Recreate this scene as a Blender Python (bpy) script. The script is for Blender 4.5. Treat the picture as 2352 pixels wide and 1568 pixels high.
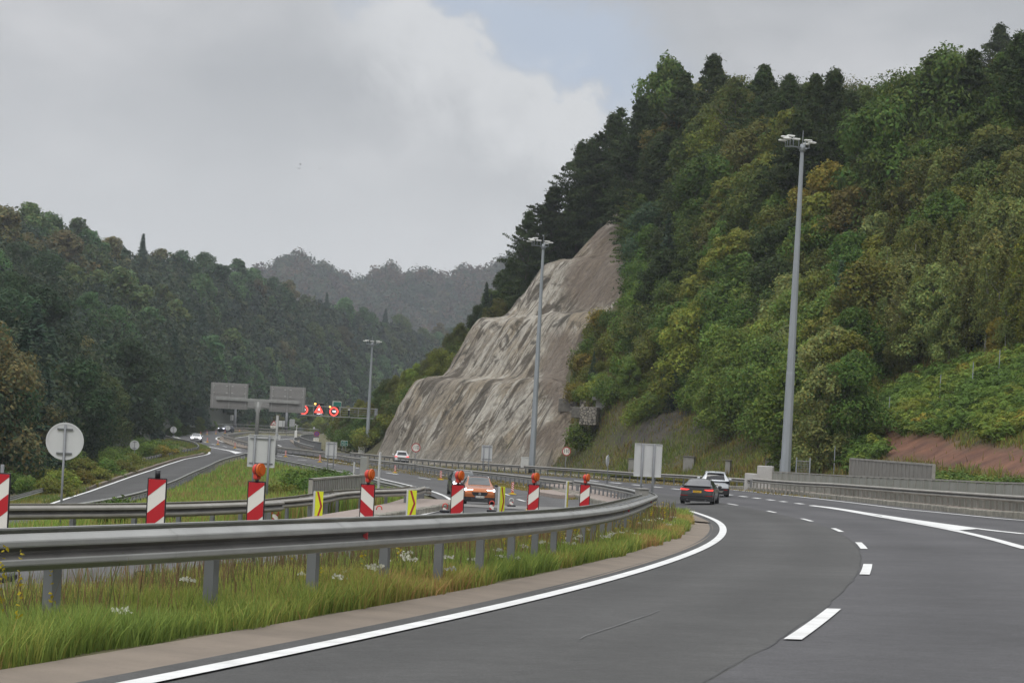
import bpy, bmesh, math, random
import numpy as np
from mathutils import Vector, Matrix

random.seed(7); np.random.seed(7)
for _o in list(bpy.data.objects): bpy.data.objects.remove(_o)
SC = bpy.context.scene
COL = SC.collection
R = math.radians

# ------------------------------------------------------------------ camera, world, sun, exposure
F = 5500.0            # focal length in photo units (photo width = 2352)
PP = (1176.0, 990.0)  # principal point: horizon lies below the picture's centre
ROLL = R(3.0)
cam_d = bpy.data.cameras.new('camera'); cam = bpy.data.objects.new('camera', cam_d); COL.objects.link(cam)
cam_d.sensor_width = 23.5; cam_d.sensor_fit = 'HORIZONTAL'
cam_d.lens = 23.5*F/2352.0
cam_d.shift_y = (PP[1]-784.0)/2352.0
cam_d.clip_start = 0.1; cam_d.clip_end = 9000
cam.matrix_world = Matrix.Rotation(R(90), 4, 'X') @ Matrix.Rotation(ROLL, 4, 'Z')
SC.camera = cam
SC.view_settings.view_transform = 'Standard'; SC.view_settings.look = 'None'
SC.view_settings.gamma = 1; SC.view_settings.exposure = 0.0
SC.view_settings.use_curve_mapping = False

W = bpy.data.worlds.new('World'); SC.world = W; W.use_nodes = True
SUN_EL, SUN_AZ = R(52), R(200)
def world():
    nt = W.node_tree; nt.nodes.clear(); N = nt.nodes.new; L = nt.links.new
    out = N('ShaderNodeOutputWorld'); add = N('ShaderNodeMixShader')
    sky = N('ShaderNodeTexSky'); sky.sky_type = 'NISHITA'; sky.sun_disc = False
    sky.sun_elevation = SUN_EL; sky.sun_rotation = SUN_AZ; sky.dust_density = 3
    b1 = N('ShaderNodeBackground'); b1.inputs[1].default_value = 0.09; L(sky.outputs[0], b1.inputs[0])
    tc = N('ShaderNodeTexCoord'); sep = N('ShaderNodeSeparateXYZ'); L(tc.outputs['Generated'], sep.inputs[0])
    def M(op, a, b=None, clamp=False):
        m = N('ShaderNodeMath'); m.operation = op; m.use_clamp = clamp
        for i, v in enumerate((a, b)):
            if v is None: continue
            if isinstance(v, (int, float)): m.inputs[i].default_value = v
            else: L(v, m.inputs[i])
        return m.outputs[0]
    def noise(sx, sz, scale, detail, rough=.55, dist=0., off=(0, 0, 0)):
        mp = N('ShaderNodeMapping'); mp.inputs['Scale'].default_value = (sx, sx, sz); mp.inputs['Location'].default_value = off
        L(tc.outputs['Generated'], mp.inputs[0])
        n = N('ShaderNodeTexNoise'); n.inputs['Scale'].default_value = scale; n.inputs['Detail'].default_value = detail
        n.inputs['Roughness'].default_value = rough; n.inputs['Distortion'].default_value = dist
        L(mp.outputs[0], n.inputs['Vector']); return n.outputs[0]
    def ramp(v, lo, hi):
        m = N('ShaderNodeMapRange'); m.interpolation_type = 'SMOOTHSTEP'
        m.inputs[1].default_value = lo; m.inputs[2].default_value = hi; L(v, m.inputs[0]); return m.outputs[0]
    def mix(fac, a, b):
        m = N('ShaderNodeMix'); m.data_type = 'RGBA'
        if isinstance(fac, (int, float)): m.inputs[0].default_value = fac
        else: L(fac, m.inputs[0])
        for i, v in ((6, a), (7, b)):
            if isinstance(v, tuple): m.inputs[i].default_value = v+(1,)
            else: L(v, m.inputs[i])
        return m.outputs[2]
    x, y, z = sep.outputs
    n1 = noise(1, 1.5, 5.5, 7, .52, .25)
    n2 = noise(1, 1.1, 14, 8, .58, .35, (3.1, 0, 1.7))
    n4 = noise(1, 1, 38, 6, .6, .3, (5, 1, 2)); n3 = noise(1, 2.2, 3.0, 3, .5, 0, (1.0, 2, 5))
    # overcast deck: grey, a little brighter low down, mottled
    deck = mix(ramp(n1, .34, .66), (.395, .405, .42), (.57, .57, .58))
    low = ramp(z, .155, .045)
    deck = mix(M('MULTIPLY', low, .75), deck, (.66, .67, .68))
    # ragged edge of the main cloud bank, a thinner bluish opening above and to the right of it
    q = M('ADD', M('MULTIPLY', M('SUBTRACT', x, .0156), .412), M('MULTIPLY', M('SUBTRACT', z, .1337), .911))
    q = M('ADD', q, M('ADD', M('MULTIPLY', M('SUBTRACT', n2, .5), .075), M('MULTIPLY', M('SUBTRACT', n4, .5), .05)))
    al = M('MULTIPLY', ramp(M('ADD', x, M('MULTIPLY', M('SUBTRACT', n1, .5), .12)), .085, .005), ramp(x, -.11, -.05))
    bank = M('MULTIPLY', M('MULTIPLY', ramp(q, -.040, -.004), ramp(q, .010, -.003)), al)
    deck = mix(M('MULTIPLY', bank, .6), deck, (.73, .735, .74))
    hole = M('MULTIPLY', M('MULTIPLY', ramp(q, -.004, .010), ramp(q, .060, .022)), al)
    deck = mix(M('MULTIPLY', hole, .85), deck, mix(ramp(n2, .42, .66), (.42, .49, .60), (.58, .61, .66)))
    deck = mix(M('MULTIPLY', ramp(n3, .45, .7), .22), deck, (.40, .41, .43))
    # the overcast dome is brighter overhead than near the horizon
    up = M('ADD', M('MULTIPLY', ramp(z, .2, .9), 2.1), 1.2)
    b2 = N('ShaderNodeBackground'); L(deck, b2.inputs[0]); L(up, b2.inputs[1])
    add.inputs[0].default_value = .93
    L(b1.outputs[0], add.inputs[1]); L(b2.outputs[0], add.inputs[2]); L(add.outputs[0], out.inputs[0])
world()
sun_d = bpy.data.lights.new('sun', 'SUN'); sun = bpy.data.objects.new('sun', sun_d); COL.objects.link(sun)
sun_d.energy = 0.9; sun_d.angle = R(25); sun_d.color = (1, .97, .92)
sun.rotation_euler = (R(90)-SUN_EL, 0, math.pi-SUN_AZ)   # light comes from azimuth SUN_AZ
sun.location = (0, -50, 300)

# ------------------------------------------------------------------ photo geometry helpers (authoring only)
_c, _s = math.cos(ROLL), math.sin(ROLL)
def uv(pts):
    d = np.array(pts, float).reshape(-1, 2)-np.array(PP)
    return np.stack([_c*d[:, 0]+_s*d[:, 1], -_s*d[:, 0]+_c*d[:, 1]], 1)
def crop(x0, y0, k): return lambda L: [((x0+x/k)/1.7415, (y0+y/k)/1.7415) for x, y in L]
R1 = crop(0, 1450, 2.138); R2 = crop(750, 1450, 2.6133); R3 = crop(1400, 1700, 2.352); R4 = crop(2200, 1650, 2.352)
R5 = crop(3000, 1400, 2.145); R6 = crop(580, 1640, 5.88); R7 = crop(820, 1500, 5.227); R8 = crop(1180, 1840, 5.113)
R9 = crop(1880, 1900, 4.3556); R10 = crop(2440, 1780, 5.6); RG = crop(1180, 1580, 6.03)
RA = lambda L: [(x/2., 1091+y/2.) for x, y in L]
RB = lambda L: [(1176+x/2., 1091+y/2.) for x, y in L]
def at(x, y, Y):
    u, v = uv([(x, y)])[0]
    return np.array((u/F*Y, Y, -v/F*Y))

# own carriageway: reference line = the dashed line between the two lanes
S = np.arange(0, 420.1, 1.)
PS = .2537-.2218*S/100+.0174*(S/100)**2/2
OX = -2.5243+np.concatenate([[0], np.cumsum(np.sin(PS))[:-1]]); OY = np.concatenate([[0], np.cumsum(np.cos(PS))[:-1]])
OZ = -1.4731-1.5939*S/100+.1253*(S/100)**2; OE = .0318+.0176*S/100
def own(s, off):
    s = np.asarray(s, float); h = np.interp(s, S, PS); lo = np.minimum(s, 0)
    X = np.interp(s, S, OX)+off*np.cos(h)+lo*math.sin(PS[0]); Y = np.interp(s, S, OY)-off*np.sin(h)+lo*math.cos(PS[0])
    return X, Y, np.interp(s, S, OZ)+np.interp(s, S, OE)*off
ANC = []
def _an(x, y, s): ANC.append(tuple(at(x, y, F/s)))
for s in range(0, 301, 25):
    for o in ((-8, 0, 10) if s < 260 else (-2, 4)): ANC.append(tuple(float(q) for q in own(s, o)))
for s in (4, 10, 16, 22, 32, 40, 62):
    for o in (-6, -3.7, 0, 5): ANC.append(tuple(float(q) for q in own(s, o)))
for a in [(1095, 1163, 40.3), (450, 1014.5, 13.6), (920, 1061, 17.6), (518, 992, 9.5), (290, 1126, 26), (400, 1092, 21.7),
          (0, 1237, 106), (850, 1176, 62), (875, 1133, 49), (509, 987, 8.9), (700, 994, 8.6), (770, 999, 8.4), (400, 990, 9.3), (341, 989, 9.3),
          (600, 986, 8.0), (450, 985, 8.0), (760, 993, 8.0), (640, 1003, 10.5), (560, 1030, 14.6), (800, 1045, 16.5)]: _an(*a)
ANC += [(-1.5, 108, -3.9), (-60, 20, -6), (-60, 120, -8.5), (-80, 250, -9.5), (-110, 420, -9), (-140, 620, -8), (60, 0, 0.), (60, 150, -1.), (60, 300, -3), (0, -20, -1.2),
        (-30, 0, -4.2), (40, 500, -3.5), (0, 450, -3.8), (-200, 300, -10), (-60, 900, -4), (-200, 900, -6), (80, 900, -4), (-300, 0, -8), (200, 0, 0), (200, 400, -2),
        (-28, 145, -6.6), (-20, 100, -5.9), (-16, 70, -4.9), (-20, 50, -5.2), (-14, 45, -3.9), (-24, 110, -6.3), (-33, 180, -6.9)]
ANC = np.array(ANC, float); AS = np.array([.01, .005])
PX = ANC[:, :2]*AS; _n = len(ANC)
_K = np.zeros((_n+3, _n+3)); _K[:_n, :_n] = np.hypot(*(PX[:, None]-PX[None]).transpose(2, 0, 1))**3+np.eye(_n)*6e-4
_K[:_n, _n] = 1; _K[:_n, _n+1:] = PX; _K[_n, :_n] = 1; _K[_n+1:, :_n] = PX.T
_W = np.linalg.solve(_K, np.concatenate([ANC[:, 2], [0, 0, 0]]))
def H(X, Y):
    """Height of the road-level terrain."""
    X, Y = np.broadcast_arrays(np.asarray(X, float), np.asarray(Y, float))
    q = np.stack([X, Y], -1)*AS; sh = q.shape[:-1]; q = q.reshape(-1, 2)
    o = np.empty(len(q))
    for i in range(0, len(q), 20000):
        p = q[i:i+20000]; d = np.hypot(p[:, None, 0]-PX[:, 0], p[:, None, 1]-PX[:, 1]); o[i:i+20000] = d**3@_W[:_n]+_W[_n]+p@_W[_n+1:]
    return o.reshape(sh)
_Yg = np.exp(np.linspace(math.log(8), math.log(1500), 1500))
def bp(pts, h=0.):
    out = []
    for u, v in uv(pts):
        g = (-v/F*_Yg)-(H(u/F*_Yg, _Yg)+h); k = np.where((g[:-1] > 0) & (g[1:] <= 0))[0]
        k = k[0] if len(k) else len(g)-2
        t = min(max(g[k]/(g[k]-g[k+1]+1e-12), 0), 1); Y = _Yg[k]+t*(_Yg[k+1]-_Yg[k]); out.append((u/F*Y, Y, -v/F*Y))
    return np.array(out)
def bpf(pts, h, lo, hi=700.):
    """like bp, but only looks between the distances lo and hi"""
    global _Yg
    k = _Yg; _Yg = np.linspace(lo, hi, 1500); r = bp(pts, h); _Yg = k; return r
def at_m(x, y, s):              # photo point at a scale of s photo units per metre
    return at(x, y, F/s)
def ground(X, Y): return float(H(X, Y))

def vnoise(X, Y, sc, seed=0):
    """smooth value noise, 0..1"""
    x = np.asarray(X)/sc+seed*17.31; y = np.asarray(Y)/sc+seed*9.77; i = np.floor(x); j = np.floor(y); fx = x-i; fy = y-j
    fx = fx*fx*(3-2*fx); fy = fy*fy*(3-2*fy)
    h = lambda a, b: (np.sin(a*127.1+b*311.7+seed*13.7)*43758.5453) % 1.0
    return (h(i, j)*(1-fx)+h(i+1, j)*fx)*(1-fy)+(h(i, j+1)*(1-fx)+h(i+1, j+1)*fx)*fy
def fbm(X, Y, sc, seed=0, o=4): return sum(vnoise(X, Y, sc/2**k, seed+k)*.5**k for k in range(o))/(2-2**(1-o))
# ------------------------------------------------------------------ object helpers
def resample(P, step):
    P = np.array(P, float); d = np.concatenate([[0], np.cumsum(np.hypot(*np.diff(P[:, :2], axis=0).T))])
    n = max(2, int(round(d[-1]/step))+1); t = np.linspace(0, d[-1], n)
    return np.stack([np.interp(t, d, P[:, k]) for k in range(P.shape[1])], 1)
def smooth(P, n=2, step=None):
    P = np.array(P, float)
    for _ in range(n):
        Q = 0.75*P[:-1]+.25*P[1:]; T = .25*P[:-1]+.75*P[1:]
        P = np.concatenate([P[:1], np.stack([Q, T], 1).reshape(-1, P.shape[1]), P[-1:]])
    return resample(P, step) if step else P
def normals(P):
    """unit normals in plan, pointing to the right of the direction of travel"""
    T = np.gradient(P[:, :2], axis=0); T /= np.linalg.norm(T, axis=1)[:, None]+1e-9
    return np.stack([T[:, 1], -T[:, 0]], 1)
def drape(P, dz=0.):
    P = np.array(P, float)[:, :2]; return np.concatenate([P, H(P[:, 0], P[:, 1])[:, None]+dz], 1)
def offs(P, o, dz=None):
    Q = P[:, :2]+normals(P)*np.asarray(o).reshape(-1, 1)
    if dz is None: return np.concatenate([Q, P[:, 2:3]], 1)
    return drape(Q, dz)

class MB:
    def __init__(self): self.v = []; self.f = []; self.m = []; self.sm = []; self.n = 0
    def add(self, V, Fc, mi=0, sm=False):
        V = np.asarray(V, float).reshape(-1, 3); self.v.append(V)
        for f in Fc: self.f.append([i+self.n for i in f]); self.m.append(mi); self.sm.append(sm)
        self.n += len(V); return self
    def box(self, c, s, rz=0., mi=0, rx=0., ry=0., bev=0.):
        x, y, z = [q/2 for q in s]
        if bev > 0:
            b = min(bev, x*.9, y*.9, z*.9); V = []
            for (zz, k) in ((-z, b), (-z+b, 0), (z-b, 0), (z, b)):
                V += [(-x+k, -y+k, zz), (x-k, -y+k, zz), (x-k, y-k, zz), (-x+k, y-k, zz)]
            Fc = [(3, 2, 1, 0), (12, 13, 14, 15)]+[(r*4+i, r*4+(i+1) % 4, r*4+4+(i+1) % 4, r*4+4+i) for r in range(3) for i in range(4)]
        else:
            V = [(-x, -y, -z), (x, -y, -z), (x, y, -z), (-x, y, -z), (-x, -y, z), (x, -y, z), (x, y, z), (-x, y, z)]
            Fc = [(3, 2, 1, 0), (4, 5, 6, 7), (0, 1, 5, 4), (1, 2, 6, 5), (2, 3, 7, 6), (3, 0, 4, 7)]
        M = Matrix.Rotation(rz, 3, 'Z') @ Matrix.Rotation(ry, 3, 'Y') @ Matrix.Rotation(rx, 3, 'X')
        return self.add(np.array(V)@np.array(M).T+np.array(c, float), Fc, mi)
    def tube(self, pts, r, n=8, mi=0, cap=True, sm=True):
        P = np.array(pts, float); r = np.broadcast_to(np.asarray(r, float), (len(P),))
        T = np.gradient(P, axis=0); V = []
        for p, t, q in zip(P, T, r):
            t = Vector(t).normalized(); a = t.cross(Vector((0, 0, 1)))
            if a.length < .05: a = t.cross(Vector((0, 1, 0)))
            a.normalize(); b = t.cross(a)
            for i in range(n):
                w = 2*math.pi*(i+.5)/n; V.append(np.array(p)+q*(math.cos(w)*np.array(a)+math.sin(w)*np.array(b)))
        Fc = [(k*n+i, k*n+(i+1) % n, k*n+n+(i+1) % n, k*n+n+i) for k in range(len(P)-1) for i in range(n)]
        self.add(V, Fc, mi, sm)
        if cap:
            o = self.n-len(V); self.f += [[o+i for i in range(n)][::-1], [o+(len(P)-1)*n+i for i in range(n)]]; self.m += [mi]*2; self.sm += [False]*2
        return self
    def grid(self, G, mi=0, sm=True, flip=False):
        G = np.asarray(G, float); a, b = G.shape[:2]
        Fc = [(i*b+j, i*b+j+1, (i+1)*b+j+1, (i+1)*b+j) for i in range(a-1) for j in range(b-1)]
        if flip: Fc = [f[::-1] for f in Fc]
        return self.add(G.reshape(-1, 3), Fc, mi, sm)
    def prism(self, outline, y0, y1, mi=0, plane='xz', sm=False):
        """outline of (a, b) points, extruded along the third axis from y0 to y1"""
        n = len(outline)
        def P(a, b, t): return (a, t, b) if plane == 'xz' else ((a, b, t) if plane == 'xy' else (t, a, b))
        V = [P(a, b, y0) for a, b in outline]+[P(a, b, y1) for a, b in outline]
        Fc = [tuple(range(n)), tuple(range(2*n-1, n-1, -1))]+[(i, i+n, (i+1) % n+n, (i+1) % n) for i in range(n)]
        return self.add(V, Fc, mi, sm)
    def ring(self, r0, r1, y0, y1, n=36, c=(0, 0), mi=0):
        V = []
        for y in (y0, y1):
            for r in (r0, r1): V += [(c[0]+r*math.cos(2*math.pi*i/n), y, c[1]+r*math.sin(2*math.pi*i/n)) for i in range(n)]
        Fc = []
        for i in range(n):
            j = (i+1) % n
            Fc += [(i, j, n+j, n+i), (2*n+i, 3*n+i, 3*n+j, 2*n+j), (n+i, n+j, 3*n+j, 3*n+i), (j, i, 2*n+i, 2*n+j)]
        return self.add(V, Fc, mi)
    def disc(self, r, y0, y1, n=32, c=(0, 0), mi=0):
        return self.prism([(c[0]+r*math.cos(2*math.pi*i/n), c[1]+r*math.sin(2*math.pi*i/n)) for i in range(n)], y0, y1, mi)
    def sweep(self, P, prof, mi=0, sm=True, closed=True):
        """cross-section prof of (right offset, height) swept along P (X, Y, Z)"""
        N = normals(P); G = np.zeros((len(P), len(prof), 3))
        for j, (o, z) in enumerate(prof): G[:, j, :2] = P[:, :2]+N*o; G[:, j, 2] = P[:, 2]+z
        if closed: G = np.concatenate([G, G[:, :1]], 1)
        return self.grid(G, mi, sm)
    def shift(self, d):
        self.v = [v-np.array(d, float) for v in self.v]; return self
    def mesh(self, name, mats):
        me = bpy.data.meshes.new(name); V = np.concatenate(self.v) if self.v else np.zeros((0, 3))
        me.from_pydata(V.tolist(), [], self.f)
        for m in (mats if isinstance(mats, (list, tuple)) else [mats]): me.materials.append(m)
        me.polygons.foreach_set('material_index', self.m); me.polygons.foreach_set('use_smooth', self.sm); me.update()
        return me
    def build(self, name, mats, parent=None, loc=None):
        o = bpy.data.objects.new(name, self.mesh(name, mats)); COL.objects.link(o)
        if loc is not None: o.location = loc
        if parent is not None: o.parent = parent
        return o
def tag(o, label, cat, group=None):
    o['label'] = label; o['category'] = cat
    if group: o['group'] = group
    return o
def thing(name, label, cat, loc, rz=0., group=None):
    o = bpy.data.objects.new(name, None); o.empty_display_size = .2; COL.objects.link(o)
    o.location = [float(q) for q in loc]; o.rotation_euler = (0, 0, rz); return tag(o, label, cat, group)
def struct(o, kind='structure'): o['kind'] = kind; return o
def dup(root, loc=None, rz=None, label=None, group=None):
    def cp(o, par):
        c = o.copy(); COL.objects.link(c)
        if par is not None: c.parent = par
        for ch in [q for q in KIDS.get(o.name, [])] or [q for q in COL.objects if q.parent == o]: cp(ch, c)
        return c
    r = cp(root, None)
    if loc is not None: r.location = [float(q) for q in loc]
    if rz is not None: r.rotation_euler = (0, 0, rz)
    if label: r['label'] = label
    if group: r['group'] = group
    return r
KIDS = {}
def big_mesh(name, V, Q, mats, mi=None, cols=None, sm=False):
    """numpy quads -> mesh"""
    me = bpy.data.meshes.new(name); nv, nq = len(V), len(Q); k = Q.shape[1]
    me.vertices.add(nv); me.vertices.foreach_set('co', np.asarray(V, np.float32).ravel())
    me.loops.add(nq*k); me.loops.foreach_set('vertex_index', np.asarray(Q, np.int32).ravel())
    me.polygons.add(nq); me.polygons.foreach_set('loop_start', np.arange(0, nq*k, k, dtype=np.int32))
    for m in mats: me.materials.append(m)
    if mi is not None: me.polygons.foreach_set('material_index', np.asarray(mi, np.int32))
    if sm: me.polygons.foreach_set('use_smooth', np.ones(nq, bool))
    if cols is not None:
        a = me.attributes.new('tint', 'FLOAT_COLOR', 'FACE'); c = np.ones((nq, 4), np.float32); c[:, :3] = cols; a.data.foreach_set('color', c.ravel())
    me.update(calc_edges=True); me.validate(); return me
_TXT = {}
def text_mesh(txt, size, mat, thick=.004):
    cu = bpy.data.curves.new('txt', 'FONT'); cu.body = txt; cu.size = size; cu.align_x = 'CENTER'; cu.align_y = 'CENTER'; cu.extrude = thick
    o = bpy.data.objects.new('txt', cu); COL.objects.link(o)
    dg = bpy.context.evaluated_depsgraph_get(); me = bpy.data.meshes.new_from_object(o.evaluated_get(dg))
    bpy.data.objects.remove(o); bpy.data.curves.remove(cu)
    me.transform(Matrix.Rotation(R(90), 4, 'X')); me.materials.clear(); me.materials.append(mat); return me
def text(name, txt, size, mat, parent, loc, rz=0., sx=1.):
    o = bpy.data.objects.new(name, text_mesh(txt, size, mat)); COL.objects.link(o); o.location = loc; o.rotation_euler = (0, 0, rz); o.scale = (sx, 1, 1)
    o.parent = parent; return o

# ------------------------------------------------------------------ materials
def mat(name, col, rough=.6, metal=0., var=0., vscale=2., col2=None, bump=0., bscale=20., detail=4., stretch=None, emit=None, estr=0., alpha=None, spec=None):
    m = bpy.data.materials.new(name); m.use_nodes = True; nt = m.node_tree; b = nt.nodes['Principled BSDF']
    b.inputs['Base Color'].default_value = tuple(col)+(1,); b.inputs['Roughness'].default_value = rough; b.inputs['Metallic'].default_value = metal
    if spec is not None: b.inputs['Specular IOR Level'].default_value = spec
    if emit: b.inputs['Emission Color'].default_value = tuple(emit)+(1,); b.inputs['Emission Strength'].default_value = estr
    N = nt.nodes.new; L = nt.links.new
    if var or col2 or bump:
        tc = N('ShaderNodeTexCoord'); mp = N('ShaderNodeMapping'); L(tc.outputs['Object'], mp.inputs[0])
        if stretch: mp.inputs['Scale'].default_value = stretch
        if var or col2:
            n = N('ShaderNodeTexNoise'); n.inputs['Scale'].default_value = vscale; n.inputs['Detail'].default_value = detail; n.inputs['Roughness'].default_value = .6; L(mp.outputs[0], n.inputs['Vector'])
            rp = N('ShaderNodeValToRGB'); L(n.outputs[0], rp.inputs[0]); rp.color_ramp.elements[0].position = .3; rp.color_ramp.elements[1].position = .7
            c2 = col2 or tuple(min(1, c*(1+var)) for c in col); c1 = col if col2 else tuple(c*(1-var) for c in col)
            rp.color_ramp.elements[0].color = tuple(c1)+(1,); rp.color_ramp.elements[1].color = tuple(c2)+(1,); L(rp.outputs[0], b.inputs['Base Color'])
        if bump:
            n2 = N('ShaderNodeTexNoise'); n2.inputs['Scale'].default_value = bscale; n2.inputs['Detail'].default_value = 5; L(mp.outputs[0], n2.inputs['Vector'])
            bp_ = N('ShaderNodeBump'); bp_.inputs['Strength'].default_value = bump; bp_.inputs['Distance'].default_value = .03; L(n2.outputs[0], bp_.inputs['Height']); L(bp_.outputs[0], b.inputs['Normal'])
    return m
def asphalt(name, c, seed=0., lanes=1):
    m = bpy.data.materials.new(name); m.use_nodes = True; nt = m.node_tree; b = nt.nodes['Principled BSDF']; N = nt.nodes.new; L = nt.links.new
    tc = N('ShaderNodeTexCoord'); 
    def no(sc, de, lo, hi, off=0.):
        mp = N('ShaderNodeMapping'); mp.inputs['Location'].default_value = (seed+off, seed*2, 0); L(tc.outputs['Object'], mp.inputs[0])
        n = N('ShaderNodeTexNoise'); n.inputs['Scale'].default_value = sc; n.inputs['Detail'].default_value = de; n.inputs['Roughness'].default_value = .65; L(mp.outputs[0], n.inputs['Vector'])
        r = N('ShaderNodeMapRange'); r.inputs[1].default_value = .3; r.inputs[2].default_value = .7; r.inputs[3].default_value = lo; r.inputs[4].default_value = hi; L(n.outputs[0], r.inputs[0]); return r.outputs[0], n.outputs[0]
    a, _ = no(.13, 5, .80, 1.18); d, _ = no(1.7, 7, .90, 1.10, 4.); e, eh = no(42, 4, .72, 1.3, 9.)
    def mul(x, y):
        k = N('ShaderNodeMath'); k.operation = 'MULTIPLY'; L(x, k.inputs[0]); L(y, k.inputs[1]); return k.outputs[0]
    uvn = N('ShaderNodeUVMap'); uvn.uv_map = 'UVMap'; su = N('ShaderNodeSeparateXYZ'); L(uvn.outputs[0], su.inputs[0])
    sn = N('ShaderNodeMath'); sn.operation = 'MULTIPLY_ADD'; L(su.outputs[0], sn.inputs[0]); sn.inputs[1].default_value = 6.2832*lanes*2; sn.inputs[2].default_value = 1.57; co = N('ShaderNodeMath'); co.operation = 'SINE'; L(sn.outputs[0], co.inputs[0])
    tr = N('ShaderNodeMath'); tr.operation = 'MULTIPLY_ADD'; L(co.outputs[0], tr.inputs[0]); tr.inputs[1].default_value = .075; tr.inputs[2].default_value = 1.; g_, _ = no(7, 4, .88, 1.12, 17.)
    v = mul(mul(mul(a, d), e), mul(tr.outputs[0], g_))
    vm = N('ShaderNodeVectorMath'); vm.operation = 'SCALE'; vm.inputs[0].default_value = c; L(v, vm.inputs['Scale']); L(vm.outputs[0], b.inputs['Base Color'])
    b.inputs['Roughness'].default_value = .82; b.inputs['Specular IOR Level'].default_value = .35
    bu = N('ShaderNodeBump'); bu.inputs['Strength'].default_value = .45; bu.inputs['Distance'].default_value = .012; L(eh, bu.inputs['Height']); L(bu.outputs[0], b.inputs['Normal'])
    return m
M = {}
M['asph_l'] = asphalt('asphalt_dark', (.072, .0715, .069)); M['asph_r'] = asphalt('asphalt_bluish', (.081, .080, .083), 7., 2); M['asph_o'] = asphalt('asphalt_worn', (.090, .089, .088), 13., 2)
M['conc_patch'] = asphalt('concrete_patch', (.20, .195, .185), 3.)
M['paint'] = mat('white_road_paint', (.60, .60, .58), .7, col2=(.84, .85, .84), vscale=2.2, bump=.2, bscale=40, detail=9)
M['kerb'] = mat('tan_kerb_concrete', (.25, .205, .16), .88, col2=(.17, .14, .11), vscale=.9, bump=.3, bscale=18, detail=7)
M['stone'] = mat('kerb_stone', (.34, .32, .26), .9, col2=(.15, .145, .125), vscale=2.2, bump=.6, bscale=9, detail=8)
M['paver'] = mat('reddish_paving', (.33, .27, .23), .88, col2=(.26, .215, .19), vscale=1.3, bump=.3, bscale=12)
M['zinc'] = mat('galvanised_steel', (.36, .365, .35), .52, .25, col2=(.27, .272, .26), vscale=1.4, detail=7)
M['zinc_warm'] = mat('weathered_galvanised_steel', (.37, .355, .32), .6, .15, col2=(.25, .24, .21), vscale=1.1, detail=7)
M['zinc_dark'] = mat('dark_galvanised_steel', (.17, .178, .185), .55, .3, var=.2, vscale=3)
M['post'] = mat('grey_post_paint', (.20, .21, .22), .5, .2, var=.12, vscale=1.5)
M['mast'] = mat('grey_mast_steel', (.36, .39, .415), .5, .25, col2=(.29, .315, .335), vscale=.7, stretch=(3, 3, .35))
M['back'] = mat('sign_back_aluminium', (.60, .61, .61), .55, .15, var=.05, vscale=1.2)
M['back_d'] = mat('sign_back_grey', (.255, .25, .24), .6, .15, var=.07, vscale=1.)
M['conc'] = mat('weathered_concrete', (.33, .32, .30), .9, col2=(.21, .205, .185), vscale=.8, bump=.4, bscale=7, detail=8)
M['conc_w'] = mat('pale_concrete', (.52, .51, .49), .85, col2=(.40, .39, .37), vscale=1.1, bump=.3, bscale=9)
M['panel'] = mat('grey_green_parapet_concrete', (.21, .215, .18), .85, col2=(.30, .30, .27), vscale=.7, stretch=(1, 1, .15), bump=.2, bscale=8, detail=7)
M['fence'] = mat('grey_fence_panel', (.215, .205, .185), .7, var=.13, vscale=1.2)
M['white'] = mat('white_sheet', (.78, .78, .75), .5); M['cream'] = mat('reflective_white', (.80, .78, .71), .45)
M['red'] = mat('reflective_red', (.50, .012, .02), .42); M['black'] = mat('black_plastic', (.012, .012, .016), .45)
M['dred'] = mat('dull_red', (.40, .03, .035), .5); M['plred'] = mat('red_plastic', (.62, .055, .035), .45)
M['yel'] = mat('fluorescent_yellow', (.72, .78, .03), .45); M['ybase'] = mat('yellow_rubber', (.62, .43, .03), .65)
M['orange'] = mat('amber_lens', (.60, .115, .015), .25); M['green'] = mat('green_sign_sheet', (.004, .145, .105), .45); M['blue'] = mat('blue_sign_sheet', (.035, .085, .32), .45)
M['cab'] = mat('pale_grey_cabinet', (.58, .58, .55), .6, var=.05)
M['tyre'] = mat('tyre_rubber', (.012, .012, .013), .8); M['rim'] = mat('alloy_rim', (.11, .11, .12), .35, .8); M['trim'] = mat('black_trim', (.014, .014, .016), .5)
M['chrome'] = mat('bright_metal', (.75, .75, .76), .25, .9)
M['glass'] = mat('tinted_car_glass', (.035, .045, .045), .06, .0, spec=.9); M['glass_d'] = mat('dark_car_glass', (.01, .012, .016), .08, spec=.7)
M['head'] = mat('lit_headlamp', (1, 1, 1), .3, emit=(.86, .88, 1.0), estr=6.); M['headoff'] = mat('clear_lamp_glass', (.55, .56, .58), .15)
M['tail'] = mat('lit_tail_lamp', (.7, .02, .02), .3, emit=(1, .06, .05), estr=1.5); M['tailoff'] = mat('unlit_tail_lamp', (.25, .01, .012), .25)
M['led_r'] = mat('red_led', (.8, .05, .05), .5, emit=(1, .085, .06), estr=1.9); M['led_w'] = mat('white_led', (1, 1, 1), .5, emit=(.95, .97, 1), estr=2.); M['led_a'] = mat('amber_led', (1, .6, .1), .5, emit=(1, .52, .12), estr=3.4)
M['bark'] = mat('grey_brown_bark', (.10, .085, .07), .9, var=.25, vscale=6); M['birchbark'] = mat('birch_bark', (.50, .49, .45), .8, col2=(.14, .13, .12), vscale=7, stretch=(1, 1, 3))
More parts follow.
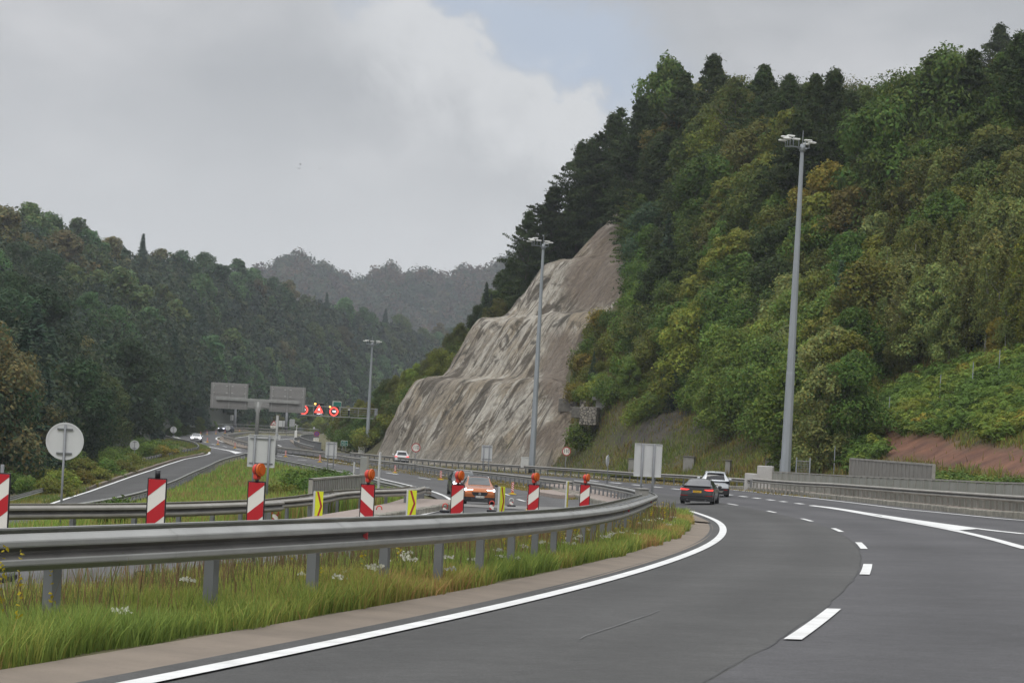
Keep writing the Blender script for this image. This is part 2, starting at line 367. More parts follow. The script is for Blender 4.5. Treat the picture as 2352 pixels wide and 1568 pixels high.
# ================================================================== roads
def opath(s0, s1, off, step=1.5, dz=0.):
    n = max(2, int(round((s1-s0)/step))+1); s = np.linspace(s0, s1, n)
    o = np.interp(s, *zip(*off)) if isinstance(off, (list, tuple)) else np.full(n, float(off))
    X, Y, _ = own(s, o); return np.stack([X, Y, H(X, Y)+dz], 1)
def two(A, B, n):
    def rs(P):
        d = np.concatenate([[0], np.cumsum(np.hypot(*np.diff(P[:, :2], axis=0).T))]); t = np.linspace(0, d[-1], n)
        return np.stack([np.interp(t, d, P[:, k]) for k in (0, 1)], 1)
    return rs(np.asarray(A)), rs(np.asarray(B))
def strip(name, A, B, m, dz, nx=6, n=None, kind='structure'):
    A = np.asarray(A, float); B = np.asarray(B, float)
    if n is None: n = max(len(A), len(B))
    a, b = (A[:, :2], B[:, :2]) if len(A) == len(B) else two(A, B, n)
    t = np.linspace(0, 1, nx+1)[None, :, None]; G = a[:, None]*(1-t)+b[:, None]*t
    Z = H(G[..., 0], G[..., 1])+dz
    o = MB().grid(np.concatenate([G, Z[..., None]], -1)).build(name, m)
    le = np.concatenate([[0], np.cumsum(np.hypot(*np.diff(G[:, 0], axis=0).T))]); U2 = np.stack(np.broadcast_arrays(t[0, :, 0][None, :], le[:, None]), -1).reshape(-1, 2)
    ul = o.data.uv_layers.new(name='UVMap'); li = np.empty(len(o.data.loops), np.int32); o.data.loops.foreach_get('vertex_index', li); ul.data.foreach_set('uv', U2[li].astype(np.float32).ravel())
    o['kind'] = kind; return o
RIGHT = [(-6, 12.6), (60, 12.2), (85, 10.6), (100, 8.9), (125, 7.9), (240, 7.6), (300, 7.3)]   # right asphalt edge
# the motorway ahead of the bend far off, traced on the road surface
medF = np.concatenate([opath(20, 225, -5.2, 3), bp(R3([(700, 374), (300, 333), (0, 300)]), .8), bp(R2([(1560, 955), (930, 885)])+R7([(905, 1395), (700, 1350), (520, 1300), (430, 1270), (400, 1250)]), .8)])
bend_r = bp(R7([(420, 1235), (510, 1220), (700, 1195), (960, 1180), (1400, 1185), (1860, 1195), (2290, 1210)]), .8)
medF = drape(smooth(np.concatenate([medF, bend_r]), 2, 3.))
strip('road_lane_near_median', opath(-6, 262, -4.15), opath(-6, 262, -.13), M['asph_l'], 0, 4)
strip('road_lane_outer', opath(-6, 262, -.13), opath(-6, 262, RIGHT), M['asph_r'], 0, 8)
farL = smooth(np.concatenate([opath(262, 300, [(262, -2.4), (300, 0.5)], 8), offs(medF[medF[:, 1] > 306], .9)]), 1, 4.)
farR = smooth(np.concatenate([opath(262, 300, [(262, 7.4), (300, 7.2)], 8), bp(R7([(2290, 1560), (2000, 1490), (1840, 1400), (1830, 1365), (1880, 1325), (2000, 1290), (2300, 1275)]), 0)+np.array([0, 0, 0])]), 1, 4.)
strip('road_far_bend', farL, farR, M['asph_l'], -.006, 5, 90)
OPL = [(15, -15.2), (60, -14.9), (75, -15.0), (160, -15.6), (215, -14.4), (262, -12.2), (300, -9.6), (335, -8.4)]
oppL = np.concatenate([opath(12, 330, OPL, 3), bp(R6([(2400, 960), (2130, 1030), (1500, 1000), (1280, 860), (1000, 760), (800, 690), (690, 650), (655, 600), (690, 560), (760, 530), (900, 505), (1090, 498), (1400, 488), (1800, 482)]))])
oppL = smooth(oppL, 1, 4.)
oppR = np.concatenate([opath(12, 215, [(12, -7.6), (90, -7.2), (160, -5.7), (215, -4.4)], 3), bp(R3([(900, 480), (500, 428), (0, 372)])), bp(R6([(2350, 905), (2000, 830), (1800, 760), (1690, 700), (1640, 660), (1700, 622), (1850, 596), (2350, 548)]))])
oppR = smooth(oppR, 1, 4.)
strip('road_oncoming', oppL, oppR, M['asph_o'], -.012, 8, 170)
rampL = smooth(np.concatenate([bp(R6([(1290, 890), (1455, 985), (1475, 1025), (1340, 1065), (700, 1185)])), bpf([(269, 1103), (200, 1126), (90, 1163), (40, 1180), (-60, 1216)], 0, 98)]), 1, 4.)
rampR = smooth(np.concatenate([bp(R6([(2350, 985), (2100, 1010)])), bpf(R2([(600, 955), (340, 1020), (180, 1112)]), 0, 150), bpf([(430, 1106), (380, 1126), (300, 1150), (200, 1180), (100, 1214)], 0, 98)]), 1, 4.)
strip('ramp_road', rampL, rampR, M['asph_l'], -.03, 6, 90)
# pale worn concrete patches on the oncoming road beside the kerb nose
strip('road_patch', opath(112, 126, -14.9, 2), opath(112, 122, -9.5, 2), M['conc_patch'], .012, 3, 8)
strip('road_patch', opath(72, 80, -14.2, 2), opath(66, 78, -9.0, 2), M['conc_patch'], .012, 3, 8)

# ---- painted lines
def line(P, w, name='lane_marking', dz=.016):
    P = smooth(P, 1, 1.2) if len(P) < 400 else P
    return strip(name, offs(P, -w/2), offs(P, w/2), M['paint'], dz, 1)
line(opath(-6, 116, -3.72, 1.), .22)
line(bp(R3([(2352, 496), (1900, 462), (1500, 430), (1200, 410)])+R3([(800, 385)])), .2)
line(opath(118, 250, 7.0, 1.5), .2)
line(opath(86, 119, [(86, 9.9), (100, 8.2), (119, 7.0)], 1.), .2)
dash = [(23.4, 29.2), (41.6, 46.8), (58.3, 64.1), (77, 81.8), (94.2, 99.2), (112.8, 116.4), (131, 135.2), (149.5, 154)]
for a, b in dash: line(opath(a-.2, b+.2, 0, .8), .17)
for a, b in [(138.5-.0, 140.6), (143.2, 145.6), (148.5, 151), (153.6, 156.4), (159.4, 162.4), (166, 169), (172.6, 175.8), (179.6, 183), (187, 190.6), (195, 199), (203.5, 208), (213, 218)]:
    line(opath(a, b, 3.75, .8), .3)
for a, b in [(132.6, 135.2)]: line(opath(a, b, 3.8, .8), .3)
g1 = bp(RB([(1375, 139), (1500, 153), (1700, 185), (2000, 228), (2180, 252), (2360, 271)])); g2 = bp(RB([(1375, 140), (1500, 156), (1700, 192), (1900, 228), (2050, 257), (2200, 292), (2370, 340)]))
line(g1, .3); line(g2, .32)
strip('gore_marking', smooth(bp(RB([(1700, 186), (1900, 214), (2150, 248)])), 1, 1.), smooth(bp(RB([(1700, 191), (1900, 227), (2045, 255)])), 1, 1.), M['paint'], .022, 3, 20)
line(bp(R3([(0, 362), (500, 420), (930, 475), (1330, 530), (1700, 585), (2050, 650), (2352, 740)])), .2)
line(bp(R4([(0, 740), (300, 800), (520, 875)])), .2)
line(bp(R3([(240, 490), (500, 550), (700, 600), (860, 650), (930, 688), (962, 716)])), .24)
line(bp(R3([(962, 765), (800, 815), (620, 862), (400, 905)])), .2)
line(bp(R3([(1570, 668), (1700, 663), (2000, 652)])), .14); line(bp(R3([(1575, 697), (1645, 716)])), .2); line(bp(R3([(1450, 645), (1497, 660)])), .16)
line(bp(R3([(642, 493), (758, 511)])), .17); line(bp(R3([(330, 437), (430, 434), (555, 434)])), .3); line(bp(R3([(345, 448), (450, 462)])), .3)
line(bp(R2([(1150, 1013), (1245, 1023)])), .2); line(bp(R2([(1440, 1055), (1550, 1068)])), .2); line(bp(R2([(920, 968), (990, 978)])), .2); line(bp(R2([(1755, 1098), (1790, 1104)])), .2)
line(bp(R2([(920, 945), (1200, 985), (1560, 1035), (1790, 1068)])), .22)
line(bp(R6([(2350, 885), (2000, 800), (1850, 755), (1710, 705), (1662, 670), (1720, 630), (1850, 608)])), .3)
line(bp(R6([(800, 665), (735, 645), (690, 615), (690, 580), (760, 545), (900, 525), (1090, 513)])), .85)
line(bp(R6([(1100, 510), (1400, 506), (1800, 497)])), .4)
for a in ([(1375, 740), (1440, 757)], [(1565, 793), (1660, 812)], [(1835, 848), (1925, 866)], [(2130, 910), (2265, 932)], [(1600, 553), (1650, 550)], [(1440, 565), (1490, 563)], [(1820, 543), (1880, 541)]): line(bp(R6(a)), .25)
line(offs(rampL, -.32), .34)
line(bp(R6([(1310, 820), (1410, 845), (1700, 897), (2000, 950), (2290, 1000)])), .34)
strip('gore_marking', bp(R6([(1800, 915), (2000, 950), (2290, 998)])), bp(R6([(1800, 925), (1980, 965), (2130, 1028)])), M['paint'], .025, 3, 12)
line(bp(R7([(640, 1312), (780, 1290), (920, 1270)])), .3); line(bp(R7([(1490, 1360), (1700, 1335), (1860, 1320)])), .3); line(bp(R7([(1540, 1250), (1860, 1249), (2180, 1248)])), .35)
line(bp(R7([(1490, 1450), (1595, 1486)])), .3); line(bp(R7([(1690, 1282), (1755, 1282)])), .25)

# worn joint between the two lanes, a scratch and a few repaired cracks
M['tar'] = mat('dark_tar_joint', (.030, .030, .031), .7, var=.25, vscale=3.)
def wobble(P, a, seed):
    N = normals(P); k = (fbm(P[:, 0], P[:, 1], 1.6, seed)-.5)*2*a; Q = P.copy(); Q[:, :2] += N*k[:, None]; return Q
def crack(P, w, seed, m='tar', dz=.010):
    P = resample(P, .25); ww = w*(.35+1.2*fbm(P[:, 0], P[:, 1], 1.1, seed+5)); Q = wobble(P, .05, seed); return strip('road_joint', offs(Q, -ww/2), offs(Q, ww/2), M[m], dz, 1)
crack(opath(8, 110, -.135, 1.), .009, 2)
M['scuff'] = mat('pale_scuff', (.14, .14, .14), .8, var=.2); crack(bp([(1335, 1468), (1400, 1443), (1460, 1422), (1515, 1402)]), .012, 9, 'scuff', .012)
# ---- kerbs and gutters
def kerb(name, P, prof, m): return struct(MB().sweep(P, prof, sm=False).build(name, m))
def seg_kerb(name, P, prof, m, gap=.03, seg=1.0):
    """kerb stones laid end to end along P, joints between them"""
    b = MB(); P = resample(P, seg)
    for a, c in zip(P[:-1], P[1:]):
        d = c-a; L = np.linalg.norm(d[:2]); j = (np.random.rand(2)-.5)*.03
        Q = np.stack([a+d*gap/2/L, a+d*(.5), c-d*gap/2/L]); Q[:, 2] += j[0]
        b.sweep(Q, [(o+j[1], z) for o, z in prof], sm=False)
        n = len(prof); o = b.n-3*(n+1)
        b.f += [[o+i for i in range(n)], [o+2*(n+1)+i for i in range(n)][::-1]]; b.m += [0]*2; b.sm += [False]*2
    return struct(b.build(name, m))
G = opath(-6, 88, -4.55, 1.2)
kerb('gutter_kerb', G, [(.52, -.1), (.50, .018), (.32, .008), (.12, .014), (-.05, .024), (-.30, .03), (-.34, -.1)], M['kerb'])
kerb('kerb_strip', opath(88, 128, [(88, -4.4), (100, -4.5), (128, -4.35)], 1.2), [(.35, -.1), (.32, .05), (-.75, .09), (-.8, -.1)], M['kerb'])
# raised, stone-edged walkways where the motorway crosses the culvert
MK = np.concatenate([bp(R4([(520, 872), (300, 815), (100, 765), (0, 742)])), bp(R3([(2300, 695), (2150, 660), (1950, 618), (1840, 590), (1800, 580)]))])[:, :3]; MK = smooth(drape(MK), 1, 1.2)
def paving(name, P, w, side):
    Q = offs(P, side*.12); E2 = offs(P, side*w); G2 = np.stack([np.concatenate([a[:, :2], H(a[:, 0], a[:, 1])[:, None]+dz], 1) for a, dz in ((Q, .205), (E2, .22))], 1)
    lo = G2[:, 1:2].copy(); lo[..., 2] -= .5; return struct(MB().grid(np.concatenate([G2, lo], 1), sm=False).build(name, M['paver']))
seg_kerb('kerb_stones', drape(offs(MK, 0)), [(.12, -.2), (.12, .21), (.08, .23), (-.13, .23), (-.15, .2), (-.15, -.2)], M['stone'])
paving('median_paving', MK, 1.9, 1)
NK = bp(R8([(1200, 1075), (1500, 1000), (1700, 925), (1850, 880), (1960, 820), (1995, 770), (1960, 690)])); NK = np.concatenate([NK, opath(104, 128, -15.2, 3)[1:]])
NK = smooth(opath(77, 128, [(77, -15.4), (90, -15.0), (104, -14.9), (128, -15.1)], 1.2), 1, 1.2)
seg_kerb('kerb_stones', drape(NK), [(.12, -.2), (.12, .21), (.08, .23), (-.13, .23), (-.15, .2), (-.15, -.2)], M['stone'])
paving('side_paving', NK, 2.4, -1)
kerb('gutter_kerb', opath(20, 78, [(20, -15.6), (60, -15.2), (78, -15.5)], 1.2), [(.2, -.1), (.2, .05), (-.1, .1), (-.3, .1), (-.3, -.1)], M['kerb'])
RK = smooth(opath(99, 180, [(99, 9.6), (106, 8.5), (125, 7.95), (180, 7.65)], 1.2), 1, 1.2)
seg_kerb('kerb_stones', drape(RK), [(.13, -.2), (.12, .24), (.08, .26), (-.1, .26), (-.15, .22), (-.15, -.2)], M['stone'])
paving('roadside_paving', RK, 2.2, 1)
kerb('gutter_kerb', drape(opath(66, 98, [(66, 12.2), (85, 11.2), (98, 9.9)], 1.5)), [(-.3, -.1), (-.25, .06), (.1, .12), (.3, .12), (.3, -.1)], M['kerb'])
seg_kerb('kerb_stones', drape(offs(rampL, .55)[8:]), [(-.25, -.1), (-.25, .2), (.12, .2), (.2, .05), (.2, -.1)], M['kerb'], .05, 2.4)
# far kerbs
kerb('kerb_strip', drape(smooth(bp(R6([(2350, 905), (2000, 825), (1810, 745), (1740, 700), (1740, 655), (1830, 625)])), 1, 3.)), [(.1, -.1), (.1, .12), (2.2, .16), (2.2, -.1)], M['kerb'])
kerb('kerb_strip', drape(smooth(bp(R6([(560, 500), (700, 485), (1090, 472), (1800, 468), (2350, 472)])), 1, 4.)), [(1.2, -.1), (1.2, .12), (-1.2, .2), (-1.2, -.1)], M['kerb'])
kerb('kerb_strip', drape(smooth(bp(R7([(2290, 1560), (2000, 1490), (1840, 1400), (1830, 1365)])), 1, 3.)), [(-.5, -.1), (-.5, .12), (1.3, .16), (1.3, -.1)], M['kerb'])

# ---- ground: one sheet, fine near the roads, reaching the horizon
def axis(a, b, s0, far, k):
    r = [0.]; st = s0
    while r[-1] < far: r.append(r[-1]+st); st = s0 if r[-1] < b else st*k
    return np.array(r)
xp = axis(0, 90, 1.5, 2600, 1.12); xs = np.concatenate([-xp[::-1][:-1], xp]); ys = np.concatenate([np.arange(-40, 420, 2.5), 420+axis(0, 200, 5, 3600, 1.12)])
GX, GY = np.meshgrid(xs, ys, indexing='ij')
cl = lambda a, lo, hi: np.clip(a, lo, hi)
GZ = H(cl(GX, -110, 60), cl(GY, -20, 700))-.17
far_ = np.clip((np.hypot(np.maximum(np.abs(GX)-90, 0), np.maximum(GY-650, 0)))/400, 0, 1); GZ = GZ*(1-far_)+(-9.)*far_
M['soil'] = mat('rough_grass_ground', (.075, .085, .028), .95, col2=(.13, .105, .05), vscale=.35, bump=.5, bscale=3, detail=8)
struct(MB().grid(np.stack([GX, GY, GZ], -1), flip=False).build('ground', M['soil']))

# ================================================================== guardrails
M['grime_shade'] = mat('grimy_shaded_steel', (.075, .074, .07), .7, .1, col2=(.14, .135, .125), vscale=1.6, detail=8)
BEAM = [(0, 0), (.012, .012), (.075, .05), (.08, .062), (.08, .095), (.075, .107), (.012, .145), (.012, .165), (.075, .203), (.08, .215), (.08, .248), (.075, .26), (.012, .298), (0, .31),
        (-.012, .305), (-.012, .29), (.06, .25), (.06, .21), (0, .17), (0, .14), (.06, .10), (.06, .06), (-.012, .02), (-.012, .005)]
def beam(b, P, side, z0, n0=0.):
    k0 = len(b.m); b.sweep(P, [(n0+side*o, z0+z) for o, z in BEAM], sm=False); n_ = len(BEAM)
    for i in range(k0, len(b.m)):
        if (i-k0) % n_ in (5, 6, 7): b.m[i] = 1      # valley of the rail: painted-in shade as well as road dirt
    J = resample(P, 4.0)
    for a, c in zip(J[1:-1], J[2:]):          # lap joints: a second skin of the profile over 0.35 m
        d = (c-a)/np.linalg.norm(c-a); Q = np.stack([a, a+d*.17, a+d*.34]); b.sweep(Q, [(n0+side*(o+.004), z0-.002+z*1.012) for o, z in BEAM[:14]], sm=False, closed=False)
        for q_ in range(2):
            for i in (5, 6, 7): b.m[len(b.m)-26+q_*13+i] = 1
def rail(name, label, P, sides, top, post_step, gap=0., spacer=0., mats=('zinc', 'zinc_dark'), group='steel guardrails along the carriageways', post_w=.12, npost=98, nspace=98, dense=None):
    P = resample(P, 1.0); o = P[len(P)//2]; t = thing(name, label, 'guardrail', o, 0, group); z0 = top-.31
    for sd in sides:
        b = MB(); beam(b, P, sd, z0, sd*gap/2); b.shift(o).build('beam', [M[mats[0]], M['grime_shade']], t)
    Q = resample(P, post_step); N = normals(Q)
    for q, n in list(zip(Q, N))[:npost]:
        for sd in (sides[0],):
            b = MB(); c = q.copy(); c[:2] += n*(0 if gap > .2 else -sides[0]*.07)
            b.box((c[0], c[1], q[2]+(top-.55)/2), (post_w, .10, top+.45), math.atan2(-n[0], n[1]), bev=.01); b.shift(o).build('post', M[mats[1]], t)
            if gap <= .5: break
    if spacer:
        Q = resample(P, spacer); N = normals(Q)
        for q, n in list(zip(Q, N))[:nspace]:
            b = MB(); b.box((q[0], q[1], q[2]+top-.10), (max(gap-.02, .1), .07, .06), math.atan2(n[1], n[0])); b.shift(o).build('spacer', M[mats[0]], t)
    return t, P
# nearest median barrier: back face follows the front face, spacers like a ladder between
f_top = np.concatenate([bp(RA([(-500, 303), (0, 283), (600, 262), (1200, 237), (2000, 205), (2352, 190)])+RB([(300, 170), (500, 145), (600, 118)]), .95)])
RT = [(-420, 1256, 305), (-200, 1241, 296), (0, 1232, 284), (300, 1222, 264), (600, 1210, 238), (900, 1198.5, 203), (1176, 1186, 163), (1326, 1176, 131), (1426, 1164, 104), (1480, 1147.5, 80)]
nearF = np.array([at_m(*q) for q in RT]); nearF[:, 2] -= .93
nx_ = opath(92, 150, [(92, -6.1), (104, -5.95), (150, -5.2)], 4.); nearF = np.concatenate([nearF, nx_, opath(153, 240, [(153, -5.2), (190, -4.8), (240, -3.6)], 4.)])
nearF = smooth(nearF, 3, 1.)
nearC = offs(nearF, -.29)
iC = int(np.argmax(nearC[:, 1] > 168))
nb, _ = rail('median_barrier', 'long double sided steel median barrier with ladder spacers, nearest the camera', nearC[:iC], (1, -1), .95, 2.67, .58, 1.6, ('zinc', 'post'), None)
for k in (9, 40, 62):
    q = nearF[k]; b = MB(); b.box((0, 0, 0), (.05, .09, .09)); r_ = b.build('reflector', M['dred'], nb); r_.location = Vector(q+np.array([.03, 0, .79]))-nb.location
rail('median_barrier', 'double sided steel median barrier running on beside the oncoming lanes below the rock face', np.concatenate([nearC[iC:], medF[(medF[:, 1] > 232) & (medF[:, 1] < 308)]]), (-1, 1), .85, 2.67, .58, 4., ('zinc_warm', 'post'), None)
mf = medF[int(np.argmax(medF[:, 1] > 306)):]
rail('median_barrier', 'double steel median barrier on the far bend, behind the row of small striped posts', mf, (1, -1), .85, 4., .84, 0, ('zinc_warm', 'post'), None)
A1 = opath(76, 345, [(76, 13.2), (92, 11.1), (103, 9.3), (125, 8.5), (180, 8.3), (222, 8.0), (300, 8.0), (345, 8.6)], 1.)
railA = np.concatenate([opath(74, 150, [(74, 13.4), (92, 10.9), (103, 9.4), (125, 8.6), (150, 8.3)], 1.), bp(R4([(2350, 660), (1750, 610), (1400, 590), (780, 560)]), .85), bp(R3([(2352, 418), (1500, 370), (700, 320), (0, 253)]), .85)])
railA = smooth(drape(railA), 2, 1.)
kA = int(np.argmax(railA[:, 1] > 172))
rail('roadside_guardrail', 'steel guardrail with closely set posts on the stone kerb in front of the concrete parapet', drape(railA[:kA], .05), (-1,), .88, 1.33, 0, 0, ('zinc_warm', 'zinc_warm'), None, .10)
rail('roadside_guardrail', 'steel guardrail along the foot of the grassy slope and the rock face', railA[kA:], (-1,), .85, 2.67, 0, 0, ('zinc_warm', 'zinc_dark'), None)
r2p = bp(R1([(50, 1212), (640, 1213), (1250, 1212), (2100, 1182)])+R2([(820, 1435), (1330, 1385), (1500, 1345), (1800, 1325), (1960, 1298)]), .85); r2p = r2p[(r2p[:, 1] < 104)]
r2f = np.array([at_m(*q) for q in [(-160, 1159, 112), (13, 1158, 106), (336, 1157, 97), (564, 1150, 85), (640, 1146, 79)]]); r2f[:, 2] -= .85
r2 = np.concatenate([r2f, r2p[r2p[:, 1] > 73], drape(opath(104, 300, [(104, -16.6), (125, -16.9), (160, -17.4), (191, -17.4), (216, -16.2), (275, -12.6), (300, -10.2)], 4.))])
r2[len(r2f):] = drape(r2[len(r2f):])
r2 = smooth(r2, 2, 1.)
k2 = int(np.argmax(r2[:, 1] > 112))
rail('island_barrier', 'rust stained double steel barrier bordering the front of the grass island', r2[:k2], (1, -1), .85, 2.67, .7, 2.2, ('zinc_warm', 'post'), None)
rail('island_barrier', 'steel barrier seen from behind along the far side of the grass island', drape(np.concatenate([r2[k2:], bp(R2([(860, 985), (700, 960), (620, 942)]), .75)])), (1, -1), .8, 2.67, .7, 4., ('zinc', 'zinc_dark'), None)
rr = smooth(np.concatenate([bpf(R2([(640, 938), (340, 1008), (180, 1095)]), .75, 150), bpf([(440, 1084), (387, 1107), (350, 1121), (309, 1133), (240, 1147), (172, 1158)], .75, 100)]), 2, 1.)
rr = drape(rr)
rail('ramp_guardrail', 'steel guardrail on the island side of the slip road, half hidden by tall grass', rr, (-1,), .8, 2.67, 0, 0, ('zinc', 'zinc_dark'), None)
rl = drape(smooth(np.concatenate([bp(R6([(330, 560), (640, 650), (1000, 700), (1200, 760), (1285, 835), (1200, 885), (600, 980), (0, 1120)]), .75), bpf([(333, 1051), (188, 1093), (107, 1119), (50, 1135), (0, 1147), (-80, 1166)], .75, 105)]), 1, 1.))
rail('ramp_guardrail', 'steel guardrail on the outer side of the slip road beside the bushes', rl, (1,), .8, 2.67, 0, 0, ('zinc', 'zinc_dark'), None)
ro = drape(smooth(bp(R6([(330, 590), (160, 540), (85, 490), (95, 450), (200, 420), (400, 410), (800, 408), (1500, 405), (2350, 415)])+R7([(1000, 1110), (1500, 1140), (2000, 1180), (2300, 1200)]), .75), 1, 2.))
rail('roadside_guardrail', 'steel guardrail along the outside of the far bend behind the dark oncoming car', offs(ro, .5), (1,), .85, 4., 0, 0, ('zinc_warm', 'zinc_dark'), None)
own_far = smooth(drape(bp(R7([(2290, 1480), (2000, 1410), (1870, 1345), (1855, 1320), (1880, 1290), (2000, 1265), (2300, 1250)]), .9)), 1, 1.5)
rail('roadside_guardrail', 'steel guardrail curling round the outside of the bend beside the no stopping sign', own_far, (-1,), .85, 2.67, 0, 0, ('zinc', 'zinc_dark'), None)

# ---- parapets and panel walls
def parapet(name, label, P, h, m, thick=.12, top=True, bar=2.0, z0=-.4, cat='parapet'):
    P = resample(P, 1.); o = P[len(P)//2]; t = thing(name, label, cat, o)
    MB().sweep(P, [(-thick/2, z0), (-thick/2, h), (thick/2, h), (thick/2, z0)], sm=False).shift(o).build('wall_panel', m, t)
    if top: MB().sweep(P, [(-.09, h+.03), (-.09, h+.1), (.09, h+.1), (.09, h+.03)], sm=False).shift(o).build('handrail', M['zinc_warm'], t)
    Q = resample(P, bar); N = normals(Q); b = MB()
    for q, n in zip(Q, N):
        b.box((q[0], q[1], q[2]+h/2), (thick+.06, .06, h+.1), math.atan2(n[1], n[0]))
    b.shift(o).build('panel_joint_grating', M['zinc_warm'], t); return t
ptop = R5([(2351, 1150), (1580, 1112), (850, 1080), (200, 1043)])
pb = np.array([railA[np.argmin(np.abs(railA[:, 1]-y))] for y in (82, 100, 116, 130, 142, 154)]); pw = []
for (x, y), yy in zip([(2430, 1108)]+ptop, (92, 103, 122, 146, 172)):
    pw.append(at(x, y, yy))
pw = np.array(pw); pw[:, 2] -= 1.05; pw = smooth(pw, 1, 1.)
parapet('bridge_parapet', 'long olive grey concrete parapet with a steel handrail behind the guardrail', pw, 1.0, M['panel'], z0=-1.6)
e = at(*R5([(160, 1100)])[0], 173); t = thing('parapet_end_block', 'pale concrete end block stepped at the far end of the long parapet', 'concrete block', (e[0], e[1], e[2]-1.6), R(-14))
MB().box((-.25, 0, 1.25), (1.1, .9, 2.5), bev=.04).build('tall_block', M['conc_w'], t); MB().box((-1.25, .1, .95), (.9, .8, 1.9), bev=.04).build('low_block', M['conc_w'], t)
# dark panel fence behind the parapet
fa = at(*R5([(858, 1085)])[0], 152); fb = at(*R5([(1572, 1112)])[0], 126); fl = np.linalg.norm(fb[:2]-fa[:2]); fz = min(fa[2], fb[2])
t = thing('panel_fence', 'grey ribbed panel fence standing behind the parapet under the red earth bank', 'fence', (fa+fb)/2-np.array([0, 0, .6]), math.atan2(*(fb-fa)[1::-1]))
b = MB(); hh = 2.15; nst = 44
for k in range(nst):
    x = -fl/2+fl*(k+.5)/nst; b.box((x, .02*(k % 2), hh/2-.6), (fl/nst*1.02, .06, hh-.05), 0, ry=0)
b.build('fence_panel', M['fence'], t); b = MB(); b.box((0, 0, hh-.58), (fl, .12, .1)); b.build('fence_cap', M['zinc_warm'], t)
for k in (-1, 1): MB().box((k*fl/2, 0, hh/2-.6), (.16, .16, hh+.1)).build('post', M['zinc_warm'], t)
# wall panel of the island near the curve and the lone upright slab
wa = at(*R8([(325, 400)])[0], 92); wb = at(*R8([(1400, 310)])[0], 112); wm = at(*R8([(900, 350)])[0], 102)
P = np.array([wa, wm, wb]); P[:, 2] -= 1.25; P = smooth(P, 1, .7)
parapet('culvert_parapet', 'short grey panelled parapet with rounded top at the edge of the grass island', P, 1.2, M['zinc'], .1, bar=.7, z0=-.9)
wc = at(834, 1108, 118); hp = 62*118/F
t = thing('upright_panel', 'lone pale grey upright panel standing at the curve of the island barrier', 'panel', wc-np.array([0, 0, .5]), R(-35))
MB().box((0, 0, hp/2+.3), (.42, .08, hp+.3), bev=.02).build('sheet', M['zinc'], t); MB().box((.23, 0, hp/2+.3), (.06, .12, hp+.34)).build('post', M['zinc_warm'], t)
# railing beyond the far bend of our carriageway
rb_ = smooth(bp(R7([(2320, 1435), (2100, 1395), (1920, 1335), (1880, 1305), (1900, 1283), (2000, 1262), (2300, 1246)]), 1.0), 1, 1.5); rb_ = drape(rb_)
def railing(name, label, P, h, step=.5):
    o = P[len(P)//2]; t = thing(name, label, 'railing', o); b = MB()
    for q in resample(P, step): b.box((q[0], q[1], q[2]+h/2), (.05, .05, h))
    b.shift(o).build('baluster_grating', M['zinc_dark'], t); P3 = P.copy(); P3[:, 2] += h
    MB().tube(P3-o, .06, 6).build('handrail', M['zinc'], t); return t
railing('bridge_railing', 'dark steel bridge railing sweeping round beside the no stopping sign', offs(rb_, .8), 1.25)
railing('bridge_railing', 'dark steel railing behind the outermost guardrail of the far bend', offs(ro, -1.2), 1.55, 1.)
# ================================================================== hillsides
# foot line of the right-hand hill (t = distance along it, d = distance to its right)
FOOT = np.concatenate([opath(20, 315, [(20, 17), (70, 15.5), (100, 11.8), (130, 10.2), (300, 10.2), (315, 10.6)], 5), np.array([(-20.5, 338, 0), (-25.5, 366, 0), (-29, 395, 0), (-32, 430, 0), (-33, 480, 0), (-30, 560, 0)], float)])
FOOT = drape(smooth(FOOT, 2, 2.)); FT = np.concatenate([[0], np.cumsum(np.hypot(*np.diff(FOOT[:, :2], axis=0).T))])+20.; FN = normals(FOOT)
RD = [-.2, .4, 1.2, 5.6, 6.4, 9.4, 10.4, 14.4, 15.2, 18.4, 19.4, 23.4, 24.2, 27.3, 33.5, 37]
RZ = [-.6, .5, 2.1, 10.3, 10.75, 11.1, 12.2, 19.2, 19.6, 20.0, 21.2, 27.9, 28.3, 28.7, 36.9, 41.2]
SLT = [20, 100, 150, 200, 250, 300, 345, 420, 560]; SLK = [.46, .50, .56, .66, .86, 1.03, 1.03, .90, .6]; DMX = [74, 76, 80, 74, 64, 60, 56, 46, 34]
def foot(t):
    n = [np.interp(t, FT, FN[:, k]) for k in (0, 1)]; return [np.interp(t, FT, FOOT[:, k]) for k in (0, 1, 2)]+n
def hz(t, d):
    k = np.interp(t, SLT, SLK); dm = np.interp(t, SLT, DMX); lead = np.interp(t, [100, 130, 170, 240, 260], [4.2, 3.2, 2.0, 1.2, .3])
    e = np.maximum(d-lead, 0); e = e-.5*(1-np.exp(-e/.8)); m = np.maximum(dm-lead, 1)
    r = np.where(e < m, e, m+(e-m)*.12)
    rock = np.interp(t, [238, 262, 340, 352], [0, 1, 1, 0])
    z = k*r+(fbm(t, d, 14, 3)-.5)*np.clip(d/6, 0, 1)*2.2
    return z*(1-rock)+(np.interp(d, RD, RZ)-1.1+np.maximum(d-37, 0)*.25-np.clip(d-2, 0, 1)*.5)*rock
def hill_pt(t, d):
    t = np.asarray(t, float); d = np.asarray(d, float); X, Y, Z, nx, ny = foot(t)
    return np.stack([X+nx*d, Y+ny*d, Z+hz(t, d)], -1)
def to_px(P):
    u = P[..., 0]/P[..., 1]*F; v = -P[..., 2]/P[..., 1]*F
    return np.stack([PP[0]+_c*u-_s*v, PP[1]+_s*u+_c*v], -1)
tg = np.arange(20, 552, 2.5); dg = np.concatenate([np.arange(0, 12, .8), np.arange(12, 50, 1.8), np.arange(50, 200, 9)])
TT, DD = np.meshgrid(tg, dg, indexing='ij')
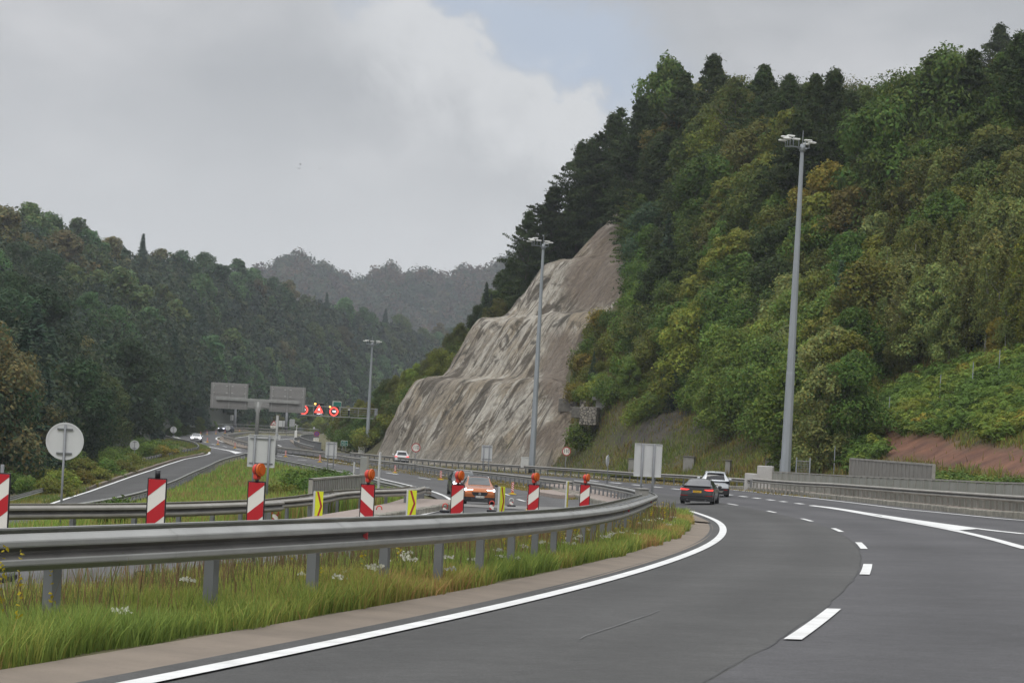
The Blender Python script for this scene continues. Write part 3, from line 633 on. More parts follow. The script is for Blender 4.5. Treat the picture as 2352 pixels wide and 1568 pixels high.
HP = hill_pt(TT, DD-.3)
def slope_mat():
    m = bpy.data.materials.new('weedy_slope'); m.use_nodes = True; nt = m.node_tree; b = nt.nodes['Principled BSDF']; N = nt.nodes.new; L = nt.links.new
    a = N('ShaderNodeAttribute'); a.attribute_name = 'zone'; sp = N('ShaderNodeSeparateColor'); L(a.outputs['Color'], sp.inputs[0]); tc = N('ShaderNodeTexCoord')
    def no(sc, de, stops):
        n = N('ShaderNodeTexNoise'); n.inputs['Scale'].default_value = sc; n.inputs['Detail'].default_value = de; n.inputs['Roughness'].default_value = .65; L(tc.outputs['Object'], n.inputs['Vector'])
        r = N('ShaderNodeValToRGB'); L(n.outputs[0], r.inputs[0]); r.color_ramp.elements[0].position = .35; r.color_ramp.elements[1].position = .65
        r.color_ramp.elements[0].color = stops[0]+(1,); r.color_ramp.elements[1].color = stops[1]+(1,); return r.outputs[0], n.outputs[0]
    g, nh = no(.5, 8, ((.045, .05, .02), (.10, .085, .035))); s, _ = no(.6, 8, ((.030, .027, .025), (.075, .066, .052))); e, _ = no(.45, 9, ((.085, .036, .022), (.19, .085, .046)))
    def mx(f, x, y):
        k = N('ShaderNodeMix'); k.data_type = 'RGBA'; L(f, k.inputs[0]); L(x, k.inputs[6]); L(y, k.inputs[7]); return k.outputs[2]
    L(mx(sp.outputs[1], mx(sp.outputs[0], g, s), e), b.inputs['Base Color']); b.inputs['Roughness'].default_value = .95
    bu = N('ShaderNodeBump'); bu.inputs['Strength'].default_value = .8; bu.inputs['Distance'].default_value = .15; L(nh, bu.inputs['Height']); L(bu.outputs[0], b.inputs['Normal']); return m
M['slope'] = slope_mat()
hill_o = struct(MB().grid(HP).build('hillside_right', M['slope']))
# where the slope is bare: dark slate debris on the cutting, red earth on the bank
px = to_px(HP.reshape(-1, 3)); _x, _y = px.T
def blobs(L, jit=14):
    w = np.zeros(len(px)); q = px+np.stack([(fbm(px[:, 0], px[:, 1], 40, 5)-.5)*jit*4, (fbm(px[:, 0], px[:, 1], 40, 8)-.5)*jit*3], 1)
    for cx, cy, rx, ry, ang in L:
        a = R(ang); dx = q[:, 0]-cx; dy = q[:, 1]-cy; u = (dx*math.cos(a)+dy*math.sin(a))/rx; v = (-dx*math.sin(a)+dy*math.cos(a))/ry
        w = np.maximum(w, np.clip(1.35-np.hypot(u, v), 0, .5)*2)
    return w
slate = blobs([(1560, 945, 95, 22, -28), (1690, 905, 90, 30, -22), (1720, 880, 60, 22, -5), (1480, 985, 70, 16, -28), (1640, 960, 60, 14, -30), (1770, 960, 40, 40, 0), (1500, 1005, 60, 10, -20)])
redz = np.clip(blobs([(2110, 1030, 115, 30, 9), (2260, 1055, 140, 30, 3), (2400, 1070, 120, 30, 2), (2020, 1000, 30, 22, -30)], 9), 0, 1)
zc = np.zeros((len(px), 4), np.float32); zc[:, 0] = slate; zc[:, 1] = redz; zc[:, 3] = 1
at_ = hill_o.data.attributes.new('zone', 'FLOAT_COLOR', 'POINT'); at_.data.foreach_set('color', zc.ravel())

# ------------------------------------------------------------------ shotcreted rock cutting with four tiers
def rock_mat():
    m = bpy.data.materials.new('shotcrete_rock'); m.use_nodes = True; nt = m.node_tree; b = nt.nodes['Principled BSDF']; N = nt.nodes.new; L = nt.links.new
    uvn = N('ShaderNodeUVMap'); uvn.uv_map = 'UVMap'; at2 = N('ShaderNodeAttribute'); at2.attribute_name = 'zone'; sp = N('ShaderNodeSeparateColor'); L(at2.outputs['Color'], sp.inputs[0])
    def no(sx, sy, sc, de, lo, hi, dist=0., ro=.6, off=0.):
        mp = N('ShaderNodeMapping'); mp.inputs['Scale'].default_value = (sx, sy, 1); mp.inputs['Location'].default_value = (off, off*.7, 0); L(uvn.outputs[0], mp.inputs[0])
        n = N('ShaderNodeTexNoise'); n.inputs['Scale'].default_value = sc; n.inputs['Detail'].default_value = de; n.inputs['Roughness'].default_value = ro; n.inputs['Distortion'].default_value = dist; L(mp.outputs[0], n.inputs['Vector'])
        r = N('ShaderNodeMapRange'); r.interpolation_type = 'SMOOTHSTEP'; r.inputs[1].default_value = lo; r.inputs[2].default_value = hi; L(n.outputs[0], r.inputs[0]); return r.outputs[0], n.outputs[0]
    def mx(f, x, y, k=1.):
        q = N('ShaderNodeMix'); q.data_type = 'RGBA'
        if k != 1.:
            w = N('ShaderNodeMath'); w.operation = 'MULTIPLY'; L(f, w.inputs[0]); w.inputs[1].default_value = k; f = w.outputs[0]
        L(f, q.inputs[0])
        for i, c in ((6, x), (7, y)):
            if isinstance(c, tuple): q.inputs[i].default_value = c+(1,)
            else: L(c, q.inputs[i])
        return q.outputs[2]
    big, _ = no(.05, .12, 1, 5, .40, .62, .6); base = mx(big, (.36, .30, .215), (.285, .25, .20))
    pale, _ = no(.11, .08, 1, 8, .47, .57, 1.2, .66, 7.); pale2, _ = no(.45, .10, 1, 8, .40, .54, 1.0, .66, 3.)
    w = N('ShaderNodeMath'); w.operation = 'MULTIPLY'; L(pale, w.inputs[0]); L(pale2, w.inputs[1]); w2 = N('ShaderNodeMath'); w2.operation = 'MULTIPLY_ADD'; w2.use_clamp = True; L(w.outputs[0], w2.inputs[0]); w2.inputs[1].default_value = 1.; 
    z3 = N('ShaderNodeMath'); z3.operation = 'MULTIPLY'; L(sp.outputs[0], z3.inputs[0]); L(pale2, z3.inputs[1]); L(z3.outputs[0], w2.inputs[2])
    c = mx(w2.outputs[0], base, (.60, .56, .48), .9)
    st, h1 = no(.30, .085, 1, 8, .51, .59, 1.7, .64, 11.); c = mx(st, c, (.085, .068, .047), .85)
    st2, h2 = no(.95, .17, 1, 8, .53, .63, 1.2, .64, 21.); c = mx(st2, c, (.10, .08, .055), .62)
    pt, _ = no(.16, .13, 1, 8, .55, .64, 1.8, .66, 31.); c = mx(pt, c, (.070, .062, .046), .8)
    c = mx(sp.outputs[1], c, (.21, .165, .125), .8); c = mx(sp.outputs[2], c, (.37, .34, .29), .55)
    sp2, h3 = no(3, 1.2, 1, 6, .3, .7); q = N('ShaderNodeMix'); q.data_type = 'RGBA'; q.blend_type = 'MULTIPLY'; q.inputs[0].default_value = .35; L(c, q.inputs[6]); L(sp2, q.inputs[7])
    L(q.outputs[2], b.inputs['Base Color']); b.inputs['Roughness'].default_value = .9
    ad = N('ShaderNodeMath'); L(h2, ad.inputs[0]); L(h3, ad.inputs[1]); ad.operation = 'ADD'
    bu = N('ShaderNodeBump'); bu.inputs['Strength'].default_value = 1.; bu.inputs['Distance'].default_value = .5; L(ad.outputs[0], bu.inputs['Height']); L(bu.outputs[0], b.inputs['Normal']); return m
M['rock'] = rock_mat()
rd = np.interp(np.linspace(0, 1, 230), np.linspace(0, 1, len(RD)), RD); rd = np.linspace(-.2, 36.0, 230)
# near boundary of the bare face, from its outline against the bushes
bnd = [(1225, 1064), (1300, 1010), (1312, 960), (1300, 905), (1296, 850), (1312, 770), (1400, 705), (1428, 640), (1432, 560), (1416, 462)]
ts = np.arange(240, 346, .5)
near = []
for dd_ in rd:
    P_ = hill_pt(ts, np.full(len(ts), dd_)); P_[:, 2] = np.array(foot(ts))[2]+np.interp(dd_, RD, RZ); q_ = to_px(P_)
    bx = np.interp(-q_[:, 1], [-b_[1] for b_ in bnd], [b_[0] for b_ in bnd]); ok = np.where(q_[:, 0] > bx)[0]
    near.append(ts[ok[-1]] if len(ok) else 240.)
near = np.convolve(np.pad(near, 24, mode='edge'), np.hanning(51)[1:-1]/np.hanning(51).sum(), 'valid')-3.
nu = 260; UU = np.linspace(0, 1, nu)[None, :]; T_ = near[:, None]+(351-near[:, None])*UU; D_ = np.repeat(rd[:, None], nu, 1)
FX, FY, FZ, NX, NY = foot(T_)
Dw = D_+(fbm(T_, D_*0+3, 22, 2)-.5)*2.4*np.clip(D_/5, 0, 1)                       # tiers wander a little
Zr = np.interp(Dw, RD, RZ)+np.interp(D_, RD, RZ)*0
ker = np.ones(9)/9; Zr = np.apply_along_axis(lambda c: np.convolve(np.pad(c, 4, mode='edge'), ker, 'valid'), 0, Zr)   # rounded tier edges
ridge = (fbm(T_*1., D_*.16, 5.0, 4, 5)-.5)*1.7+(fbm(T_, D_*.3, 17, 6, 4)-.5)*2.6+(fbm(T_*1., D_*.5, 1.6, 12, 3)-.5)*.35
ridge += -np.abs(fbm(T_*1., D_*.22, 3.4, 14, 4)-.5)*2.6+.5
cg_ = fbm(T_*1.+D_*.5, D_*.45, 8., 24, 4)*7; cg_ = np.floor(cg_)+np.clip((cg_%1-.5)*4+.5, 0, 1); ridge += (cg_/7-.5)*2.2
cg_ = fbm(T_*1.-D_*.4, D_*.5, 3.2, 28, 3)*6; cg_ = np.floor(cg_)+np.clip((cg_%1-.5)*5+.5, 0, 1); ridge += (cg_/6-.5)*.8
ridge *= np.clip((D_+.1)/2, 0, 1)*.85
endc = np.clip((T_-342)/9, 0, 1)**2*7.0; nearc = np.clip(1-(T_-near[:, None])/9, 0, 1)**2*2.6
o_ = -ridge*.75+endc; RP = np.stack([FX+NX*(D_+o_), FY+NY*(D_+o_), FZ+Zr+ridge*.45-nearc-endc*.3], -1)
arc = np.concatenate([[0], np.cumsum(np.hypot(np.diff(rd), np.diff(np.interp(rd, RD, RZ))))])
rock_o = struct(MB().grid(RP, flip=True).build('rock_face', M['rock']))
uvl = rock_o.data.uv_layers.new(name='UVMap'); li = np.empty(len(rock_o.data.loops), np.int32); rock_o.data.loops.foreach_get('vertex_index', li)
UVp = np.stack([T_, np.repeat(arc[:, None], nu, 1)], -1).reshape(-1, 2); uvl.data.foreach_set('uv', UVp[li].astype(np.float32).ravel())
rp = to_px(RP.reshape(-1, 3)); px = rp
zc = np.zeros((len(rp), 4), np.float32); zc[:, 3] = 1
zc[:, 0] = np.clip(blobs([(1180, 790, 110, 55, -30), (1250, 670, 70, 40, -40), (1130, 960, 60, 60, -40), (1200, 960, 60, 50, -30), (1230, 650, 50, 45, -30), (1380, 500, 25, 60, -60)], 12), 0, 1)*.75
zc[:, 1] = np.clip(blobs([(1370, 640, 60, 60, -50), (1390, 560, 40, 40, 0), (1290, 860, 40, 90, 0), (1270, 1000, 70, 25, -10), (1400, 500, 12, 40, -70)], 10), 0, 1)
zc[:, 2] = np.clip(1.6-np.abs(np.interp(T_, [0, 1], [0, 1])*0+arc[:, None]-1.2)/1.6, 0, 1).ravel()*.8
a_ = rock_o.data.attributes.new('zone', 'FLOAT_COLOR', 'POINT'); a_.data.foreach_set('color', zc.ravel())

# ------------------------------------------------------------------ left hill and far hill
def loft(name, rows, m, n=120, rows_n=(40,), amp=6., seed=1):
    """surface through rows of (x, y, Y) photo points, bottom row first"""
    L3 = []
    for r in rows:
        P = np.array([at(*p) for p in r]); P = smooth(P, 1); d = np.linspace(0, 1, n); k = np.linspace(0, 1, len(P)); L3.append(np.stack([np.interp(d, k, P[:, j]) for j in range(3)], 1))
    L3 = np.array(L3); kk = np.linspace(0, len(rows)-1, sum(rows_n)); G = np.stack([np.stack([np.interp(kk, range(len(rows)), L3[:, i, j]) for j in range(3)], 1) for i in range(n)], 1)
    G[..., 2] += (fbm(G[..., 0], G[..., 1], 90, seed)-.5)*amp
    return G, struct(MB().grid(G, flip=False).build(name, m))
M['forest_floor'] = mat('dark_forest_floor', (.022, .028, .014), .95, var=.3, vscale=.05)
LROWS = [[(-180, 1010, 170), (0, 1075, 215), (150, 1050, 270), (300, 1012, 350), (420, 990, 520), (600, 985, 760), (800, 985, 980), (1000, 990, 1250), (1150, 985, 1500)],
         [(-180, 800, 330), (0, 820, 380), (150, 825, 430), (300, 830, 500), (420, 825, 640), (600, 835, 850), (800, 830, 1060), (1000, 860, 1300), (1150, 850, 1550)],
         [(-180, 545, 560), (0, 560, 610), (150, 610, 680), (300, 645, 760), (450, 655, 850), (600, 690, 950), (800, 765, 1120), (1000, 800, 1340), (1150, 815, 1600)],
         [(-180, 645, 800), (0, 660, 850), (150, 710, 900), (300, 745, 1000), (450, 755, 1100), (600, 790, 1200), (800, 855, 1400), (1000, 890, 1600), (1150, 900, 1800)]]
LG, _ = loft('hillside_left', LROWS, M['forest_floor'], 140, (70,))
FROWS = [[(400, 990, 1700), (900, 1000, 1800), (1400, 1010, 1800)], [(400, 690, 2250), (620, 650, 2250), (690, 625, 2250), (745, 650, 2250), (805, 690, 2300), (880, 655, 2300), (950, 655, 2300), (1010, 668, 2300), (1080, 655, 2350), (1150, 632, 2350), (1260, 580, 2400), (1400, 560, 2400)], [(400, 760, 2700), (900, 760, 2700), (1400, 760, 2700)]]
FG, _ = loft('hillside_far', FROWS, M['forest_floor'], 120, (50,), 10., 5)
# ================================================================== vegetation
def leaf_mat(name, trans=.3, rough=.6):
    m = bpy.data.materials.new(name); m.use_nodes = True; nt = m.node_tree; nt.nodes.clear(); N = nt.nodes.new; L = nt.links.new
    o = N('ShaderNodeOutputMaterial'); oi = N('ShaderNodeObjectInfo'); a = N('ShaderNodeAttribute'); a.attribute_name = 'tint'
    mu = N('ShaderNodeMix'); mu.data_type = 'RGBA'; mu.blend_type = 'MULTIPLY'; mu.inputs[0].default_value = 1; L(oi.outputs['Color'], mu.inputs[6]); L(a.outputs['Color'], mu.inputs[7])
    d = N('ShaderNodeBsdfPrincipled'); d.inputs['Roughness'].default_value = rough; d.inputs['Specular IOR Level'].default_value = .12; L(mu.outputs[2], d.inputs['Base Color'])
    t = N('ShaderNodeBsdfTranslucent'); L(mu.outputs[2], t.inputs[0]); x = N('ShaderNodeMixShader'); x.inputs[0].default_value = trans
    L(d.outputs[0], x.inputs[1]); L(t.outputs[0], x.inputs[2]); L(x.outputs[0], o.inputs[0]); return m
M['leaf'] = leaf_mat('foliage'); M['needle'] = leaf_mat('conifer_foliage', .12); M['grassblade'] = leaf_mat('grass_blades', .35, .7)
RNG = np.random.default_rng(11)
def cards(C, Nrm, size, rng, aspect=.75, droop=0.):
    """one small kite-shaped leaf clump per centre C, facing Nrm"""
    n = len(C); Nrm = Nrm/(np.linalg.norm(Nrm, axis=1)[:, None]+1e-9); r = rng.normal(size=(n, 3)); r[:, 2] -= droop
    T = r-(r*Nrm).sum(1)[:, None]*Nrm; T /= np.linalg.norm(T, axis=1)[:, None]+1e-9; B = np.cross(Nrm, T); s = (np.asarray(size)*rng.uniform(.6, 1.35, n))[:, None]
    w = aspect*rng.uniform(.7, 1.2, n)[:, None]; k = rng.uniform(-.15, .25, n)[:, None]
    V = np.stack([C-T*s*.5, C+B*s*w*.5+T*s*k-Nrm*s*.12, C+T*s*.6, C-B*s*w*.5+T*s*k-Nrm*s*.12], 1).reshape(-1, 3)
    return V, np.arange(4*n).reshape(-1, 4)
def tint(n, rng, a=.75, b=1.25, hue=.12, base=None):
    v = rng.uniform(a, b, n)[:, None]*np.ones((1, 3)); h = rng.normal(0, hue, n); v[:, 0] *= 1+h; v[:, 2] *= 1-.6*h
    return v if base is None else v*base
def trunk_mb(h, r, rng, limbs=7, bend=.4, top=.86, lh=(.2, .55), spread=.24):
    b = MB(); z = np.linspace(-.4, h*top, 7); x = np.cumsum(rng.normal(0, bend/7, 7)); y = np.cumsum(rng.normal(0, bend/7, 7)); x[0] = y[0] = 0
    b.tube(np.stack([x, y, z], 1), np.linspace(r, r*.2, 7), 7)
    for k in range(limbs):
        zz = h*rng.uniform(*lh); a = rng.uniform(0, 6.28); l = h*spread*rng.uniform(.6, 1.2); bx, by = np.interp(zz, z, x), np.interp(zz, z, y)
        p = [(bx, by, zz), (bx+math.cos(a)*l*.5, by+math.sin(a)*l*.5, zz+l*.35), (bx+math.cos(a)*l, by+math.sin(a)*l, zz+l*.8)]
        b.tube(p, [r*.42, r*.25, r*.08], 5)
    return b
def broad(seed, h=12., w=8.5, n=9000, size=.40, base=.10, lobes=34, layered=0., ragged=.45, top=1., big=1.):
    """leafy crown: many clumps of foliage on boughs inside an uneven envelope"""
    rng = np.random.default_rng(seed); C = []; T = []; Nn = []
    for k in range(lobes):
        f = (k+.5)/lobes; f = f**.9; z = h*(base+.06+(.86-base)*f); env = max(0.05, 1-abs(2*(f-.40)/1.25)**2.3)**.75
        r = w/2*env; a = k*2.399+rng.normal(0, .4); q = r*(rng.uniform(.45, .86) if k % 3 else rng.uniform(.0, .4))
        lr = w*rng.uniform(.15, .245)*(1-.38*f)*big; lz = lr*(rng.uniform(.8, 1.1)-.5*layered); m = int(n/lobes*rng.uniform(.75, 1.25))
        u = rng.normal(size=(m, 3)); u[:, 2] += .25; u /= np.linalg.norm(u, axis=1)[:, None]
        rad = (rng.uniform(.35, 1.0+ragged*.4, m))**.55; p = u*rad[:, None]*np.array([lr, lr, lz])*(1+.22*np.sin(u[:, :1]*5+k)*np.cos(u[:, 1:2]*4+k))
        p[:, 2] -= np.hypot(p[:, 0], p[:, 1])*layered*.25
        C.append(p+np.array([math.cos(a)*q, math.sin(a)*q, z])); Nn.append(u*np.array([.9, .9, 1.0])+rng.normal(0, .5, (m, 3))+np.array([0, 0, .3])); T.append(tint(m, rng)*rng.uniform(.8, 1.22))
    C = np.concatenate(C); Nn = np.concatenate(Nn); T = np.concatenate(T)
    k = C[:, 2] > .15; C, Nn, T = C[k], Nn[k], T[k]
    V, Q = cards(C, Nn, np.full(len(C), size), rng); return big_mesh('crown', V, Q, [M['leaf']], cols=T)
def plumes(seed, h=14., w=8., n=6500, size=.36, base=.12, spr=90, core=.3):
    """beech-like crown of feathery ascending sprays, ragged against the sky"""
    rng = np.random.default_rng(seed); C = []; T = []; Nn = []
    for k in range(spr):
        f = rng.uniform(0, 1)**.9; z0 = h*(base+(.86-base)*f); L_ = w/2*(1-abs(2*f-.55)**2*.45)*(1-f**4*.55)*rng.uniform(.75, 1.15); a = k*2.399+rng.normal(0, .4)
        rise = L_*rng.uniform(.25, .7)*(1 if f > .3 else .4); m = int(n/spr); s = rng.uniform(0.12, 1, m)**.75
        ax = np.stack([math.cos(a)*L_*s, math.sin(a)*L_*s, z0+rise*s-.10*L_*s**2*2], 1); wid = .16*w*(1-s*.78)*.8; side = rng.normal(0, .55, m)*wid
        ax += np.stack([-math.sin(a)*side, math.cos(a)*side, rng.normal(0, .14, m)*wid*1.2-abs(side)*.15], 1); C.append(ax)
        nn = np.tile(np.array([math.cos(a)*.25, math.sin(a)*.25, .9]), (m, 1))+rng.normal(0, .5, (m, 3)); Nn.append(nn); T.append(tint(m, rng, .7, 1.25)*rng.uniform(.75, 1.25))
    for k in range(int(26*core/.3)):
        f = rng.uniform(0, 1); r = w*.5*(1-abs(2*f-.6)**2*.5)*(1-f**3*.6); a = k*2.399; q = r*rng.uniform(0, .6); m = int(n*core/26); u = rng.normal(size=(m, 3)); u /= np.linalg.norm(u, axis=1)[:, None]; lr = w*.15*(1-.45*f)
        C.append(u*lr*(rng.uniform(.3, 1.1, m)**.6)[:, None]+np.array([math.cos(a)*q, math.sin(a)*q, h*(base+.05+(.78-base)*f)])); Nn.append(u+rng.normal(0, .5, (m, 3))+np.array([0, 0, .3])); T.append(tint(m, rng, .7, 1.2)*rng.uniform(.8, 1.15))
    C, Nn, T = map(np.concatenate, (C, Nn, T)); V, Q = cards(C, Nn, np.full(len(C), size), rng, .55); return big_mesh('crown', V, Q, [M['leaf']], cols=T)
def spruce(seed, h=15., w=5.5, n=5200, size=.5, base=.05):
    rng = np.random.default_rng(seed); C = []; Nn = []; T = []; z = h*base
    while z < h*.985:
        f = (z/h-base)/(1-base); L_ = w/2*(1-f)**.85*rng.uniform(.85, 1.12)+.12; nb = max(5, int(11*(1-f)+4)); a0 = rng.uniform(0, 6.28)
        for k in range(nb):
            a = a0+k*6.283/nb+rng.normal(0, .15); l = L_*rng.uniform(.7, 1.15); m = max(4, int(9*l)+3); s = rng.uniform(.15, 1, m)
            sd = rng.normal(0, .16, m)*l*(1.05-s)
            C.append(np.stack([math.cos(a)*l*s-math.sin(a)*sd, math.sin(a)*l*s+math.cos(a)*sd, z-l*.30*s+l*.14*s*s-rng.uniform(0, .3, m)*.7], 1))
            Nn.append(np.tile([math.cos(a)*.5, math.sin(a)*.5, .8], (m, 1))+rng.normal(0, .4, (m, 3))); T.append(tint(m, rng, .65, 1.2, .08))
        z += h*.028*(1-.45*f)+.12
    C, Nn, T = map(np.concatenate, (C, Nn, T)); V, Q = cards(C, Nn, np.full(len(C), size*1.0), rng, .5, .6); return big_mesh('crown', V, Q, [M['needle']], cols=T)
def birch(seed, h=12., w=4.2, n=5200, size=.26, base=.18):
    rng = np.random.default_rng(seed); C = []; Nn = []; T = []
    for k in range(110):
        f = rng.uniform(0, 1); z0 = h*(base+(.97-base)*f); L_ = w/2*(1-f)**.55*rng.uniform(.5, 1.1)*(.65+.35*min(1, f*4))+.15; a = rng.uniform(0, 6.28); m = int(n/110); s = rng.uniform(.1, 1, m)
        up = L_*.7; p = np.stack([math.cos(a)*L_*s, math.sin(a)*L_*s, z0+up*s-up*.9*s**2.5], 1)
        p += rng.normal(0, .16, (m, 3)); hang = rng.uniform(0, 1, m)*.9*(s > .35); p[:, 2] -= hang; C.append(p); Nn.append(rng.normal(0, 1, (m, 3))+np.array([math.cos(a), math.sin(a), .3])*.5); T.append(tint(m, rng, .7, 1.3)*rng.uniform(.85, 1.15))
    C, Nn, T = map(np.concatenate, (C, Nn, T)); V, Q = cards(C, Nn, np.full(len(C), size), rng, .6, .5); return big_mesh('crown', V, Q, [M['leaf']], cols=T)
def shrubm(seed, h=2.6, w=3.2, n=2600, size=.2):
    rng = np.random.default_rng(seed); C = []; Nn = []; T = []
    for k in range(16):
        a = rng.uniform(0, 6.28); q = w/2*rng.uniform(0, .75); lr = w*rng.uniform(.14, .26); z = h*rng.uniform(.25, .82)*(1-.35*q/(w/2)); m = n//16; u = rng.normal(size=(m, 3)); u /= np.linalg.norm(u, axis=1)[:, None]
        p = u*(rng.uniform(.3, 1.15, m)**.6)[:, None]*np.array([lr, lr, lr*.95]); C.append(p+np.array([math.cos(a)*q, math.sin(a)*q, z])); Nn.append(u+rng.normal(0, .6, (m, 3))+np.array([0, 0, .4])); T.append(tint(m, rng)*rng.uniform(.8, 1.2))
    C, Nn, T = map(np.concatenate, (C, Nn, T)); k = C[:, 2] > 0; V, Q = cards(C[k], Nn[k], np.full(k.sum(), size), rng, .6); return big_mesh('foliage', V, Q, [M['leaf']], cols=T[k])
PROTO = {}
def proto(kind, fn, trunk, bark='bark', h=12.): PROTO.setdefault(kind, []).append((fn, trunk.mesh('trunk', M[bark]) if trunk else None, h))
_r = np.random.default_rng(5)
for k in range(4): proto('broad', broad(20+k, 12, [9, 8, 10, 7.6][k], 14000, .31, .04), trunk_mb(12, .19, _r), h=12)
for k in range(3): proto('layer', broad(30+k, 12, [9, 9.5, 8][k], 14000, .31, .04, 44, .55, .7), trunk_mb(12, .18, _r), h=12)
for k in range(4): proto('beech', plumes(40+k, 14, [9, 10, 8, 9.5][k], 14000, .33, .04, 120), trunk_mb(14, .2, _r, 9, .4, .8, (.2, .5), .13), h=14)
for k in range(2): proto('thin', plumes(50+k, 14, 7.5, 3600, .36, .12, 70, .05), trunk_mb(14, .2, _r, 14, .4, .85, (.25, .65), .16), h=14)
for k in range(3): proto('spruce', spruce(60+k, 15, [5.5, 6.2, 4.8][k]), trunk_mb(15, .2, _r, 0, .1, .97), h=15)
for k in range(3): proto('birch', birch(70+k, 12, [4.2, 5, 3.6][k]), trunk_mb(12, .11, _r, 8, .5, .93, (.3, .7), .09), 'birchbark', 12)
for k in range(4): proto('shrub', shrubm(80+k, 2.6, [3.2, 3.6, 2.8, 4][k]), trunk_mb(1.6, .05, _r, 5, .2, .9, (.1, .5), .5), h=2.6)
for k in range(4): proto('fbroad', broad(120+k, 14, [11, 10, 12, 9.5][k], 3600, .72, .0, 26), trunk_mb(14, .25, _r, 4), h=14)
for k in range(3): proto('fspruce', spruce(130+k, 18, [6.5, 7.5, 6][k], size=.85), trunk_mb(18, .25, _r, 0, .1, .97), h=18)
NTREE = {}
def tree(kind, name, P, h, col, label, cat='tree', group=None, wide=1., var=None, crown='crown'):
    L_ = PROTO[kind]; me, tr, h0 = L_[random.randrange(len(L_)) if var is None else var]; s = h/h0; sw = s*wide*random.uniform(.9, 1.1)
    t = thing(name, label, cat, P, random.uniform(0, 6.28), group)
    j = [random.uniform(.88, 1.12) for _ in range(3)]; v = random.uniform(.85, 1.15)
    o = bpy.data.objects.new(crown, me); COL.objects.link(o); o.parent = t; o.scale = (sw, sw, s); o.color = tuple(c*v*(1+(q-1)*.5) for c, q in zip(col, j))+(1,)
    if tr is not None:
        o = bpy.data.objects.new('trunk' if crown == 'crown' else 'stems', tr); COL.objects.link(o); o.parent = t; o.scale = (s, s, s)
    return t
C_ = dict(dark=(.052, .078, .022), mid=(.095, .138, .030), green=(.100, .165, .032), yg=(.180, .200, .036), gold=(.235, .195, .034), rust=(.150, .125, .034), birch=(.215, .245, .075), blue=(.066, .108, .055), spr=(.038, .062, .034), olive=(.125, .138, .034), lime=(.225, .275, .048), fresh=(.145, .215, .042))
CN = dict(dark='dark green', mid='mid green', green='bright green', yg='yellow green', gold='golden', rust='rusty brown', birch='pale green', blue='blue green', spr='blackish green', olive='olive green', lime='lime green', fresh='fresh green')
# ---- right hill: candidate stands on the slope, chosen so that their tops fill the wooded part of the view
tt_, dd_ = np.meshgrid(np.arange(40, 540, 1.5), np.arange(1.0, 120, 1.0), indexing='ij'); CP = hill_pt(tt_.ravel(), dd_.ravel()); CT = tt_.ravel(); CD = dd_.ravel()
_k = ~((CT > np.interp(CD, rd, near)-1) & (CT < 354) & (CD < 36.5)); CP, CT, CD = CP[_k], CT[_k], CD[_k]     # nothing grows on the bare face
def stand(x, y, h):
    """hill point whose tree of height h has its top at photo point (x, y), nearest in view"""
    q = CP.copy(); q[:, 2] += h; d = np.hypot(*(to_px(q)-np.array([x, y])).T); k = np.where(d < max(14., d.min()+1))[0]; k = k[CP[k, 1].argmin()]; return CP[k], d[k], CT[k], CD[k]
a_log = []; TOPS = []      # (x, y) of tree tops already used, with the half width of the crown
def zone_r(x, y):
    if y < 330 and x > 2000: return 'on the skyline at upper right'
    if x < 1240: return 'on the shoulder beyond the rock face'
    if y < 480 and x < 1500: return 'above the top of the rock face'
    if y < 330: return 'on the middle of the ridge'
    if x < 1560: return 'beside the bare rock face'
    if abs(x-1835) < 110: return 'behind the tallest lighting mast'
    if x > 2050 and y > 450: return 'above the bracken bank'
    if x > 1900: return 'to the right of the tallest mast'
    return 'between the rock face and the tallest mast'
KN = dict(broad='broadleaf_tree', layer='hornbeam_tree', beech='beech_tree', thin='sparse_tree', spruce='spruce_tree', birch='birch_tree', shrub='shrub')
LK = dict(broad='round crowned broadleaf tree', layer='tree with layered boughs', beech='feathery beech', thin='thinly leaved tree', spruce='pointed spruce', birch='slender birch', shrub='bush')
def rtree(kind, x, y, h, col, wide=1., label=None, var=None, sink=0.):
    P, e, t_, d_ = stand(x, y, h)
    if x > 1985:
        for _ in range(9):
            if to_px(P)[1] < np.interp(x, [1985, 2100, 2352], [890, 855, 820]): break
            h *= .86; P, e, t_, d_ = stand(x, y, h)
    if e > 90:
        if len(a_log) < 60: a_log.append((kind, int(x), int(y), int(e)))
        return None
    lab = label or f'{CN[col]} {LK[kind]} {zone_r(x, y)}'
    TOPS.append((x, y, h*F/P[1]*.3)); P = P.copy(); P[2] -= .3+sink
    return tree(kind, KN[kind], P, h, C_[col], lab, 'bush' if kind == 'shrub' else 'tree', (CN[col]+' '+LK[kind]+'s '+zone_r(x, y)) if not label else None, wide, var, 'foliage' if kind == 'shrub' else 'crown')
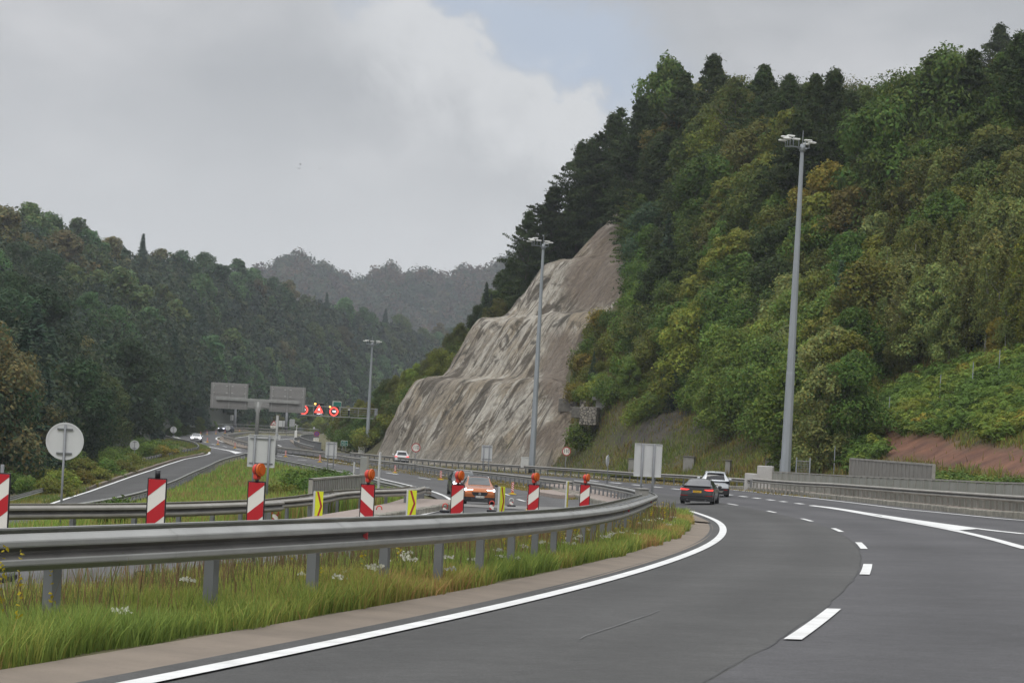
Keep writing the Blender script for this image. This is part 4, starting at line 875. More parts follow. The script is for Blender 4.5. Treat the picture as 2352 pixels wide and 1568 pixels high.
SKY = [('beech', 1165, 555, 10, 'dark', .8), ('beech', 1222, 440, 16, 'dark', .8), ('beech', 1262, 372, 17, 'dark', .8), ('beech', 1325, 262, 20, 'dark', .8), ('beech', 1360, 275, 19, 'dark', .8), ('beech', 1408, 215, 20, 'dark', .8), ('thin', 1438, 190, 20, 'dark', .8), ('beech', 1470, 165, 21, 'dark', .8),
       ('broad', 1528, 105, 20, 'mid', .8), ('beech', 1570, 100, 21, 'dark', .8), ('beech', 1640, 68, 20, 'dark', .8), ('thin', 1690, 130, 17, 'mid', .8), ('beech', 1752, 92, 18, 'dark', .8), ('beech', 1815, 118, 17, 'dark', .8), ('beech', 1868, 110, 18, 'dark', .8), ('beech', 1912, 98, 19, 'dark', .8), ('beech', 1952, 150, 18, 'dark', .8), ('beech', 1850, 175, 19, 'dark', .8),
       ('beech', 1935, 200, 17, 'dark', .8), ('beech', 1975, 228, 15, 'dark', .8),
       ('broad', 2035, 205, 17, 'green', .8), ('beech', 2095, 110, 18, 'dark', .8), ('beech', 2140, 62, 19, 'dark', .8), ('broad', 2190, 95, 17, 'mid', .8), ('beech', 2235, 50, 18, 'dark', .8), ('beech', 2300, 28, 19, 'dark', .8), ('beech', 2345, 2, 19, 'dark', .8), ('beech', 2400, -10, 19, 'dark', .8),
       ('broad', 2060, 160, 17, 'mid', .8), ('broad', 1990, 268, 12, 'green', .8)]
SKY += [('broad', 1985, 192, 9, 'mid', .8), ('broad', 2020, 186, 9, 'green', .8), ('beech', 2056, 165, 11, 'dark', .8), ('beech', 2004, 215, 9, 'dark', .8), ('broad', 2085, 150, 10, 'mid', .8)]
for a in SKY: rtree(*a)
KEY = [('broad', 1705, 165, 13, 'olive'), ('layer', 1810, 235, 13, 'yg'), ('layer', 1740, 255, 13, 'olive'), ('layer', 1760, 330, 11, 'yg'), ('layer', 1680, 400, 11, 'yg'), ('layer', 1830, 300, 11, 'gold'), ('layer', 1900, 350, 12, 'gold'), ('layer', 1890, 420, 12, 'yg'), ('layer', 1965, 400, 12, 'rust'),
       ('layer', 1690, 500, 11, 'yg'), ('layer', 1660, 540, 10, 'yg'), ('layer', 1630, 515, 7, 'gold'), ('broad', 1540, 250, 14, 'rust'), ('beech', 1500, 330, 14, 'dark'), ('beech', 1600, 310, 14, 'dark'), ('broad', 1590, 195, 12, 'gold'), ('broad', 1640, 215, 12, 'olive'),
       ('spruce', 1530, 470, 13, 'spr'), ('spruce', 1500, 560, 11, 'spr'), ('layer', 1490, 455, 10, 'blue'), ('layer', 1500, 505, 10, 'green'), ('layer', 1485, 600, 8, 'green'), ('layer', 1600, 620, 10, 'yg'), ('layer', 1570, 660, 9, 'green'), ('layer', 1530, 640, 8, 'mid'),
       ('broad', 2060, 270, 12, 'green'), ('broad', 2130, 200, 12, 'yg'), ('broad', 2200, 170, 12, 'yg'), ('broad', 2260, 200, 12, 'olive'), ('broad', 2090, 350, 11, 'olive'), ('layer', 2110, 365, 8, 'rust'), ('layer', 2060, 410, 8, 'rust'), ('broad', 2180, 320, 11, 'olive'), ('broad', 2290, 300, 11, 'dark'),
       ('spruce', 2070, 500, 8, 'blue'), ('birch', 2150, 330, 12, 'birch'), ('birch', 2260, 400, 12, 'birch'), ('birch', 2335, 360, 12, 'birch'), ('birch', 2170, 512, 12, 'birch'), ('birch', 2110, 590, 10, 'birch'), ('birch', 2215, 500, 12, 'birch'), ('birch', 2270, 540, 11, 'birch'), ('birch', 2330, 470, 12, 'birch'), ('birch', 1935, 520, 10, 'birch'), ('birch', 1960, 600, 10, 'birch'),
       ('birch', 2060, 620, 9, 'birch'), ('birch', 2030, 660, 9, 'birch'), ('birch', 2290, 610, 10, 'birch'), ('birch', 2350, 600, 10, 'birch'),
       ('broad', 1740, 655, 8, 'birch'), ('broad', 1780, 660, 8, 'birch'), ('broad', 1720, 720, 7, 'birch'), ('broad', 1860, 720, 8, 'lime'), ('broad', 1900, 770, 8, 'lime'), ('broad', 1950, 740, 8, 'yg'), ('broad', 2010, 730, 8, 'yg'), ('broad', 1850, 800, 6, 'lime'), ('broad', 2070, 720, 8, 'olive'), ('broad', 2290, 715, 6, 'gold'),
       ('shrub', 1450, 705, 4, 'olive'), ('shrub', 1390, 715, 3, 'gold'), ('shrub', 1420, 760, 3.5, 'yg'), ('shrub', 1360, 745, 3, 'yg'), ('shrub', 1340, 800, 3, 'gold'), ('spruce', 1362, 790, 4.2, 'blue'), ('shrub', 1440, 790, 4, 'fresh'), ('shrub', 1480, 800, 4, 'yg'), ('broad', 1440, 820, 5, 'fresh'), ('shrub', 1400, 840, 3.5, 'fresh'), ('broad', 1560, 790, 6, 'blue'), ('spruce', 1555, 750, 6, 'blue'), ('spruce', 1540, 840, 4.5, 'spr'), ('birch', 1628, 770, 6.5, 'yg'), ('birch', 1610, 740, 7, 'yg'),
       ('shrub', 1335, 955, 3.2, 'fresh'), ('shrub', 1490, 880, 3, 'fresh'), ('shrub', 1455, 905, 2.6, 'lime'), ('shrub', 1370, 905, 1.6, 'olive'), ('broad', 1620, 895, 3, 'spr'), ('broad', 1580, 830, 4.5, 'green'), ('shrub', 1760, 860, 3.2, 'yg'), ('shrub', 1840, 890, 3, 'yg'), ('shrub', 1800, 905, 2.6, 'gold'), ('shrub', 1330, 850, 3, 'gold'), ('shrub', 1310, 870, 2.4, 'gold'), ('shrub', 1330, 870, 2.6, 'fresh'), ('spruce', 1362, 548, 2.6, 'blue')]
for a in KEY: rtree(*a)
print('not placed', a_log)
# fill the rest of the wooded slope; tree tops keep apart in the view
ROCKPX = [(815, 1035), (920, 880), (1005, 865), (1075, 735), (1155, 705), (1235, 580), (1310, 555), (1395, 455), (1425, 470), (1440, 600), (1420, 700), (1325, 770), (1305, 860), (1320, 1000), (1225, 1060)]
def inside(x, y, poly):
    c = False; j = len(poly)-1
    for i in range(len(poly)):
        (xi, yi), (xj, yj) = poly[i], poly[j]
        if (yi > y) != (yj > y) and x < (xj-xi)*(y-yi)/(yj-yi)+xi: c = not c
        j = i
    return c
low_edge = [(1100, 640), (1240, 420), (1310, 430), (1395, 440), (1440, 600), (1450, 680), (1520, 760), (1600, 790), (1720, 790), (1800, 820), (1900, 830), (1990, 790), (2100, 745), (2360, 690)]
sky_e = [(1100, 650), (1165, 560), (1225, 445), (1325, 270), (1408, 222), (1470, 175), (1530, 115), (1640, 80), (1700, 140), (1760, 100), (1912, 105), (1985, 240), (2010, 262), (2040, 205), (2095, 120), (2140, 72), (2352, 10)]
def fill(n, hs, cols, kinds, sep, x0=1110, x1=2420):
    c = 0
    for _ in range(n*40):
        if c >= n: break
        x = random.uniform(x0, x1); ys = np.interp(x, *zip(*sky_e))+22; yl = np.interp(x, *zip(*low_edge)); y = random.uniform(ys, yl)
        if yl < ys+8: continue
        h = random.uniform(*hs)*(1-.35*(y-ys)/max(yl-ys, 1))
        if inside(x, y+25, ROCKPX) or inside(x-38, y+40, ROCKPX) or inside(x+10, y+60, ROCKPX) or any(math.hypot((x-a)/1.0, (y-b_)/.8) < sep for a, b_, _ in TOPS): continue
        warm = fbm(x, y, 160, 9); k = random.random(); dk = y < ys+180 or x < 1580
        pal = ['dark', 'dark', 'mid', 'olive'] if dk and warm < .52 else (['yg', 'olive', 'mid', 'gold'] if warm > .53 else ['mid', 'green', 'olive', 'dark'])
        if x > 1990 and y > 420: pal = ['birch', 'birch', 'olive', 'yg']; kk = random.choice(['birch', 'birch', 'broad'])
        elif y > 600: pal = ['fresh', 'fresh', 'yg', 'birch', 'lime', 'green']; kk = random.choice(['broad', 'layer', 'broad'])
        elif dk: kk = random.choice(['beech', 'beech', 'layer', 'broad'])
        else: kk = random.choice(['layer', 'broad', 'layer', 'beech'])
        if random.random() < .05 and kk != 'birch' and y > ys+60: kk, pal = 'spruce', ['spr', 'blue']
        cc = random.choice(pal)
        if cc == 'gold' and (kk == 'beech' or random.random() < .8): cc = 'olive'
        if rtree(kk, x, y, h, cc): c += 1
    return c
n1 = fill(235, (10, 14.5), None, None, 37)
# lower scrub between the trees and the grassy cutting
def scrub(n, poly, hs, cols, sep=26, kinds=('shrub',)):
    xs_, ys_ = zip(*poly); c = 0
    for _ in range(n*60):
        if c >= n: break
        x = random.uniform(min(xs_), max(xs_)); y = random.uniform(min(ys_), max(ys_))
        if not inside(x, y, poly) or any(math.hypot(x-a, y-b_) < sep for a, b_, _ in TOPS[-400:]): continue
        if rtree(random.choice(kinds), x, y, random.uniform(*hs), random.choice(cols)): c += 1
scrub(34, [(1330, 760), (1440, 690), (1520, 760), (1560, 850), (1480, 890), (1400, 880), (1330, 850), (1310, 800)], (1.8, 3.2), ['fresh', 'yg', 'lime', 'olive', 'green'], 22)
scrub(30, [(1500, 760), (1620, 760), (1800, 790), (1830, 880), (1760, 900), (1640, 870), (1560, 880)], (2.2, 4.2), ['green', 'fresh', 'mid', 'yg', 'blue'], 26, ('shrub', 'shrub', 'broad'))
scrub(26, [(1810, 800), (1950, 760), (2080, 760), (2020, 850), (1960, 900), (1900, 980), (1830, 960), (1815, 880)], (2.2, 4.5), ['yg', 'lime', 'olive', 'mid'], 26, ('shrub', 'broad'))
# beyond the rock face the wooded shoulder runs down to the gantry
for (k, x, y, h, c) in [('spruce', 1105, 640, 9, 'spr'), ('spruce', 1130, 660, 7, 'spr'), ('broad', 1120, 650, 6, 'mid'), ('broad', 1150, 610, 7, 'dark'), ('spruce', 1110, 640, 8, 'spr'), ('broad', 1090, 690, 6, 'dark'), ('broad', 1140, 690, 5, 'olive'), ('broad', 1050, 730, 6, 'olive'), ('broad', 1030, 755, 5.5, 'olive'), ('broad', 1005, 790, 6, 'yg'), ('broad', 985, 800, 5.5, 'olive'), ('broad', 955, 815, 6, 'lime'), ('broad', 930, 830, 5.5, 'yg'),
                        ('broad', 905, 845, 5.5, 'olive'), ('broad', 880, 860, 5.5, 'mid'), ('broad', 860, 880, 5, 'mid'), ('broad', 840, 905, 5, 'yg'), ('broad', 820, 890, 5.5, 'yg'), ('shrub', 980, 850, 4, 'yg'), ('shrub', 900, 890, 4, 'olive'), ('broad', 875, 920, 4.5, 'olive'), ('broad', 1180, 600, 6, 'dark'), ('broad', 1200, 560, 6, 'dark'),
                        ('broad', 1230, 505, 7, 'dark'), ('broad', 1270, 470, 7, 'dark'), ('broad', 1300, 440, 8, 'mid'), ('beech', 1215, 500, 8, 'dark'), ('beech', 1250, 440, 9, 'dark'), ('beech', 1285, 350, 11, 'dark'), ('beech', 1290, 420, 10, 'dark'), ('beech', 1340, 380, 10, 'dark'), ('broad', 1165, 640, 5, 'mid'),
                        ('broad', 800, 930, 5, 'mid'), ('broad', 830, 945, 4.5, 'green'), ('broad', 850, 950, 4, 'olive'), ('shrub', 790, 960, 4, 'green'), ('shrub', 815, 970, 4, 'mid'), ('broad', 770, 950, 5, 'mid'), ('shrub', 745, 965, 4, 'green'), ('shrub', 835, 975, 3.2, 'olive'), ('shrub', 770, 985, 3, 'mid'), ('shrub', 800, 995, 2.6, 'green'), ('broad', 740, 935, 5, 'lime'), ('broad', 750, 905, 6, 'olive'), ('broad', 790, 905, 6, 'yg')]:
    rtree(k, x, y, h, c)
scrub(60, [(740, 1000), (830, 890), (930, 855), (1000, 810), (1080, 720), (1120, 740), (1020, 860), (930, 895), (880, 960), (815, 1035)], (2.2, 4.6), ['yg', 'olive', 'mid', 'green', 'lime'], 17, ('shrub', 'broad'))
# ---- left hillside and far hill
def grid_pt(G, a, v):
    n, m = G.shape[:2]; i = a*(n-1); j = v*(m-1); i0 = min(int(i), n-2); j0 = min(int(j), m-2); fi, fj = i-i0, j-j0
    return (G[i0, j0]*(1-fi)+G[i0+1, j0]*fi)*(1-fj)+(G[i0, j0+1]*(1-fi)+G[i0+1, j0+1]*fi)*fj
LT = []; LC = dict(dark=(0.052, 0.096, 0.039), mid=(0.072, 0.132, 0.050), olive=(0.099, 0.136, 0.048), brown=(0.121, 0.119, 0.048), conif=(0.039, 0.073, 0.042), fresh=(0.091, 0.165, 0.059))
LN = dict(dark='dark green', mid='mid green', olive='olive green', brown='brownish green', conif='dark', fresh='fresh green')
def lzone(x, y, ys):
    if y < ys+45: return 'along the skyline of the left hill'
    if x < 330: return 'on the near flank of the left hill' if y < 800 else 'at the left hill foot behind the round sign'
    if y > 800: return 'on the left hill behind the grey sign boards'
    return 'on the middle of the left hill'
far_cards = []
l_sky = [(-60, 430), (0, 440), (60, 435), (120, 480), (200, 505), (330, 545), (450, 560), (570, 580), (680, 630), (790, 680), (930, 715), (1000, 735), (1150, 760)]
cnt = 0
for _ in range(30000):
    a, v = random.random(), random.uniform(.0, .70); P = grid_pt(LG, v, a); h = random.uniform(11, 17); q = to_px(P+np.array([0, 0, h])); x, y = q
    if x < -70 or x > 1130 or y > 965: continue
    sc = F/P[1]; sep = max(30, min(62, sc*6.0))
    if any(abs(x-c) < sep and math.hypot(x-c, (y-b_)*1.35) < sep for c, b_ in LT): continue
    LT.append((x, y)); ys = np.interp(x, *zip(*l_sky)); conw = fbm(x, y, 170, 21)+(.12 if 420 < x < 900 and y > 600 else -.05)
    con = random.random() < (.75 if conw > .56 else .12) and not (x < 260 and y < ys+90)
    if con: kind, c = 'fspruce', 'conif'
    else: kind, c = 'fbroad', random.choice(['dark', 'mid', 'olive', 'dark', 'dark', 'mid', 'brown'] if fbm(x, y, 120, 31) < .55 else ['olive', 'mid', 'mid', 'olive', 'brown'])
    if y > 860 and not con: c = random.choice(['fresh', 'mid', 'dark'])
    P = P.copy(); P[2] -= .6; nm = 'spruce_tree' if con else 'woodland_tree'; lk = 'pointed conifer' if con else 'broadleaf tree'; cnt += 1
    if cnt <= 285:
        tree(kind if P[1] > 520 or con else 'broad', nm, P, h*(1.05 if con else .95), tuple(np.array(LC[c])*random.uniform(.7, 1.45)), f'{LN[c]} {lk} {lzone(x, y, ys)}', 'tree', f'{LN[c]} {lk}s {lzone(x, y, ys)}', 1.12 if not con else 1.05)
print('left trees', cnt, 'right', n1)
# far hill in the haze: one continuous wood
def wood(name, G, n, h, size, seed, lab, vr=(.02, .72), pal=None, m=70):
    rng = np.random.default_rng(seed); C = []; T = []; Nn = []
    pal = np.array(pal or [(.05, .07, .03), (.075, .075, .034), (.10, .07, .036), (.045, .065, .03), (.085, .062, .034)])
    for _ in range(n):
        P = grid_pt(G, rng.uniform(*vr), rng.uniform(0, 1)); hh = h*rng.uniform(.7, 1.3); u = rng.normal(size=(m, 3)); u /= np.linalg.norm(u, axis=1)[:, None]; u[:, 2] = np.abs(u[:, 2])*1.1-.15
        w = hh*rng.uniform(.3, .42); p = u*np.array([w, w, hh*.55])*(rng.uniform(.6, 1.1, m))[:, None]; p[:, 2] += hh*.42; C.append(p+P); Nn.append(u+rng.normal(0, .4, (m, 3))); T.append(tint(m, rng, .7, 1.3, .08, pal[rng.integers(len(pal))]))
    C, Nn, T = map(np.concatenate, (C, Nn, T)); V, Q = cards(C, Nn, size*np.clip(C[:, 1]/900, .35, 3) if name[0] == 'l' else np.full(len(C), size), rng, .8)
    o = bpy.data.objects.new(name, big_mesh(name, V, Q, [M['leaf']], cols=T)); COL.objects.link(o); o['kind'] = 'stuff'; tag(o, lab, 'woodland'); return o
wood('left_woodland', LG, 3600, 9.5, 1.5, 8, 'dense dark woodland filling the left hillside between its larger trees', (.0, .70), [(.034, .056, .028), (.046, .074, .034), (.06, .076, .034), (.028, .046, .03)], 60)
wood('far_woodland', FG, 1700, 22, 2.9, 3, 'hazy autumn woodland covering the far hill between the two nearer hills', m=110)

# undergrowth that closes the wood floor of the right hill
def understory():
    rng = np.random.default_rng(77); q = to_px(CP); ys = np.interp(q[:, 0], *zip(*sky_e)); yl = np.interp(q[:, 0], *zip(*low_edge))
    ok = (q[:, 1] > ys-30) & (q[:, 1] < yl+60) & (q[:, 0] > 1100) & (q[:, 0] < 2450); ok &= ~np.array([inside(a+4, b+30, ROCKPX) or inside(a, b+2, ROCKPX) for a, b in q]); ok &= (CT < 352) | (q[:, 0] < 1330); K = np.where(ok)[0]
    K = rng.choice(K, 6500); C = []; Nn = []; T = []; pal = np.array([(.06, .095, .03), (.08, .125, .036), (.11, .13, .038), (.13, .13, .04)])
    for k in K:
        m = 90; w = rng.uniform(1.2, 2.6); hh = rng.uniform(1.4, 4.2); u = rng.normal(size=(m, 3)); u /= np.linalg.norm(u, axis=1)[:, None]; u[:, 2] = abs(u[:, 2])
        C.append(CP[k]+u*np.array([w, w, hh])*(rng.uniform(.4, 1.05, m))[:, None]+np.array([rng.uniform(-1, 1), rng.uniform(-1, 1), 0])); Nn.append(u+rng.normal(0, .5, (m, 3))); T.append(tint(m, rng, .7, 1.25, .1, pal[rng.integers(4)]))
    C, Nn, T = map(np.concatenate, (C, Nn, T)); V, Q = cards(C, Nn, np.full(len(C), .32), rng, .7)
    o = bpy.data.objects.new('undergrowth', big_mesh('undergrowth', V, Q, [M['leaf']], cols=T)); COL.objects.link(o); o['kind'] = 'stuff'; tag(o, 'dense leafy undergrowth between the trees of the right hillside', 'undergrowth')
understory()
# ================================================================== grass, weeds, bracken, bushes
def blades(name, Pts, hgt, wid, pal, lab, cat, seed=1, lean=.35, mats=None, tips=None):
    """bent grass blades rooted at Pts"""
    rng = np.random.default_rng(seed); n = len(Pts); h = (np.asarray(hgt)*rng.uniform(.55, 1.25, n)); w = np.asarray(wid)*rng.uniform(.6, 1.3, n)
    a = rng.uniform(0, 6.28, n); d = np.stack([np.cos(a), np.sin(a)], 1); l = rng.uniform(.1, 1, n)*lean*h; b = a+1.57+rng.normal(0, .6, n); s = np.stack([np.cos(b), np.sin(b)], 1)*w[:, None]*.5
    V = np.zeros((n, 6, 3)); V[:] = Pts[:, None]
    for k, (f, q) in enumerate(((0, 1.), (.55, .8), (1., .12))):
        V[:, 2*k, :2] += d*(l*f**1.8)[:, None]-s*q; V[:, 2*k+1, :2] += d*(l*f**1.8)[:, None]+s*q; V[:, 2*k:2*k+2, 2] += (h*f*(1-.12*f))[:, None]
    Q = np.concatenate([np.arange(n)[:, None]*6+np.array([0, 1, 3, 2]), np.arange(n)[:, None]*6+np.array([2, 3, 5, 4])])
    pal = np.array(pal); pk = (fbm(Pts[:, 0], Pts[:, 1], 5, seed+3)*1.5-.25+rng.normal(0, .16, n)); ix = np.clip((pk*len(pal)).astype(int), 0, len(pal)-1)
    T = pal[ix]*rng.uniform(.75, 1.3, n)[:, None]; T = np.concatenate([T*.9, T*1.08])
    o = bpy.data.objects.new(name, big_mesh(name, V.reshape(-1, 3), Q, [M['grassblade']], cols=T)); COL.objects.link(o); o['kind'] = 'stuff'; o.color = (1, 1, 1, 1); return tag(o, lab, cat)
def strip_pts(s0, s1, o0, o1, dens, seed, dz=-.12, dens1=None):
    rng = np.random.default_rng(seed); n = int((s1-s0)*abs(o1-o0)*dens); s = rng.uniform(s0, s1, n)
    o = rng.uniform(min(o0, o1), max(o0, o1), n); o = np.where(o > -5.05, o+(fbm(s, s*0, 1.3, 88)-.45)*.5, o); X, Y, _ = own(s, o); return np.stack([X, Y, H(X, Y)+dz], 1)
verge = MB(); vs_ = np.arange(-6, 100, 1.2); G4 = np.stack([np.stack([*own(vs_, o)[:2], H(*own(vs_, o)[:2])+z], -1) for o, z in ((-4.8, .03), (-5.4, .02), (-6.4, 0.0), (-7.2, -.04), (-8.2, -.15))], 1); struct(verge.grid(G4, flip=True).build('grass_verge', M['soil']))
GP = [(0.185, 0.263, 0.065), (0.240, 0.312, 0.073), (0.305, 0.333, 0.081), (0.371, 0.312, 0.101), (0.414, 0.263, 0.111)]
GP2 = [(0.153, 0.222, 0.060), (0.218, 0.282, 0.069), (0.326, 0.322, 0.081), (0.435, 0.343, 0.101), (0.371, 0.222, 0.101)]
near_g = np.concatenate([strip_pts(11, 30, -4.92, -7.6, 1700, 1, -.02), strip_pts(30, 50, -4.92, -7.2, 900, 2, -.02), strip_pts(50, 98, -4.85, -7.0, 420, 3, -.02)])
d_ = np.hypot(near_g[:, 0], near_g[:, 1]); rg = np.random.default_rng(4); hv = .17+.36*fbm(near_g[:, 0], near_g[:, 1], 2.2, 41)
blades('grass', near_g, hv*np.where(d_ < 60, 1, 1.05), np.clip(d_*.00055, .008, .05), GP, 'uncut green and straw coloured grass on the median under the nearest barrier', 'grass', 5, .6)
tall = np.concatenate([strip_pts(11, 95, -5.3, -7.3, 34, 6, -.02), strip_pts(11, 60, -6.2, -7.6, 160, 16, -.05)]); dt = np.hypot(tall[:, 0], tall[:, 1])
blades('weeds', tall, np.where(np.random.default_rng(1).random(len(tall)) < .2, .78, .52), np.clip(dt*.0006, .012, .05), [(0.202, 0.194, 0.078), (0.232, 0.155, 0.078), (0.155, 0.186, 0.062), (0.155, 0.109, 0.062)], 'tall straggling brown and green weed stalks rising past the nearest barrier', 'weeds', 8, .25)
# flowers: white umbels and yellow spikes
def flowers():
    rng = np.random.default_rng(12); C = []; T = []
    for k in range(46):
        s = rng.uniform(16, 75); o = rng.uniform(-6.0, -5.1) if k % 3 else rng.uniform(-5.5, -5.0); X, Y, _ = own(s, o); z = float(H(X, Y))+rng.uniform(.28, .48); m = 22
        C.append(np.array([X, Y, z])+rng.normal(0, 1, (m, 3))*np.array([.045, .045, .012])); T.append(np.tile((.62, .62, .52), (m, 1))*rng.uniform(.8, 1.1))
    for k in range(60):
        s = rng.uniform(14, 80); o = rng.uniform(-7.2, -5.2); X, Y, _ = own(s, o); z = float(H(X, Y)); m = 26; zz = rng.uniform(.25, .85, m)
        C.append(np.stack([X+rng.normal(0, .018, m), Y+rng.normal(0, .018, m), z+zz], 1)); T.append(np.tile((.50, .40, .03), (m, 1))*rng.uniform(.7, 1.1))
    C, T = np.concatenate(C), np.concatenate(T); V, Q = cards(C, rng.normal(size=(len(C), 3))+np.array([0, -.6, .8]), np.full(len(C), .035), rng, .9)
    o = bpy.data.objects.new('wildflowers', big_mesh('wildflowers', V, Q, [M['grassblade']], cols=T)); COL.objects.link(o); o['kind'] = 'stuff'; tag(o, 'white umbels and yellow flower spikes scattered in the median grass', 'wildflowers')
flowers()
far_strip = np.concatenate([strip_pts(98, 240, -5.2, -6.6, 60, 21), strip_pts(118, 330, -3.4, -6.2, 34, 22)])
def band(P, side, w, dens, seed, dz=-.1):
    rng = np.random.default_rng(seed); L_ = np.sum(np.hypot(*np.diff(P[:, :2], axis=0).T)); n = int(L_*w*dens); i = rng.uniform(0, len(P)-1.001, n); k = i.astype(int); f = (i-k)[:, None]; N = normals(P); q = (P[k]*(1-f)+P[k+1]*f)[:, :2]+N[k]*(side*rng.uniform(0, w, n))[:, None]
    return np.stack([q[:, 0], q[:, 1], H(q[:, 0], q[:, 1])+dz], 1)
mB = np.concatenate([nearC[iC-18:], medF[(medF[:, 1] > 232) & (medF[:, 1] < 330)]])
blades('grass', np.concatenate([band(mB, -1, 2.2, 26, 3), band(mB, 1, 1.4, 14, 4), band(railA[kA-30:], 1, 2.0, 26, 5), band(railA[kA-30:], -1, .8, 20, 6), band(own_far, 1, 1.0, 14, 7)]), .22, .07, [(0.202, 0.202, 0.062), (0.279, 0.225, 0.062), (0.310, 0.217, 0.070), (0.186, 0.202, 0.054)], 'short yellowing grass along the median and the foot of the slope', 'grass', 23, .5)
# grass island between the oncoming road and the slip road
rng_ = np.random.default_rng(9); IS = []
isl = [tuple(p[:2]) for p in offs(r2[2:], -.9)[::8]]+[tuple(p[:2]) for p in offs(rr, -.9)[::8]]+[(-26, 60), (-22, 30)]
ix_, iy_ = zip(*isl)
while len(IS) < 62000:
    q = np.stack([rng_.uniform(min(ix_), max(ix_), 20000), rng_.uniform(min(iy_), max(iy_), 20000)], 1); q = q[rng_.random(len(q)) < np.clip(90/q[:, 1], .2, 1)]; IS += [p for p in q if inside(p[0], p[1], isl)]
IS = np.array(IS); IS = np.column_stack([IS, H(IS[:, 0], IS[:, 1])-.15]); hI = .45+.75*fbm(IS[:, 0], IS[:, 1], 9, 51)
blades('tall_grass', IS, hI, np.clip(IS[:, 1]*.0006, .04, .14), [(.19, .30, .06), (.22, .33, .065), (.27, .33, .075), (.21, .31, .062), (.30, .27, .085), (.28, .21, .08), (.20, .31, .06)], 'tall green and russet grass filling the island between oncoming road and slip road', 'tall grass', 31, .35)
fs = np.concatenate([strip_pts(22, 84, -15.9, -18.5, 60, 33), strip_pts(20, 70, -15.0, -16.0, 50, 34, -.02)])
blades('grass', fs, .28, .04, [(0.155, 0.232, 0.054), (0.202, 0.256, 0.056), (0.264, 0.256, 0.062)], 'grass growing under the rust stained barrier of the island', 'grass', 35)
blades('grass', np.concatenate([band(rl[25:], -1, 1.8, 40, 41), band(rl[40:], 1, 1.4, 30, 42)]), .5, .09, [(0.139, 0.202, 0.053), (0.217, 0.232, 0.062), (0.279, 0.232, 0.070)], 'rough grass on both sides of the outer slip road guardrail', 'grass', 43)
# the cutting slope of the right hill
rng_ = np.random.default_rng(19); tq = rng_.uniform(60, 345, 420000); dq = rng_.uniform(0, 36, 420000)**1.0; SP = hill_pt(tq, dq); sp = to_px(SP); sx, sy = sp.T
keep = (sx > 1215) & (sx < 2420) & (sy > np.interp(sx, [1215, 1300, 1440, 1520, 1600, 1760, 1830, 1990, 2100, 2360], [1050, 690, 480, 700, 800, 830, 860, 800, 760, 700])-10)
keep &= ~((tq > np.interp(dq, rd, near)+1.5) & (tq < 354)); px = sp
sl = blobs([(1560, 945, 95, 22, -28), (1690, 905, 90, 30, -22), (1720, 880, 60, 22, -5), (1480, 985, 70, 16, -28), (1640, 960, 60, 14, -30), (1770, 960, 40, 40, 0), (1500, 1005, 60, 10, -20)])
rz_ = blobs([(2110, 1030, 115, 30, 9), (2260, 1055, 140, 30, 3), (2400, 1070, 120, 30, 2), (2020, 1000, 30, 22, -30)], 9)
keep &= (rng_.random(len(sl)) > sl*.72) & (rng_.random(len(sl)) > np.clip(rz_, 0, 1)*.985); SP = SP[keep]; print('slope grass', len(SP))
SP[:, 2] -= .25; px = to_px(SP)
hs = .35+.7*fbm(SP[:, 0], SP[:, 1], 4, 61)+np.clip((1000-px[:, 1])/500, 0, .4)
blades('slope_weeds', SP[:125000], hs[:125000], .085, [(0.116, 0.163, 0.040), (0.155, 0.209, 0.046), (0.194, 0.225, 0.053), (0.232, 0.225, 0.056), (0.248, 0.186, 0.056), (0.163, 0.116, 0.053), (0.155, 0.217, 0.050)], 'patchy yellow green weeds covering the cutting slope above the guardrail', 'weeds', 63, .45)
# bracken on the red earth bank
def bracken(name, poly, n, lab, seed, h=1.35):
    rng = np.random.default_rng(seed); q = to_px(CP); K = np.array([k for k in range(len(q)) if inside(q[k, 0], q[k, 1], poly)]); K = rng.choice(K, n); C = []; Nn = []; T = []
    pal = np.array([(.12, .20, .042), (.165, .25, .05), (.21, .27, .05), (.25, .28, .05), (.30, .25, .045), (.24, .15, .045)])
    for k in K:
        P = hill_pt(CT[k]+rng.uniform(-1., 1.), CD[k]+rng.uniform(-.7, .7)); hue = fbm(P[0], P[2]*2+P[1], 6, 71); c0 = pal[min(5, max(0, int((hue*1.7-.45)*5+rng.normal(0, .7))))]; w = rng.uniform(.7, 1.5); hh = h*rng.uniform(.6, 1.25)
        for f in range(13):
            a = rng.uniform(0, 6.28); m = 20; u = np.linspace(.1, 1, m); L_ = w*rng.uniform(.6, 1.1); up = hh*rng.uniform(.5, 1.1)
            ax = np.stack([np.cos(a)*L_*u, np.sin(a)*L_*u, up*(1.5*u-1.0*u**2.2)*1.3-.1], 1)+P; sd = rng.uniform(-1, 1, m)*(.26*(1-u)+.03)
            ax[:, 0] -= np.sin(a)*sd; ax[:, 1] += np.cos(a)*sd; C.append(ax); Nn.append(np.tile([np.cos(a)*.5, np.sin(a)*.5, .9], (m, 1))+rng.normal(0, .35, (m, 3))); T.append(np.tile(c0*rng.uniform(.7, 1.3), (m, 1))*rng.uniform(.85, 1.15, (m, 1)))
    C, Nn, T = map(np.concatenate, (C, Nn, T)); V, Q = cards(C, Nn, np.full(len(C), .24), rng, .5)
    o = bpy.data.objects.new(name, big_mesh(name, V, Q, [M['grassblade']], cols=T)); COL.objects.link(o); o['kind'] = 'stuff'; o.color = (1, 1, 1, 1); tag(o, lab, 'bracken')
